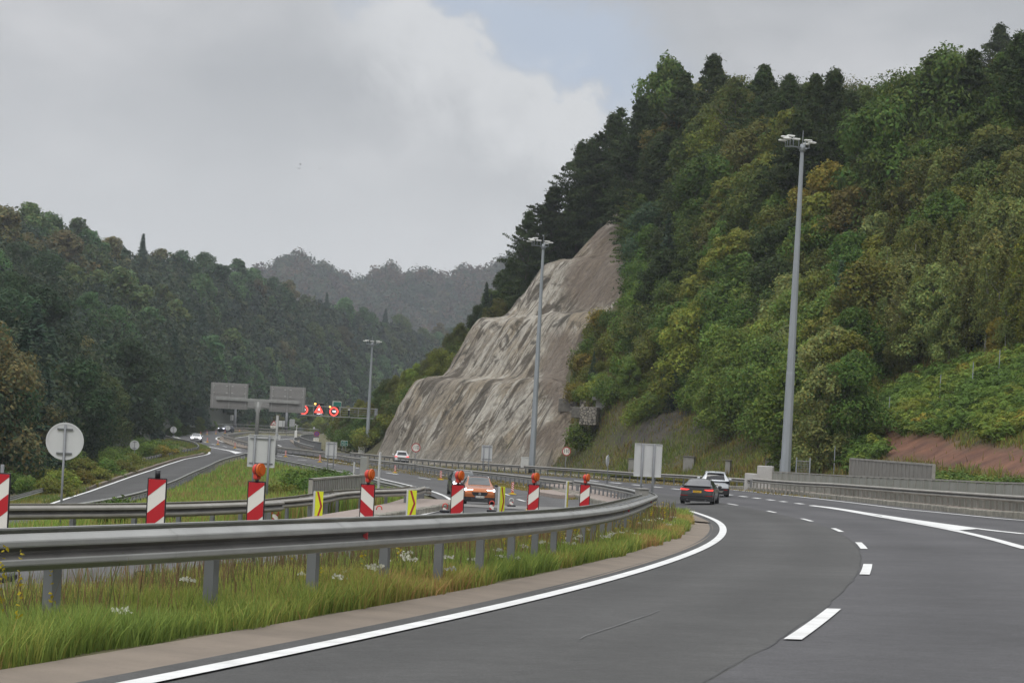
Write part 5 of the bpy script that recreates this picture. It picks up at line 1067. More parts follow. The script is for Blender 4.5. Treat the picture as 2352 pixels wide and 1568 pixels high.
bracken('bracken', [(1985, 950), (2040, 905), (2110, 870), (2200, 845), (2300, 828), (2400, 815), (2400, 1015), (2300, 1010), (2200, 1000), (2110, 1000), (2050, 985), (2010, 975)], 620, 'green and yellow bracken overhanging the red earth bank', 91)
bracken('bracken', [(1880, 1060), (1900, 1020), (1960, 985), (2010, 1010), (2020, 1060), (1960, 1080)], 130, 'bracken clump between the tallest mast and the panel fence', 92)
# bushes behind the parapet, on the island and beside the slip road
def bush(x, yt, Y, col, wide=1., kind='shrub', label=None, name='shrub', grp=None):
    P = at(x, yt, Y); g = ground(P[0], P[1])-.17; h = max(.5, P[2]-g); P = np.array([P[0], P[1], g-.1])
    return tree(kind, name, P, h, C_[col], label, 'bush' if kind == 'shrub' else 'tree', grp, wide, None, 'foliage' if kind == 'shrub' else 'crown')
for k, (x, y, Y) in enumerate([(2165, 1072, 141), (2205, 1068, 138), (2245, 1074, 135), (2285, 1078, 132), (2325, 1084, 129), (2360, 1084, 127), (2180, 1076, 136), (2225, 1079, 133), (2270, 1082, 130), (2310, 1088, 127), (2345, 1090, 125)]):
    bush(x, y, Y, 'green' if k % 3 else 'fresh', 1.5, label='low leafy bush along the top of the concrete parapet', grp='low bushes behind the parapet')
for k, (x, y, Y, c, w) in enumerate([(745, 1063, 205, 'green', 1.2), (780, 1068, 180, 'green', 1.2), (700, 1070, 170, 'fresh', 1.3), (725, 1085, 150, 'green', 1.2), (690, 1092, 140, 'green', 1.1), (760, 1085, 160, 'fresh', 1.2), (800, 1080, 165, 'green', 1.3), (665, 1098, 125, 'yg', 1.1), (705, 1110, 112, 'green', 1.), (680, 1118, 108, 'green', .9), (640, 1105, 130, 'yg', 1.1)]):
    bush(x, y, Y, c, w, label='leafy green bush in the island beside the panelled parapet', grp='bushes on the grass island')
bush(290, 1120, 92, 'green', .9, label='small bush in front of the slip road, left of the second striped beacon'); bush(405, 1130, 88, 'fresh', 1., label='small bush at the right of the full view striped beacon by the slip road')
LB = [(40, 1060, 235, 'fresh'), (110, 1075, 215, 'yg'), (160, 1040, 260, 'fresh'), (200, 1055, 250, 'yg'), (150, 1080, 205, 'lime'), (230, 1020, 290, 'green'), (265, 1040, 280, 'fresh'), (300, 1030, 300, 'green'), (330, 1010, 330, 'green'), (345, 1020, 320, 'fresh'), (372, 1015, 335, 'fresh'), (280, 1060, 262, 'yg'), (225, 1078, 235, 'lime'), (190, 1088, 222, 'gold'), (245, 1062, 250, 'fresh'), (70, 1095, 195, 'fresh'), (20, 1085, 200, 'green'), (5, 1060, 220, 'green'), (120, 1100, 190, 'yg'), (310, 1050, 285, 'yg'), (380, 1028, 320, 'gold')]
for x, y, Y, c in LB: bush(x, y-14, Y, c, 1.25, label=f'{CN[c]} bush beside the outer slip road guardrail', grp=f'{CN[c]} bushes beside the slip road')
LTR = [(30, 960, 300, 'dark'), (80, 940, 320, 'mid'), (130, 930, 340, 'dark'), (170, 960, 330, 'green'), (215, 920, 380, 'mid'), (255, 905, 400, 'olive'), (280, 940, 390, 'birch'), (320, 950, 420, 'mid'), (350, 935, 440, 'mid'), (375, 885, 470, 'blue'), (395, 945, 470, 'green'), (420, 955, 500, 'mid'), (-10, 930, 290, 'dark'), (455, 955, 540, 'mid'), (490, 965, 600, 'fresh'), (100, 985, 290, 'dark'), (60, 1000, 270, 'mid'), (235, 985, 350, 'mid'), (310, 985, 380, 'green'), (0, 1000, 250, 'mid'), (180, 1000, 300, 'dark'), (140, 1000, 280, 'mid')]
for x, y, Y, c in LTR: bush(x, y, Y, c, 1.25, 'broad', f'{CN[c]} tree at the foot of the left hill behind the slip road', 'broadleaf_tree', f'{CN[c]} trees behind the slip road')
for k, (x, y, Y, c) in enumerate([(520, 962, 690, 'mid'), (555, 955, 700, 'olive'), (600, 958, 720, 'mid'), (640, 950, 720, 'olive'), (680, 958, 700, 'fresh'), (712, 945, 700, 'mid'), (735, 955, 660, 'lime'), (770, 945, 620, 'yg'), (470, 960, 720, 'green'), (440, 965, 720, 'mid'), (580, 968, 680, 'fresh'), (660, 970, 690, 'green'), (705, 968, 680, 'yg')]):
    bush(x, y, Y, c, 1.5, 'broad', f'{CN[c]} tree behind the far bend of the motorway', 'broadleaf_tree', f'{CN[c]} trees behind the far bend')
# ================================================================== lighting masts
def mast(x, yb, yt, Y, w0, w1, label, band, ncl, seed):
    rng = random.Random(seed); B = at(x, yb, Y); g = B.copy(); g[2] = ground(B[0], B[1])-.15 if band else B[2]-1.; top = at(x+(yb-yt)*math.tan(ROLL), yt, Y)[2]; h = top-g[2]
    t = thing('lighting_mast', label, 'lighting mast', g, R(20)); P = [(0, 0, 0), (0, 0, h*.33), (0, 0, h*.335), (0, 0, h*.66), (0, 0, h*.665), (0, 0, h)]; wr = [w0, w0*.72+w1*.28, w0*.66+w1*.34, w0*.36+w1*.64, w0*.32+w1*.68, w1]
    MB().tube(P, [q/2 for q in wr], 10, sm=False).build('pole', M['mast'], t)
    if band: MB().tube([(0, 0, -.1), (0, 0, band)], [w0/2+.025]*2, 10).build('base_band', M['black'], t)
    MB().tube([(0, 0, h), (0, 0, h+1.25)], [.03, .012], 6).build('lightning_rod', M['mast'], t)
    hd = MB().tube([(0, 0, h-.25), (0, 0, h+.25)], [w1*.9, w1*.55], 10)
    hd.box((0, 0, h-.02), (w1*2.6, .12, .12)).build('mast_head', M['mast'], t)
    # luminaires on cranked brackets, most of them out to the left
    for (ax, ay, up) in ncl:
        a = MB(); a.tube([(0, 0, h+.02), (ax, ay, h+.02), (ax, ay, h+.02+up)], .035, 6); arm = a.build('bracket_arm', M['mast'], t)
        l = MB(); dx = -.22 if ax <= 0 else .22
        l.box((ax+dx, ay, h+.06+up), (.56, .30, .10), bev=.045); l.box((ax+dx, ay, h+.005+up), (.44, .22, .03)); l.build('luminaire', M['white'], t)
    return t
CL1 = [(-1.20, .0, .62), (-1.12, -.25, .48), (-1.25, .25, .38), (-.66, .15, .74), (-.40, -.2, .50), (.04, -.35, .46), (.58, .1, .40), (.25, .4, .30)]
mast(1804, 1082, 340, 171, .76, .27, 'tallest grey octagonal lighting mast, standing behind the concrete parapet', 0, CL1, 1)
mast(1222, 1064, 566, 248, .66, .27, 'grey lighting mast with black base band in front of the rock face', .75, CL1, 2)
mast(842, 1041, 791, 345, .62, .25, 'distant lighting mast with black base band beside the gantry post', 1.6, [(-.9, 0, .4), (.9, 0, .4), (-.5, .3, .5), (.5, -.3, .5), (0, -.6, .4), (.7, .3, .3)], 3)

# ================================================================== signs
def head(s): return float(np.interp(s, S, PS))
def posts(t, xs, z0, z1, r=.04, n=8, m='post', y=.06):
    for x in xs: MB().tube([(x, y, z0), (x, y, z1)], r, n).build('post', M[m], t)
def round_back(cx, cy, d, Y, label, rz=0., bars=True, yb=None):
    C = at(cx, cy, Y); D = d*Y/F; g = ground(C[0], C[1])-.15; t = thing('round_sign', label, 'road sign', (C[0], C[1], g), rz, 'round traffic signs seen from behind'); zc = C[2]-g; r = D/2
    MB().disc(r, -.02, .02, 40, (0, zc)).ring(r-.03, r+.012, -.035, .02, 40, (0, zc)).build('sign_plate', M['back'], t); posts(t, [0], -.1, zc+r*.92, D*.033, 10, y=-.07)
    if bars:
        for k in (-.66, .66): MB().box((0, -.05, zc+k*r), (r*.85, .04, .05*D), bev=.005).build('mounting_bar', M['zinc_dark'], t)
    return t
round_back(149, 1013, 84, 60, 'largest round sign back with two clamp bars, on a grey post at the far left', R(4))
round_back(309, 1021.7, 21.5, 292, 'round sign back beside the outer slip road guardrail in front of bushes', R(20))
round_back(398.5, 986.6, 14.6, 405, 'round sign back where the slip road leaves, left of the white oncoming car', R(22))
round_back(348.7, 968.6, 11.3, 585, 'small round sign back above the left end of the far bend railing', R(20))
round_back(523.5, 982.7, 10.8, 520, 'small round sign back in front of the dark oncoming car', R(15))
round_back(637, 1003.5, 14, 300, 'round sign back peeping out beside the largest rectangular sign back', R(10))
def rect_back(c, w, h, Y, label, rz=0., px_=(-.28, .28), rails=True, foot=None, top=True):
    C = at(c[0], c[1], Y); w, h = w*Y/F/max(.3, math.cos(rz)), h*Y/F; g = ground(C[0], C[1])-.2; t = thing('rectangular_sign', label, 'road sign', (C[0], C[1], g), rz, 'rectangular traffic signs seen from behind'); zc = C[2]-g
    b = MB().box((0, 0, zc), (w, .025, h), bev=.008); b.box((0, -.02, zc+h/2-.015), (w, .06, .03)); b.box((0, -.02, zc-h/2+.015), (w, .06, .03)); b.box((-w/2+.012, -.02, zc), (.024, .06, h)); b.box((w/2-.012, -.02, zc), (.024, .06, h)); b.build('sign_plate', M['back'], t)
    posts(t, [k*w for k in px_], -.2, zc+h*.5-.02, .055 if w > 1 else .04, 10, y=-.09)
    if rails:
        for k in (-.38, .38): MB().box((0, -.045, zc+k*h), (w*.86, .04, .045)).build('mounting_bar', M['zinc_dark'], t)
    return t
rect_back((600.5, 1035.5), 62, 74, 110, 'largest rectangular sign back on two posts, behind the lamp topped striped beacon', R(8), (-.26, .27))
rect_back((760.5, 1033), 25.5, 37, 255, 'pale rectangular sign back on two thin posts above the island barrier', R(10), (-.25, .25))
rect_back((1118, 1040), 24.7, 36.5, 228, 'rectangular sign back on two thin posts in front of the foot of the rock face', R(10), (-.3, .22))
rect_back((1488, 1056.5), 63.5, 76, 112, 'pale rectangular sign back behind the concrete box inside the median barrier', R(12), (-.22, .2), False)
for k in (.36, -.36): pass
def speed_sign(cx, cy, d, Y, yb, label, rz=.22):
    C = at(cx, cy, Y); D = d*Y/F; g = ground(C[0], C[1])-.2; t = thing('speed_limit_sign', label, 'road sign', (C[0], C[1], g), rz, 'speed limit signs'); zc = C[2]-g; r = D/2
    MB().disc(r, -.015, .02, 48, (0, zc)).build('sign_plate', M['cream'], t); MB().ring(r*.80, r*1.0, -.024, -.015, 48, (0, zc)).build('red_ring', M['dred'], t)
    text('lettering', '110', D*.62, M['black'], t, (0, -.024, zc+.01), 0, .72); posts(t, [0], -.1, zc-r*.5, .04, 8, y=.07); return t
speed_sign(955.3, 1027.5, 21, 262, 1061, '110 speed limit sign in the median beside the white car driving away')
speed_sign(1301, 1036, 20.8, 243, 1071, '110 speed limit sign at the right roadside below the bushes')
# nearly edge-on round sign in the median, thin posts near the curve
C = at(1395.5, 1058, 192); t = thing('round_sign', 'round sign seen almost edge on, on a thin post in the median', 'road sign', (C[0], C[1], ground(C[0], C[1])-.1), R(72)); zc = C[2]-t.location.z
MB().disc(.45, -.02, .02, 36, (0, zc)).build('sign_plate', M['back'], t); posts(t, [0], -.1, zc+.5, .035, 8, y=-.05)
for (x, y0, y1, Y, lb) in [(873.4, 1038, 1112, 112, 'thin tall pale post beside the curve of the island barrier'), (814, 1061, 1092, 150, 'short grey post left of the lone upright panel')]:
    a = at(x, y0, Y); g = ground(a[0], a[1])-.1; t = thing('marker_post', lb, 'post', (a[0], a[1], g), R(65)); z = a[2]-g
    MB().box((0, 0, z/2), (.14, .05, z), bev=.015).build('post', M['back'], t); MB().box((0, -.03, z*.8), (.10, .02, .3)).build('face', M['cab'], t)
# green bridge sign
C = at(790.8, 1017.6, 352); w, h = 15.9*352/F, 12.2*352/F; g = ground(C[0], C[1])-.1; t = thing('bridge_name_sign', 'small green sign with a white bridge symbol at the foot of the rock face', 'road sign', (C[0], C[1], g), .2); zc = C[2]-g
MB().box((0, 0, zc), (w, .03, h), bev=.01).build('border_plate', M['cream'], t); MB().box((0, -.012, zc), (w*.93, .03, h*.90)).build('green_panel', M['green'], t)
text('lettering', 'Struža', h*.30, M['cream'], t, (0, -.032, zc-.03*h), 0, 1.15); text('lettering', '328 m', h*.21, M['cream'], t, (0, -.032, zc-.30*h))
MB().box((0, -.03, zc+.31*h), (w*.30, .012, h*.05)).prism([(-w*.1, zc+.30*h), (-w*.13, zc+.2*h), (-w*.10, zc+.2*h), (-w*.06, zc+.285*h), (w*.06, zc+.285*h), (w*.10, zc+.2*h), (w*.13, zc+.2*h), (w*.1, zc+.30*h)], -.036, -.024).build('bridge_symbol', M['cream'], t)
posts(t, [-w*.28, w*.24], -.2, zc-h*.3, .04)
# no stopping sign with its plate
C = at(727.6, 996, 395); D = 12.6*395/F; g = ground(C[0], C[1])-.2; t = thing('no_stopping_sign', 'round blue no stopping sign with red cross and a white plate below', 'road sign', (C[0], C[1], g), .1); zc = C[2]-g; r = D/2
MB().disc(r, -.01, .02, 40, (0, zc)).build('sign_plate', M['dred'], t); MB().disc(r*.80, -.02, -.005, 40, (0, zc)).build('blue_field', M['blue'], t)
for k in (45, -45): MB().box((0, -.026, zc), (D*.86, .012, r*.2), ry=R(k)).build('cross_bar', M['dred'], t)
zp = at(727, 1009, 395)[2]-g; MB().box((-.06, 0, zp), (12.8*395/F, .025, 7.2*395/F), bev=.008).build('text_plate', M['cream'], t)
text('lettering', 'Osim vozila', .17, M['black'], t, (-.06, -.02, zp+.1)); text('lettering', 'u kvaru', .15, M['black'], t, (-.06, -.02, zp-.12)); posts(t, [-.7], -.2, zp-.2, .04); posts(t, [0], -.2, zc, .04)
C = at(721.5, 982.5, 600); t = thing('rectangular_sign', 'tiny pale sign back on a thin post above the no stopping sign', 'road sign', (C[0], C[1], ground(C[0], C[1])), 0); z = C[2]-t.location.z
MB().box((0, 0, z), (.42, .03, .42), bev=.01).box((0, -.03, z), (.08, .03, .4)).build('sign_plate', M['back'], t); posts(t, [0], -.2, z, .03)
# curve warning triangle, lattice backed board, pale board and others along the far bend
def far_board(c, w, h, Y, label, rz=0., lattice=False, px_=(-.25, .25), name='rectangular_sign', m='back', split=False):
    C = at(c[0], c[1], Y); w, h = w*Y/F, h*Y/F; g = ground(C[0], C[1])-.2; t = thing(name, label, 'road sign', (C[0], C[1], g), rz); zc = C[2]-g
    MB().box((0, 0, zc), (w, .03, h), bev=.01).build('sign_plate', M[m], t)
    if lattice:
        b = MB()
        for i in range(7): b.box((0, -.035, zc-h/2+h*(i+.5)/7), (w*.98, .05, h*.018))
        for i in range(4): b.box((-w/2+w*(i+.5)/4, -.04, zc), (w*.03, .05, h*.98))
        b.build('lattice', M['zinc_dark'], t)
    else:
        for k in px_: MB().box((k*w, -.05, zc), (.12, .06, h)).build('stiffener', M['zinc_dark'], t)
    if split: MB().box((w*.25, -.03, zc), (w*.5, .03, h*.08)).build('gap_strip', M['zinc_dark'], t)
    posts(t, [k*w for k in px_], -.2, zc, .06); return t
far_board((644, 972.5), 22.5, 14, 640, 'pale board seen from behind on two posts beyond the far bend', 0)
far_board((671, 970.7), 12.2, 16.8, 640, 'lattice backed sign board to the right of the pale board', 0, True)
far_board((510, 971.3), 10, 7.6, 640, 'small split sign back behind the dark oncoming car', 0, split=True)
far_board((533.5, 959), 8.5, 12.5, 640, 'small sign back clamped to the far pole under the left grey board', 0)
far_board((530.5, 981), 7.5, 6, 590, 'small pale plate behind the dark oncoming car', 0, px_=(0,), m='cab')
far_board((588.5, 965), 2.6, 13, 640, 'narrow sign seen edge on behind the post of the grey boards', 0, px_=(0,))
C = at(629, 972.5, 600); g = ground(C[0], C[1])-.2; t = thing('warning_sign', 'red bordered curve warning triangle with a white plate beyond the far bend', 'road sign', (C[0], C[1], g), 0); z = C[2]-g; u_ = 600/F
tri = lambda k, dz=0.: [(-8.2*u_*k, z-4.2*u_*k+dz), (8.2*u_*k, z-4.2*u_*k+dz), (0, z+8.2*u_*k+dz)]
MB().prism(tri(1), -.02, .02).build('red_border', M['dred'], t); MB().prism(tri(.66), -.04, -.02).build('white_field', M['cream'], t)
MB().tube([(-.22, -.06, z-.34), (-.18, -.06, z-.1), (0, -.06, z+.06), (.24, -.06, z+.04)], .07, 6).build('curve_arrow', M['black'], t)
MB().box((0, 0, z-7.6*u_), (15*u_, .03, 5.6*u_), bev=.01).build('text_plate', M['cream'], t); text('lettering', '1500 m', .38, M['black'], t, (0, -.03, z-7.6*u_)); posts(t, [0], -.2, z, .05)
# far green sign glimpsed in the trees
C = at(774, 928, 470); g = ground(C[0], C[1])-.2; t = thing('direction_sign', 'green sign with pale border glimpsed among trees above the gantry beam', 'road sign', (C[0], C[1], g), 0); z = C[2]-g
MB().box((0, 0, z), (1.7, .03, 1.1), bev=.02).build('border_plate', M['cream'], t); MB().box((.03, -.015, z), (1.55, .03, .95)).build('green_panel', M['green'], t); posts(t, [-.6, .6], -.2, z, .06)

# ---- two big grey boards on their T-shaped support
YB = 335; uB = YB/F
C = at(594, 920, YB); gx = at(588, 1020, YB); g = ground(gx[0], YB)-.2; t = thing('overhead_sign_support', 'two big grey sign boards seen from behind on a T shaped steel support', 'overhead sign', (gx[0], YB, g), R(7)); 
def lp(x, y): q = at(x, y, YB)-np.array([gx[0], YB, g]); return q
for (x0, y0, x1, y1) in [(485.5, 877, 570.5, 939.5), (620, 885.5, 702, 947.5)]:
    a, b_ = lp(x0, y0), lp(x1, y1); cx, cz = lp((x0+x1)/2-1, (y0+y1)/2+1)[[0, 2]]; w = (x1-x0)*uB; h = 59*uB
    bo = MB().box((cx, 0, cz), (w, .10, h), bev=.02).build('sign_board', M['back_d'], t)
    b = MB()
    for i in range(4): b.box((cx-w/2+w*(i+.5)/4, -.07, cz+h*.24), (w*.2, .05, h*.4), bev=.015).box((cx-w/2+w*(i+.5)/4, -.07, cz-h*.25), (w*.2, .05, h*.36), bev=.015)
    pb = b.build('rear_cover_panel', M['back_d'], bo)
    for k in (-.44, 0, .44): MB().box((cx+k*w, -.14, cz), (.14, .12, h*.97), bev=.02).build('stiffener', M['zinc'], bo)
    b = MB()
    for i in range(4):
        for zz in (.38, .12): b.box((cx-w/2+w*(i+.3+.4*(i % 2))/4, -.12, cz+h*zz), (.26, .05, .04))
    b.build('vent_grille', M['white'], bo)
c0 = lp(594, 914); zb = c0[2]-.35
MB().box((c0[0]-.1, -.30, zb), (190*uB, .26, .42), bev=.03).build('cross_beam', M['zinc'], t)
pz = lp(588, 920); MB().tube([(0, -.25, -.1), (0, -.25, zb-1.3), (0, -.25, zb-.15)], [.30, .26, .24], 12).build('main_post', M['zinc'], t)
MB().prism([(-.28, zb-1.6), (.28, zb-1.6), (.55, zb-.2), (.55, zb+.2), (-.55, zb+.2), (-.55, zb-.2)], -.44, -.40).build('gusset_plate', M['zinc'], t)
x2 = lp(636, 985)[0]; MB().tube([(x2, -.1, -.2), (x2, -.1, zb-1.9)], .21, 10).build('second_post', M['zinc'], t)

# ---- gantry with lit variable signs
YG = 356; uG = YG/F; Gx = at(859, 1041, YG); g = ground(Gx[0], YG)-.2; GT = thing('sign_gantry', 'steel lattice gantry reaching out from the rock face with lit speed signs', 'gantry', (Gx[0], YG, g), R(3))
def lg(x, y): q = at(x, y, YG)-np.array([Gx[0], YG, g]); return q
z_t, z_b = lg(858, 939)[2], lg(858, 961)[2]; xl = lg(690, 950)[0]; pz = lg(868, 940)
MB().tube([(0, 0, 0), (0, 0, z_t+.1)], [.30, .24], 12).build('gantry_post', M['post'], GT); MB().tube([(0, 0, -.1), (0, 0, 1.3)], [.33, .33], 12).build('base_band', M['black'], GT)
def bar(x0, z0_, x1, z1_, s, nm='beam_chord', y=0.): L_ = math.hypot(x1-x0, z1_-z0_); return MB().box(((x0+x1)/2, y, (z0_+z1_)/2), (L_, s, s), ry=-math.atan2(z1_-z0_, x1-x0)).build(nm, M['zinc'], GT)
for y in (-.35, .35):
    bar(xl, z_t, .1, z_t, .13, 'beam_chord', y); bar(xl, z_b, .1, z_b, .13, 'beam_chord', y)
    for k in (.3, .52, .74): bar(xl*.45, z_b+(z_t-z_b)*k, .1, z_b+(z_t-z_b)*k, .05, 'beam_rail', y)
    for k in range(9): xx = xl*k/8.5; bar(xx, z_b, xx+.01, z_t, .10 if k % 2 else .06, 'beam_web', y)
def led(x, y, w, h, kind):
    q = lg(x, y); w, h = w*uG, h*uG; P = Vector((Gx[0], YG, g))+Vector((q[0], -.75, q[2])); lab = {'ring': 'lit speed limit 100 sign with amber lamp on the gantry, right of the warning triangle', 'tri': 'lit slippery road warning triangle with temperature reading on the gantry', 'half': 'lit round speed sign half hidden behind the right grey board'}[kind]
    t = thing('variable_message_sign', lab, 'lit road sign', P, R(3)); MB().box((0, .18, 0), (w, .36, h), bev=.02).build('cabinet', M['black'], t)
    MB().box((0, .05, h/2+.02), (w*1.02, .5, .04)).build('hood', M['zinc'], t)
    if kind == 'tri':
        o_, i_ = [(-w*.47, -h*.30), (w*.47, -h*.30), (0, h*.40)], [(-w*.27, -h*.19), (w*.27, -h*.19), (0, h*.20)]
        V = [(a, -.03, b) for a, b in o_+i_]; MB().add(V, [(0, 1, 4, 3), (1, 2, 5, 4), (2, 0, 3, 5)]).build('led_triangle', M['led_r'], t)
        b = MB().prism([(-.11, -.05), (-.07, .09), (.03, .14), (.12, .1), (.13, -.03), (.05, -.07)], -.04, -.03); b.tube([(-.1, -.04, -.08), (-.16, -.04, -.17), (-.04, -.04, -.20)], .028, 5); b.tube([(.08, -.04, -.08), (.10, -.04, -.16), (.24, -.04, -.22)], .028, 5); b.build('skid_symbol', M['led_w'], t)
        text('led_lettering', '18.8°C', h*.145, M['led_w'], t, (.08, -.03, -h*.405), 0, 1.1)
    else:
        MB().ring(w*.33, w*.46, -.035, -.005, 40, (.02, -.03)).build('led_ring', M['led_r'], t); text('led_lettering', '100', h*.33, M['led_w'], t, (.02, -.03, -.03), 0, .85)
    MB().disc(w*.10, -.05, -.02, 20, (-w*.40, h*.44)).build('amber_lamp', M['led_a'], t); return t
led(698, 940.5, 22.5, 22, 'half'); led(733.5, 939.5, 22.5, 27, 'tri'); led(767.5, 944.3, 22, 22.2, 'ring')
q = lg(802, 945); t = thing('traffic_detector', 'small black and white camera box hanging on the gantry beam', 'detector', Vector((Gx[0], YG, g))+Vector((q[0], -.6, q[2]))); MB().box((0, 0, -.2), (.22, .2, .8), bev=.05).build('housing', M['black'], t); MB().box((0, -.02, .27), (.34, .26, .16), bev=.06).build('cap', M['white'], t)
# a further gantry behind the grey boards
YF = 640; Fx = at(657, 990, YF); g = ground(Fx[0], YF)-.2; t = thing('sign_gantry', 'farther gantry with grey boards, mostly hidden behind the two big sign boards', 'gantry', (Fx[0], YF, g)); lf = lambda x, y: at(x, y, YF)-np.array([Fx[0], YF, g])
for x in (539, 657): xx = lf(x, 980)[0]; MB().tube([(xx, 0, -.2), (xx, 0, lf(x, 938)[2])], [.42, .32], 12).build('gantry_post', M['post'], t); MB().tube([(xx, 0, -.1), (xx, 0, 1.6)], .46, 12).build('base_band', M['black'], t)
for y in (933, 938): a, b_ = lf(530, y), lf(690, y); MB().box(((a[0]+b_[0])/2, 0, (a[2]+b_[2])/2), (b_[0]-a[0], .3, .25), ry=-math.atan2(b_[2]-a[2], b_[0]-a[0])).build('cross_beam', M['zinc'], t)
for (x0, x1) in [(570, 585), (598, 622)]:
    a, b_ = lf(x0, 916), lf(x1, 937); MB().box(((a[0]+b_[0])/2, -.3, (a[2]+b_[2])/2), (b_[0]-a[0], .2, a[2]-b_[2])).build('sign_board', M['back_d'], t)
# weather station
C = at(679, 1003, 430); z1 = at(681, 976, 430)[2]; g = ground(C[0], C[1]); t = thing('weather_station', 'white weather station mast with small sensors beside the far curve', 'weather station', (C[0], C[1], g))
MB().box((0, 0, 1.), (.42, .36, 2.), bev=.03).build('cabinet', M['white'], t); MB().tube([(.12, .1, 0), (.12, .1, z1-g)], .045, 8).build('mast', M['white'], t); MB().box((.12, .1, z1-g), (.5, .06, .05)).build('sensor_arm', M['white'], t); MB().disc(.1, -.1, .1, 12, (-.1, z1-g+.14)).build('sensor', M['white'], t)

# ================================================================== road works furniture
def stripes(b, w, h, n, direction, z0, y, mi, ph=0.):
    """diagonal stripes clipped to the panel, red ones raised a hair over the white"""
    p = h/n*1.0; k = direction*w*.85
    for i in range(-3, n*2+3):
        if i % 2: continue
        za, zb_ = z0+ph+i*p*.5, z0+ph+(i+1)*p*.5
        poly = [(-w/2, za-k/2), (w/2, za+k/2), (w/2, zb_+k/2), (-w/2, zb_-k/2)]
        for lo in (True, False):
            lim = z0 if lo else z0+h; out = []
            for j in range(len(poly)):
                A, B = poly[j], poly[(j+1) % len(poly)]; ia = A[1] >= lim if lo else A[1] <= lim; ib = B[1] >= lim if lo else B[1] <= lim
                if ia: out.append(A)
                if ia != ib: s = (lim-A[1])/(B[1]-A[1]); out.append((A[0]+s*(B[0]-A[0]), lim))
            poly = out
            if len(poly) < 3: break
        if len(poly) >= 3: b.prism(poly, y-.004, y, mi)
def beacon(cx, top, w, label, d=1, lamp=True):
    Y = .275*F/w; T = at(cx, top, Y); g = ground(T[0], T[1]); h = 1.03; z0 = T[2]-h; t = thing('striped_beacon', label, 'road works beacon', (T[0], T[1], z0-.0), R(random.uniform(-4, 4)), 'red and white striped beacons behind the nearest barrier')
    MB().box((0, .01, h/2), (.285, .03, h), bev=.008).build('frame', M['black'], t)
    MB().box((0, -.006, h/2), (.25, .012, h-.04)).build('white_face', M['cream'], t)
    b = MB(); stripes(b, .25, h-.04, 2, d, .02, -.0125, 0, -.145); b.build('red_stripe', M['red'], t)
    MB().tube([(0, .05, min(-.1, g-z0)), (0, .05, h+.12)], .028, 8).build('post', M['zinc_dark'], t)
    base = g-z0; MB().box((0, .05, base+.06), (.42, .8, .12), bev=.03).build('foot', M['black'], t)
    if lamp:
        l = thing('warning_lamp', f'red and amber warning lamp on top of the {lamp}', 'warning lamp', (T[0], T[1], T[2]), R(random.uniform(56, 66)), 'warning lamps on the striped beacons')
        MB().prism([(-.0+.088*math.cos(a), .185+.088*math.sin(a)) for a in np.linspace(0, 6.283, 22)[:-1]], -.04, .035).prism([(.05*math.cos(a), .185+.055*math.sin(a)) for a in np.linspace(0, 6.283, 16)[:-1]], .03, .065).build('housing', M['plred'], l)
        MB().box((0, .0, .075), (.10, .075, .12), bev=.03).build('battery_case', M['plred'], l); MB().tube([(0, .0, -.02), (0, .0, .04)], .03, 8).build('bracket', M['black'], l)
        MB().prism([(.105*math.cos(a), .185+.105*math.sin(a)) for a in np.linspace(0, 6.283, 24)[:-1]], -.085, -.045).prism([(.075*math.cos(a), .185+.075*math.sin(a)) for a in np.linspace(0, 6.283, 20)[:-1]], -.10, -.084).build('amber_lens', M['orange'], l)
        MB().ring(.08, .108, -.046, -.036, 20, (0, .185)).build('rubber_ring', M['black'], l)
    return t
beacon(3, 1085, 43, 'striped beacon cut off by the left edge, in front of the slip road', 1, None)
t = beacon(362, 1097, 43, 'striped beacon with a bare stub instead of a lamp, in front of the grass island', 1, None)
MB().tube([(0, .0, 1.03), (0, .0, 1.14)], .04, 8).build('lamp_stub', M['black'], t)
beacon(590, 1104.5, 39.5, 'lamp topped striped beacon in front of the largest rectangular sign back', 1, 'beacon before the largest sign back')
beacon(845.5, 1110.5, 32.5, 'lamp topped beacon whose stripes slant the other way, by the island curve', -1, 'beacon with stripes slanting the other way')
beacon(1052.4, 1111.7, 30, 'lamp topped striped beacon partly covering the orange car', 1, 'beacon in front of the orange car')
beacon(1227, 1111.7, 25.6, 'lamp topped striped beacon to the right of the orange car', 1, 'beacon right of the orange car')
beacon(1344.7, 1111.7, 23, 'farthest lamp topped striped beacon beside the paved median', 1, 'beacon beside the paved median')
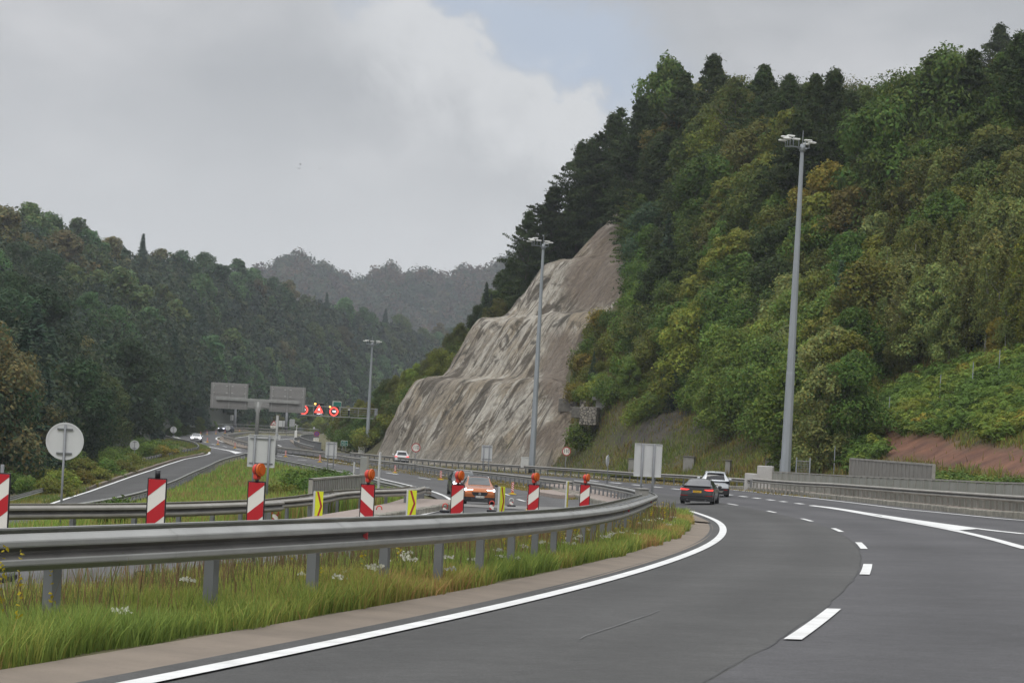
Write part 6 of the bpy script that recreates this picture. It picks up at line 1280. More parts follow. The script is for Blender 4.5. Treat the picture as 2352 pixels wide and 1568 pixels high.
def handled(cx, top, w, label, clear=False, dr=-1):
    Y = .235*F/w; T = at(cx, top, Y); g = ground(T[0], T[1]); h = T[2]-g; t = thing('traffic_marker', label, 'road works marker', (T[0], T[1], g), R(random.uniform(-8, 8)), 'small red framed marker panels on the closed lane'); hh = .82
    b = MB(); m = 0; r = .118
    out = [(-r, h-hh-.12), (r, h-hh-.12), (r, h-r)]+[(r*math.cos(a), h-r+r*math.sin(a)) for a in np.linspace(0, math.pi, 13)[1:-1]]+[(-r, h-r)]
    MB().prism([(x, z) for x, z in out if z <= h-.17]+[], -.03, .03).build('panel_body', M['plred'], t)
    # arched carrying handle
    MB().tube([(-r+.02, 0, h-.2)]+[((r-.02)*math.cos(a), 0, h-r+(r-.02)*math.sin(a)) for a in np.linspace(math.pi, 0, 11)]+[(r-.02, 0, h-.2)], .022, 6).build('handle', M['cab' if clear else 'plred'], t)
    MB().box((0, -.034, h-.17-hh*.42), (.175, .008, hh*.80)).build('white_face', M['cream'], t); b = MB(); stripes(b, .175, hh*.80, 2, dr, h-.17-hh*.82, -.039, 0); b.build('red_stripe', M['red'], t)
    MB().box((0, 0, .05), (.4, .5, .1), bev=.03).box((0, 0, max(.1, (h-hh-.1)/2)), (.08, .05, max(.1, h-hh))).build('foot', M['black'], t); return t
handled(633, 1167, 17, 'red framed marker panel right of the largest sign back beacon'); handled(871.5, 1160, 14.5, 'red framed marker panel half hidden by the beacon near the island curve', dr=1); handled(1023, 1155, 13.5, 'red framed marker panel just left of the beacon covering the orange car')
handled(1130, 1149, 12.8, 'red framed marker panel in front of the right headlamp of the orange car'); handled(1175, 1143, 11, 'marker panel with a clear handle right of the thin yellow chevron', True)
def chevron(cx, top, w, h, Y, label, rz, d=1):
    T = at(cx, top, Y); g = ground(T[0], T[1]); W_ = .30; z1 = T[2]-g; H_ = min(h*Y/F*1.05, z1-.05); t = thing('chevron_marker', label, 'chevron marker', (T[0], T[1], g), rz, 'yellow and red chevron markers on the closed lane')
    MB().box((0, 0, z1-H_/2), (W_, .02, H_), bev=.004).build('yellow_face', M['yel'], t)
    zc = z1-H_/2; a = .07; x0, x1 = -W_*.34*d, W_*.26*d
    MB().prism([(x0, z1-.01), (x0+a*d, z1-.01), (x1+a*d*.6, zc), (x0+a*d, zc-H_/2+.01), (x0, zc-H_/2+.01), (x1-a*.4*d, zc)], -.016, -.0102).build('red_chevron', M['dred'], t)
    MB().box((-W_/2-.03, .02, z1/2), (.05, .05, z1), bev=.01).build('post', M['back'], t); return t
chevron(734, 1128, 17.4, 66, 82, 'yellow chevron marker left of the island curve, half turned away', R(32)); chevron(948, 1125.6, 19, 57, 84, 'yellow chevron marker standing alone on the grey road left of the orange car', R(18))
chevron(1155, 1117, 10, 64, 86, 'yellow chevron marker seen very obliquely right of the orange car', R(56)); chevron(1305, 1105.5, 5, 62, 84, 'thin grey and yellow chevron marker seen edge on before the paved median', R(80))
def cone(p, top, label, w=None):
    P = bp([p])[0]; s = F/P[1]; h = max(.55, (p[1]-top)/s); t = thing('delineator_post', label, 'delineator', P+np.array([0, 0, .0]), random.uniform(-.3, .3), 'small striped delineator posts with yellow feet'); w = w or .16
    MB().box((0, 0, .04), (.55, .34, .08), bev=.03).box((0, 0, .11), (.26, .2, .08), bev=.03).build('foot', M['ybase'], t)
    MB().box((0, 0, .1+(h-.1)/2), (w+.02, .05, h-.1), bev=.02).build('panel_body', M['red'], t); MB().box((0, -.028, .2+(h-.2)/2), (w*.95, .008, h-.25)).build('white_face', M['cream'], t)
    b = MB(); stripes(b, w*.95, h-.25, 4, -1, .2+.025, -.033, 0); b.build('red_stripe', M['red'], t)
c3 = lambda x, y: R3([(x, y)])[0]; c2 = lambda x, y: R2([(x, y)])[0]; c6 = lambda x, y: R6([(x, y)])[0]; c9 = lambda x, y: R9([(x, y)])[0]
for p, tp, lb in [(c3(423, 450), c3(0, 378)[1], 'striped delineator post on the white hatching left of the dark car'), (c3(853, 515), c3(0, 430)[1], 'striped delineator post just left of the dark oncoming car near the orange one'), (c3(1527, 652), c3(0, 537)[1], 'striped delineator post to the right of the orange car'), (c3(1680, 822), c3(0, 650)[1], 'striped delineator post tucked behind the beacon right of the orange car'),
                  (c2(1025, 985), c2(0, 918)[1], 'striped delineator post left of the pale two post sign back'), (c2(1382, 1040), c2(0, 965)[1], 'striped delineator post under the pale two post sign back'),
                  (c6(1465, 752), c6(0, 645)[1], 'striped delineator post right beside the white oncoming car'), (c6(1715, 812), c6(0, 702)[1], 'second striped delineator post right of the white oncoming car'), (c6(2115, 892), c6(0, 765)[1], 'third striped delineator post right of the white oncoming car'),
                  (c6(1460, 575), c6(0, 490)[1], 'distant delineator post above the roof of the white oncoming car'), (c6(1667, 558), c6(0, 480)[1], 'distant delineator post between the white and the dark oncoming cars'), (c6(1880, 545), c6(0, 472)[1], 'distant delineator post in front of the dark far car'), (c6(1308, 565), c6(0, 498)[1], 'distant delineator post behind the roof of the white oncoming car'), (c6(2225, 503), c6(0, 462)[1], 'tiny delineator post right of the dark far car')]: cone(p, tp, lb)
# ---- small roadside boxes
def box_at(name, label, cat, x, yb, w, h, Y, m, dep=.5, rz=.2, top=True):
    P = at(x, yb, Y); u = Y/F; t = thing(name, label, cat, P-np.array([0, 0, .25]), rz); MB().box((0, 0, h*u/2+.1), (w*u, dep, h*u+.3), bev=.02).build('body', M[m], t)
    if top: MB().box((0, -.01, h*u+.27), (w*u+.06, dep+.08, .05), bev=.01).build('lid', M[m], t)
    b = MB().box((0, -dep/2-.006, h*u*.5+.12), (w*u*.84, .012, h*u*.75)); b.build('door', M[m], t); return t
box_at('concrete_box', 'concrete box standing inside the median barrier before the sign back', 'concrete box', 1473, 1154, 23, 31, 98, 'conc', .6, R(12))
box_at('cabinet', 'pale cabinet beside the distant mast at the foot of the rock face', 'cabinet', 831, 1042, 16, 17, 345, 'cab'); box_at('cabinet', 'pale cabinet beside the mast in front of the rock face', 'cabinet', 1205, 1067, 16, 17, 246, 'cab')
# ================================================================== vehicles
def paint(name, c, metal=.3, rough=.28): 
    m = mat(name, c, rough, metal); m.node_tree.nodes['Principled BSDF'].inputs['Coat Weight'].default_value = .6; m.node_tree.nodes['Principled BSDF'].inputs['Coat Roughness'].default_value = .06; return m
# stations along the car, front to rear: y, top centre z, then half width / height of roof edge, belt, flank, sill
def stations(kind, L_, W_, H_):
    h, w = L_/2, W_/2
    if kind == 'suv':      # upright tailgate
        hood, cowl, ws, roof, re_, gl = .60*H_, .665*H_, .955*H_, H_, .93*H_, .665*H_
        T = [(h, .40*H_, .72, .38*H_, .84, .36*H_), (h-.06, .52*H_, .80, .50*H_, .92, .46*H_), (h-.28, hood, .80, hood-.03, .95, .53*H_), (h-.95, cowl-.01, .80, cowl-.02, .98, .60*H_), (h-1.12, cowl+.02, .77, cowl+.01, .975, .62*H_), (h-1.62, .84*H_, .71, .83*H_, .97, .63*H_), (h-1.95, ws, .67, ws-.04, .965, .635*H_), (h-2.5, roof, .665, roof-.05, .965, .64*H_), (h-3.35, .985*H_, .65, .955*H_, .965, .66*H_),
             (-h+.34, re_, .63, re_-.04, .95, .675*H_), (-h+.13, gl, .72, gl-.005, .93, .645*H_), (-h+.05, .60*H_, .76, .595*H_, .92, .56*H_), (-h, .42*H_, .80, .41*H_, .90, .385*H_)]
    elif kind == 'sedan':
        hood, cowl, roof = .60*H_, .66*H_, H_
        T = [(h, .42*H_, .70, .40*H_, .82, .37*H_), (h-.06, .52*H_, .78, .50*H_, .90, .46*H_), (h-.3, hood, .78, hood-.03, .94, .54*H_), (h-1.05, cowl, .78, cowl-.01, .97, .61*H_), (h-1.2, cowl+.02, .75, cowl+.01, .97, .625*H_), (h-1.75, .86*H_, .69, .85*H_, .965, .635*H_), (h-2.1, .965*H_, .655, .935*H_, .96, .645*H_), (h-2.6, roof, .65, roof-.05, .96, .65*H_), (-h+1.35, .965*H_, .635, .925*H_, .965, .665*H_),
             (-h+.58, .735*H_, .69, .725*H_, .975, .67*H_), (-h+.45, .71*H_, .74, .70*H_, .97, .665*H_), (-h+.08, .715*H_, .78, .70*H_, .93, .65*H_), (-h+.03, .63*H_, .80, .62*H_, .92, .58*H_), (-h, .42*H_, .80, .41*H_, .90, .38*H_)]
    else:                  # hatchback / compact people carrier
        hood, cowl, roof = .58*H_, .66*H_, H_
        T = [(h, .38*H_, .70, .36*H_, .82, .34*H_), (h-.07, .49*H_, .78, .47*H_, .90, .43*H_), (h-.3, hood-.02, .78, hood-.05, .94, .51*H_), (h-.9, cowl-.02, .78, cowl-.03, .97, .585*H_), (h-1.05, cowl+.02, .75, cowl, .97, .60*H_), (h-1.7, .87*H_, .68, .855*H_, .965, .615*H_), (h-2.05, .97*H_, .65, .935*H_, .96, .62*H_), (h-2.55, roof, .645, roof-.05, .96, .63*H_), (-h+.85, .965*H_, .63, .93*H_, .955, .65*H_),
             (-h+.32, .90*H_, .61, .87*H_, .93, .655*H_), (-h+.10, .64*H_, .72, .635*H_, .91, .61*H_), (-h+.04, .56*H_, .76, .55*H_, .90, .52*H_), (-h, .40*H_, .78, .39*H_, .88, .36*H_)]
    S_ = []
    for i, (y, zc, a, z1, b_, z2) in enumerate(T):
        e = i in (0, len(T)-1); zs = .20 if not e else .27; fl = .5*z2+.5*zs
        S_.append([y, zc, a*w, z1, b_*w, z2, (b_+.02)*w if not e else b_*w, fl, b_*w*.97, zs, zs-.02])
    return np.array(S_)
class CarShape:
    def __init__(s, St): s.S = St; s.n = len(St)
    def cr(s, i):
        k = int(min(max(math.floor(i), 0), s.n-2)); t = i-k; P = [s.S[min(max(k+j, 0), s.n-1)] for j in (-1, 0, 1, 2)]
        m1 = (P[2]-P[0])*.5*.6; m2 = (P[3]-P[1])*.5*.6
        return (2*t**3-3*t**2+1)*P[1]+(t**3-2*t**2+t)*m1+(-2*t**3+3*t**2)*P[2]+(t**3-t**2)*m2
    def pt(s, i, v, side=1):
        """i along the stations, v from roof centre (0) over roof edge (1), belt (2), flank (3), sill (4) to underside centre (5)"""
        q = s.cr(i); C = [(0, q[1]), (q[2], q[3]), (q[4], q[5]), (q[6], q[7]), (q[8], q[9]), (0, q[10])]
        v = min(max(v, 0), 5); k = min(int(v), 4); t = v-k
        x = C[k][0]*(1-t)+C[k+1][0]*t; z = C[k][1]*(1-t)+C[k+1][1]*t
        if k == 0: z = C[0][1]+(C[1][1]-C[0][1])*t**2.6
        if k in (1,): x += math.sin(math.pi*t)*.025*q[4]
        return np.array((x*side, q[0], z))
    def patch(s, i0, i1, v0, v1, ni, nv, out=.008, mirror=False, both=False, sides=(1,)):
        b = MB()
        for sd in sides:
            G_ = np.array([[s.pt(i0+(i1-i0)*a/ni, v0+(v1-v0)*c/nv, sd) for c in range(nv+1)] for a in range(ni+1)])
            du = np.gradient(G_, axis=0); dv = np.gradient(G_, axis=1); N = np.cross(du, dv); N /= np.linalg.norm(N, axis=2)[..., None]+1e-9; c0 = np.array((0, 0, s.S[:, 1].max()*.5)); 
            sg = np.sign(((G_-np.array((0, 0, .55)))*N).sum(2, keepdims=True)*0+((G_[..., :1]*N[..., :1])+(G_[..., 2:]-.55)*N[..., 2:]+(G_[..., 1:2]*N[..., 1:2])*.2)); sg[sg == 0] = 1
            b.grid(G_+N*sg*out, flip=sd < 0)
        return b
    def body(s):
        b = MB(); I = np.linspace(0, s.n-1, (s.n-1)*4+1); Vv = np.concatenate([np.linspace(0, 1, 6), np.linspace(1, 2, 5)[1:], np.linspace(2, 5, 9)[1:]])
        for sd in (1, -1): b.grid([[s.pt(i, v, sd) for v in Vv] for i in I], flip=sd < 0)
        for e in (0, s.n-1): ring = [s.pt(e, v, 1) for v in Vv]+[s.pt(e, v, -1) for v in Vv[::-1]]; b.add(ring, [tuple(range(len(ring)))])
        return b
def car(name, label, cat, kind, L_, W_, H_, P, heading, pm, lights, glass='glass', plate=None, wheel_r=.33, trim=False, roofrails=False, extra=None):
    t = thing(name, label, cat, P, -heading); cs = CarShape(stations(kind, L_, W_, H_)); n = cs.n; h = L_/2; w = W_/2
    cs.body().build('body', pm, t)
    iw = 4.15; it = 6.0
    g = cs.patch(iw, it, 0, .93, 6, 5, .012, sides=(1, -1)); g.build('windscreen', M[glass], t)
    ir0, ir1 = (n-5+.15, n-4-.05) if kind == 'sedan' else (n-4+.12, n-3-.08)
    cs.patch(ir0, ir1, 0, .92, 5, 5, .012, sides=(1, -1)).build('rear_window', M[glass if kind == 'sedan' else 'glass_d'], t)
    for sd in (1, -1):
        cs.patch(5.05, 6.85, 1.12, 1.93, 6, 3, .010, sides=(sd,)).build('side_window', M['glass_d'], t); cs.patch(6.95, n-5+.1 if kind == 'sedan' else n-4-.15, 1.12, 1.93, 5, 3, .010, sides=(sd,)).build('side_window', M['glass_d'], t)
        for yy in (h-.86, -h+.82):
            wh = MB().prism([(yy+wheel_r*math.cos(a), wheel_r+wheel_r*math.sin(a)) for a in np.linspace(0, 6.283, 25)[:-1]], sd*(w-.22), sd*(w+.005), 0, 'yz', False).build('wheel', M['tyre'], t)
            MB().prism([(yy+wheel_r*.66*math.cos(a), wheel_r+wheel_r*.66*math.sin(a)) for a in np.linspace(0, 6.283, 19)[:-1]], sd*(w+.0), sd*(w+.014), 0, 'yz').build('rim', M['rim'], wh)
            ar = [(yy+wheel_r*1.17*math.cos(a), wheel_r+wheel_r*1.17*math.sin(a)) for a in np.linspace(-.25, math.pi+.25, 16)]; MB().prism(ar, sd*(w-.25), sd*(w-.006), 0, 'yz').build('wheel_arch', M['trim'], t)
        m_ = MB().box((sd*(w+.09), h-1.55, H_*.685), (.20, .11, .14), bev=.04); m_.build('wing_mirror', pm if not trim else M['trim'], t)
        if roofrails: MB().tube([cs.pt(6.2, .93, sd)+np.array([0, 0, .0]), cs.pt(6.4, .93, sd)+np.array([0, 0, .05]), cs.pt(8, .93, sd)+np.array([0, 0, .05]), cs.pt(8.6, .93, sd)], .018, 6).build('roof_rail', M['chrome'], t)
        for k in (6.9,): MB().box((sd*(w+.004), cs.pt(k, 2, 1)[1], H_*.56), (.012, .16, .03)).build('door_handle', M['trim'], t)
    hl = M['head'] if lights == 'front' else M['headoff']; tl = M['tail'] if lights == 'rear' else M['tailoff']
    for sd in (1, -1):
        if lights in ('front',): cs.patch(1.25, 2.12, 1.15, 1.95, 4, 3, .014, sides=(sd,)).build('headlight', hl, t); cs.patch(1.02, 1.3, .55, 1.55, 2, 4, .016, sides=(sd,)).build('headlight', hl, t)
        else: cs.patch(1.3, 2.2, 1.1, 1.9, 3, 3, .01, sides=(sd,)).build('headlight', hl, t)
    # front end
    yf = h+.004
    MB().prism([(-w*.52, H_*.455), (w*.52, H_*.455), (w*.42, H_*.34), (w*.25, H_*.315), (-w*.25, H_*.315), (-w*.42, H_*.34)], h-.05, h+.015).build('grille', M['trim'], t)
    e = MB().ring(.05, .072, h+.016, h+.03, 20, (0, H_*.40)); e.box((0, h+.024, H_*.40), (.12, .012, .018)); e.build('emblem', M['chrome'], t)
    MB().prism([(-w*.9, H_*.255), (w*.9, H_*.255), (w*.86, .17), (-w*.86, .17)], h-.12, h+.012).build('lower_bumper', M['trim'], t)
    MB().prism([(-w*.9, H_*.27), (w*.9, H_*.27), (w*.84, .19), (-w*.84, .19)], -h-.012, -h+.14).build('rear_bumper', M['trim'], t)
    if plate:
        y = h+.03 if lights == 'front' else -h-.035; z = H_*.285 if lights == 'front' else (H_*.50 if kind == 'sedan' else H_*.47 if kind == 'suv' else H_*.40); y2 = y if lights == 'front' else -h-(.035 if kind != 'suv' else .0)
        pl = MB().box((0, y2, z), (.52, .02, .115), bev=.006).build('number_plate', M[plate[1]], t); sgn = 1 if lights == 'front' else -1
        MB().box((-.24*(-sgn), y2+sgn*.0105, z), (.045, .004, .105)).build('blue_strip', M['blue'], pl)
        tx = text('lettering', plate[0], .10, M['black'], pl, (-.02*-sgn, y2+sgn*.013, z), math.pi if sgn > 0 else 0)
    if extra: extra(t, cs, h, w, H_, tl)
    return t
def hd(s): return float(np.interp(s, S, PS))
MAT_C = dict(copper=paint('copper_orange_paint', (.42, .125, .030), .45, .3), black=paint('black_car_paint', (.010, .010, .013), .2), grey=paint('dark_grey_paint', (.060, .064, .066), .5, .3), white=paint('white_car_paint', (.74, .75, .75), 0., .3), silver=paint('pearl_white_paint', (.62, .65, .68), .15, .3), navy=paint('dark_blue_paint', (.02, .025, .04), .4))
def rear_sedan(t, cs, h, w, H_, tl):
    for sd in (1, -1):
        b = MB().prism([(sd*w*.42, H_*.585), (sd*w*.97, H_*.612), (sd*w*.96, H_*.548), (sd*w*.58, H_*.548)][::sd], -h-.03, -h+.12); b.build('tail_light', tl, t)
        MB().prism([(sd*w*.52, H_*.355), (sd*w*.96, H_*.37), (sd*w*.96, H_*.335), (sd*w*.52, H_*.335)], -h-.02, -h+.05).build('reflector', M['tailoff'], t)
        MB().box((sd*w*.93, -h+.05, .30), (.1, .16, .22), bev=.03).build('corner_intake', M['trim'], t)
    MB().prism([(-w*.84, H_*.725), (w*.84, H_*.725), (w*.80, H_*.695), (-w*.80, H_*.695)], -h-.06, -h+.16).build('boot_spoiler', M['trim'], t)
    MB().prism([(-w*.98, H_*.34), (w*.98, H_*.34), (w*.90, H_*.24), (-w*.90, H_*.24)], -h-.018, -h+.1).build('diffuser', M['trim'], t)
    MB().prism([(-w*.86, H_*.20), (-w*.66, H_*.275), (w*.66, H_*.275), (w*.86, H_*.20), (w*.78, H_*.20), (w*.62, H_*.245), (-w*.62, H_*.245), (-w*.78, H_*.20)], -h-.04, -h+.0).build('diffuser_trim', MAT_C['grey'], t)
    MB().box((0, -h-.022, H_*.57), (w*.86, .02, .018)).build('boot_seam', M['black'], t)
    MB().box((0, -.55, H_+.02), (.03, .12, .07), bev=.012).build('roof_antenna', M['black'], t)
    for sd in (1, -1): MB().tube([(sd*w*.55, -h-.03, .25), (sd*w*.55, -h+.1, .25)], .06, 10).build('exhaust', M['rim'], t)
def rear_suv(t, cs, h, w, H_, tl):
    for sd in (1, -1):
        MB().prism([(sd*w*.30, H_*.625), (sd*w*.96, H_*.645), (sd*w*.99, H_*.52), (sd*w*.78, H_*.555), (sd*w*.66, H_*.595), (sd*w*.30, H_*.597)][::sd], -h-.02, -h+.16).build('tail_light', M['glass_d'], t)
        MB().box((sd*w*.74, -h-.03, H_*.30), (.22, .02, .05)).build('reflector', M['tailoff'], t)
    MB().box((0, -h+.02, H_*.61), (w*.7, .09, .05)).build('light_bar', M['glass_d'], t)
    MB().prism([(-w*.97, H_*.36), (w*.97, H_*.36), (w*.93, .19), (-w*.93, .19)], -h-.022, -h+.12).build('bumper_cladding', M['trim'], t)
    MB().prism([(-w*.6, H_*.25), (w*.6, H_*.25), (w*.5, H_*.20), (-w*.5, H_*.20)], -h-.05, -h).build('skid_plate', M['zinc_warm'], t)
    MB().box((0, -h+.30, H_*.945), (w*1.2, .28, .045), bev=.015).build('roof_spoiler', MAT_C['silver'], t); MB().box((.02, -h+.75, H_+.0), (.03, .12, .07), bev=.012).build('roof_antenna', M['black'], t)
def rear_mpv(t, cs, h, w, H_, tl):
    for sd in (1, -1):
        MB().prism([(sd*w*.60, H_*.575), (sd*w*.97, H_*.585), (sd*w*.96, H_*.525), (sd*w*.62, H_*.525)][::sd], -h-.03, -h+.14).build('tail_light', tl, t)
    MB().box((0, -h-.01, H_*.44), (w*.9, .05, .03)).build('plate_recess', M['trim'], t); MB().box((0, -h+.32, H_*.90), (w*1.15, .3, .045), bev=.015).build('roof_spoiler', MAT_C['white'], t)
def front_suv(t, cs, h, w, H_, tl):
    MB().prism([(-w*.96, H_*.275), (w*.96, H_*.275), (w*.90, .18), (-w*.90, .18)], h-.16, h+.014).build('bumper_cladding', M['trim'], t)
    for k in range(3): MB().box((0, h+.018, .24+.055*k), (w*1.05, .012, .012)).build('intake_bar', M['zinc_dark'], t)
    for sd in (1, -1): MB().box((sd*w*.70, h+.0, .30), (.24, .06, .12), bev=.03).build('fog_lamp', M['black'], t)
    MB().box((0, 1.02, H_*.655), (w*1.35, .10, .03)).build('wiper', M['black'], t)
    roof = cs.patch(6.3, 8.9, 0, .9, 6, 4, .006, sides=(1, -1)); roof.build('black_roof', M['trim'], t)
def on_road(x, y, s=None):
    P = bp([(x, y)])[0] if s is None else at(x, y, F/s); P[2] = ground(P[0], P[1]) if s is None else P[2]; return P
p_ = at(1096, 1161, 138); p_[2] = ground(p_[0], p_[1])+.02
car('orange_car', 'copper orange compact SUV with black roof and lit headlamps driving towards the camera', 'car', 'suv', 4.21, 1.82, 1.6, p_, hd(138)+math.pi-.03, MAT_C['copper'], 'front', 'glass', ('GU-HI 83 EE', 'cream'), .35, True, True, front_suv)
p_ = bp([(1062, 1138)])[0]
car('black_car', 'black SUV with a lit headlamp, partly hidden behind the orange car', 'car', 'suv', 4.5, 1.88, 1.74, p_, hd(150)+math.pi-.06, MAT_C['black'], 'front', 'glass', None, .36, False, True, None)
p_ = np.array(own(135.5, -1.55)); p_[2] = ground(p_[0], p_[1])+.02
M['plate_y'] = mat('yellow_number_plate', (.78, .46, .02), .45)
car('grey_car', 'dark grey saloon with glowing tail lamps and a yellow number plate, seen from behind', 'car', 'sedan', 4.54, 1.85, 1.42, p_, hd(135)+.2, MAT_C['grey'], 'rear', 'glass_d', ('T-549-DF', 'plate_y'), .35, False, False, rear_sedan)
p_ = np.array(own(156, 2.0)); p_[2] = ground(p_[0], p_[1])+.02
car('white_car', 'white SUV with dark rear window ahead of the grey saloon', 'car', 'suv', 4.4, 1.84, 1.64, p_, hd(156)+.13, MAT_C['silver'], 'rear', 'glass_d', ('ZG 4660', 'cream'), .36, False, True, rear_suv)
p_ = at(921, 1061, 300); p_[2] = ground(p_[0], p_[1])+.05
car('white_car', 'white people carrier with red tail lamps driving off beside the foot of the rock face', 'car', 'hatch', 4.6, 1.84, 1.63, p_, hd(290)+.24, MAT_C['white'], 'rear', 'glass_d', None, .34, False, False, rear_mpv)
p_ = at(450.5, 1014, 404); p_[2] = ground(p_[0], p_[1])+.03
car('white_car', 'white hatchback with lit headlamps coming out of the far bend', 'car', 'hatch', 4.4, 1.85, 1.45, p_, 3.04, MAT_C['white'], 'front', 'glass', None, .34, False, False, None)
p_ = at(519, 992, 572); p_[2] = ground(p_[0], p_[1])+.05
car('dark_car', 'dark car with lit headlamps far off on the outer curve behind a round sign', 'car', 'suv', 4.5, 1.85, 1.7, p_, math.pi+.5, MAT_C['navy'], 'front', 'glass', None, .36, False, False, None)
# ================================================================== things on the slope
def gab_mat():
    m = bpy.data.materials.new('gabion_stone'); m.use_nodes = True; nt = m.node_tree; b = nt.nodes['Principled BSDF']; N = nt.nodes.new; L = nt.links.new; tc = N('ShaderNodeTexCoord')
    v = N('ShaderNodeTexVoronoi'); v.inputs['Scale'].default_value = 3.2; L(tc.outputs['Object'], v.inputs['Vector']); v2 = N('ShaderNodeTexVoronoi'); v2.feature = 'DISTANCE_TO_EDGE'; v2.inputs['Scale'].default_value = 3.2; L(tc.outputs['Object'], v2.inputs['Vector'])
    r = N('ShaderNodeValToRGB'); L(v.outputs['Color'], r.inputs[0]); r.color_ramp.elements[0].color = (.14, .13, .12, 1); r.color_ramp.elements[1].color = (.44, .40, .33, 1); e = N('ShaderNodeMapRange'); e.inputs[1].default_value = .0; e.inputs[2].default_value = .09; L(v2.outputs['Distance'], e.inputs[0])
    q = N('ShaderNodeMix'); q.data_type = 'RGBA'; L(e.outputs[0], q.inputs[0]); q.inputs[6].default_value = (.02, .02, .02, 1); L(r.outputs[0], q.inputs[7]); L(q.outputs[2], b.inputs['Base Color']); b.inputs['Roughness'].default_value = .9
    bu = N('ShaderNodeBump'); bu.inputs['Strength'].default_value = 1; bu.inputs['Distance'].default_value = .12; L(e.outputs[0], bu.inputs['Height']); L(bu.outputs[0], b.inputs['Normal']); return m
M['gabion'] = gab_mat(); M['wirecage'] = mat('dark_basket_stone', (.20, .185, .16), .9, col2=(.10, .095, .085), vscale=3, bump=.5, bscale=6)  # darker mottled stone for some baskets and the block cappings
cg = crop(2180, 1480, 4.9)
P0, e_, t0_, d0_ = stand(*cg([(600, 1000)])[0], .1); YGb = P0[1]-3.5
gt = thing('gabion_wall', 'stepped wall of stone filled gabion baskets at the right edge of the rock face', 'gabion wall', P0, R(-8))
for (x0, y0, x1, y1, dp, mt) in [(320, 262, 470, 415, .5, 'wirecage'), (462, 268, 615, 400, .0, 'gabion'), (275, 412, 490, 560, .2, 'wirecage'), (480, 405, 665, 560, -.2, 'gabion'), (150, 545, 400, 770, -.1, 'wirecage'), (385, 555, 650, 800, -.5, 'gabion'), (645, 552, 950, 730, -.3, 'gabion'), (610, 725, 960, 900, -.9, 'wirecage'), (925, 722, 1235, 1040, -.9, 'gabion')]:
    (xm, ym), = cg([((x0+x1)/2, y1)]); Yb = stand(xm, ym, .1)[0][1]+.6; a, b_ = at(*cg([(x0, y0)])[0], Yb), at(*cg([(x1, y1)])[0], Yb); c = (a+b_)/2-P0; MB().box((c[0], c[1]+dp+1.5, c[2]-.15), (abs(b_[0]-a[0]), 4.0, abs(a[2]-b_[2])+.3), bev=.06).build('basket', M[mt], gt)
YGb = stand(*cg([(1130, 730)])[0], .1)[0][1]+.3; a, b_ = at(*cg([(1000, 590)])[0], YGb), at(*cg([(1265, 730)])[0], YGb); c = (a+b_)/2; t = thing('concrete_hut', 'small pale concrete shelter with dark slab roof beside the gabion wall', 'hut', (c[0], c[1], b_[2]), R(-6)); w, h = abs(b_[0]-a[0]), abs(a[2]-b_[2])
MB().box((0, 1.0, h/2), (w, 2., h+.6), bev=.02).build('wall', M['conc_w'], t); MB().box((-.1, .8, h+.18), (w+.55, 2.8, .34), bev=.03).build('roof', M['conc'], t)
for (x0, y0, x1, y1) in [(732, 392, 800, 470), (1235, 412, 1335, 505), (1618, 418, 1662, 490), (2000, 428, 2115, 565)]:
    (xa, ya), (xb, yb) = R4([(x0, y0), (x1, y1)]); P, *_q = stand((xa+xb)/2, ya, 1.2); u = P[1]/F
    t = thing('concrete_block', 'half buried concrete block on the grassy cutting above the guardrail', 'concrete block', P, R(-12), 'concrete blocks along the foot of the cutting'); MB().box((0, .3, .2), ((xb-xa)*u, 1.2, 2.0), bev=.04).build('block', M['conc'], t); MB().box((0, .3, 1.24), ((xb-xa)*u+.1, 1.35, .1), bev=.02).build('capping', M['wirecage'], t)
for k, (x, y0, y1) in enumerate([(218, 940, 1045), (698, 795, 950), (935, 588, 730), (1185, 395, 580), (1597, 200, 300), (1885, 80, 165), (2145, -10, 140)]):
    (xa, ya), (_, yb) = R5([(x, y0), (x, y1)]); h = max(1.6, 0.); P, *_q = stand(xa, ya, 2.2)
    t = thing('fence_post', 'thin steel fence post standing up the bracken covered bank', 'fence post', P, 0, 'steel fence posts up the bank'); MB().box((0, 0, .9), (.05, .05, 2.6), bev=.01).build('post', M['mast'], t); MB().box((0, 0, 2.21), (.075, .075, .03)).build('post_cap', M['zinc_dark'], t)
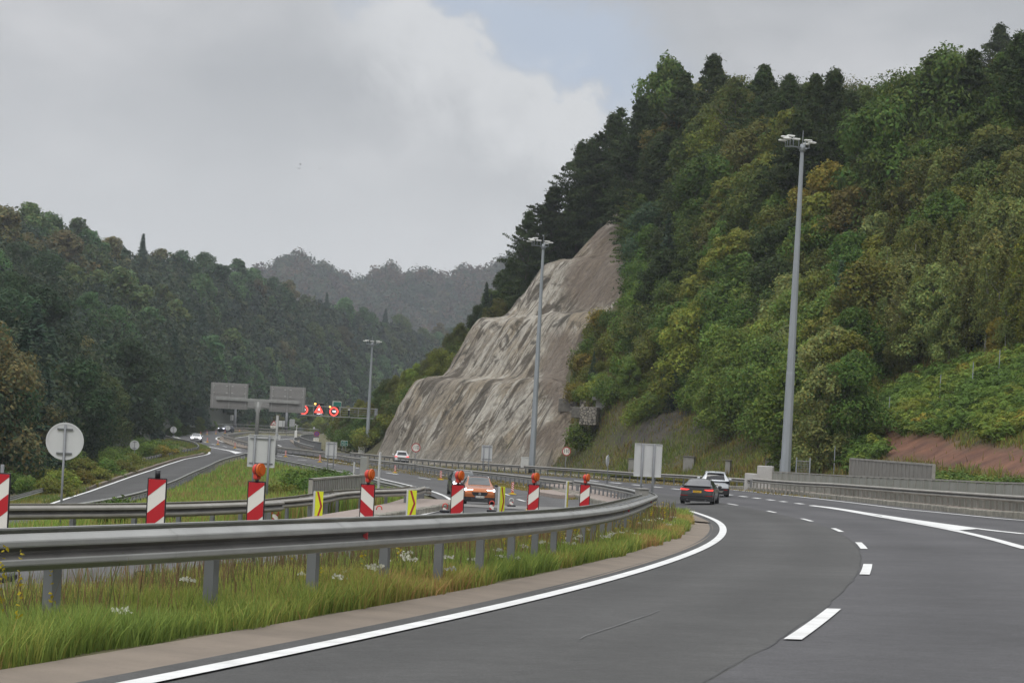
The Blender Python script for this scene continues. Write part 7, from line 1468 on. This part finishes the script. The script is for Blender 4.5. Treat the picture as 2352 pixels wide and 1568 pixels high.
(xa, ya), (xb, yb) = R5([(392, 888), (508, 1050)]); P, *_q = stand((xa+xb)/2, ya, 2.3); u = P[1]/F; w = (xb-xa)*u; t = thing('mesh_gate', 'small steel mesh gate beside the foot of the tallest mast', 'gate', P, R(-15))
for k in (-.5, .5): MB().box((k*w, 0, 1.1), (.09, .09, 2.5), bev=.01).build('gate_post', M['mast'], t)
b = MB()
for i in range(13): b.box((0, 0, .15+i*.16), (w*.92, .015, .015))
for i in range(9): b.box((-w*.45+w*.9*i/8, 0, 1.1), (.015, .015, 2.0))
b.box((0, 0, 2.12), (w*.95, .05, .05)).box((0, 0, .1), (w*.95, .05, .05)); b.build('mesh_panel', M['zinc'], t)
# birds, very small in the sky
for (x, y) in [(690, 378), (686, 388), (735, 388)]:
    P = at(x, y, 420); t = thing('bird', 'tiny dark bird flying in the grey sky', 'bird', P, random.uniform(0, 3), 'three distant birds')
    MB().tube([(0, -.16, 0), (0, 0, .02), (0, .18, 0)], [.03, .06, .02], 6).build('body', M['black'], t)
    for sd in (1, -1): MB().add([(0, .06, .03), (sd*.22, .08, .16), (sd*.42, -.02, .10), (sd*.2, -.06, .13), (0, -.06, .02), (0, .06, .0), (sd*.22, .08, .14), (sd*.42, -.02, .09), (sd*.2, -.06, .11), (0, -.06, 0)], [(0, 1, 3, 4), (1, 2, 3), (5, 9, 8, 6), (6, 8, 7)]).build('wing', M['black'], t)

# ------------------------------------------------------------------ thin haze in the valley air
def haze():
    m = bpy.data.materials.new('haze'); m.use_nodes = True; nt = m.node_tree; nt.nodes.clear()
    o = nt.nodes.new('ShaderNodeOutputMaterial'); v = nt.nodes.new('ShaderNodeVolumePrincipled'); v.inputs['Color'].default_value = (.86, .92, 1, 1); v.inputs['Density'].default_value = .00016
    v.inputs['Anisotropy'].default_value = .2
    nt.links.new(v.outputs[0], o.inputs['Volume'])
    h = MB().box((0, 1360, 90), (2600, 2800, 240)).build('haze', m); h['kind'] = 'stuff'; tag(h, 'thin pale valley haze over the road and hills', 'haze')
haze()
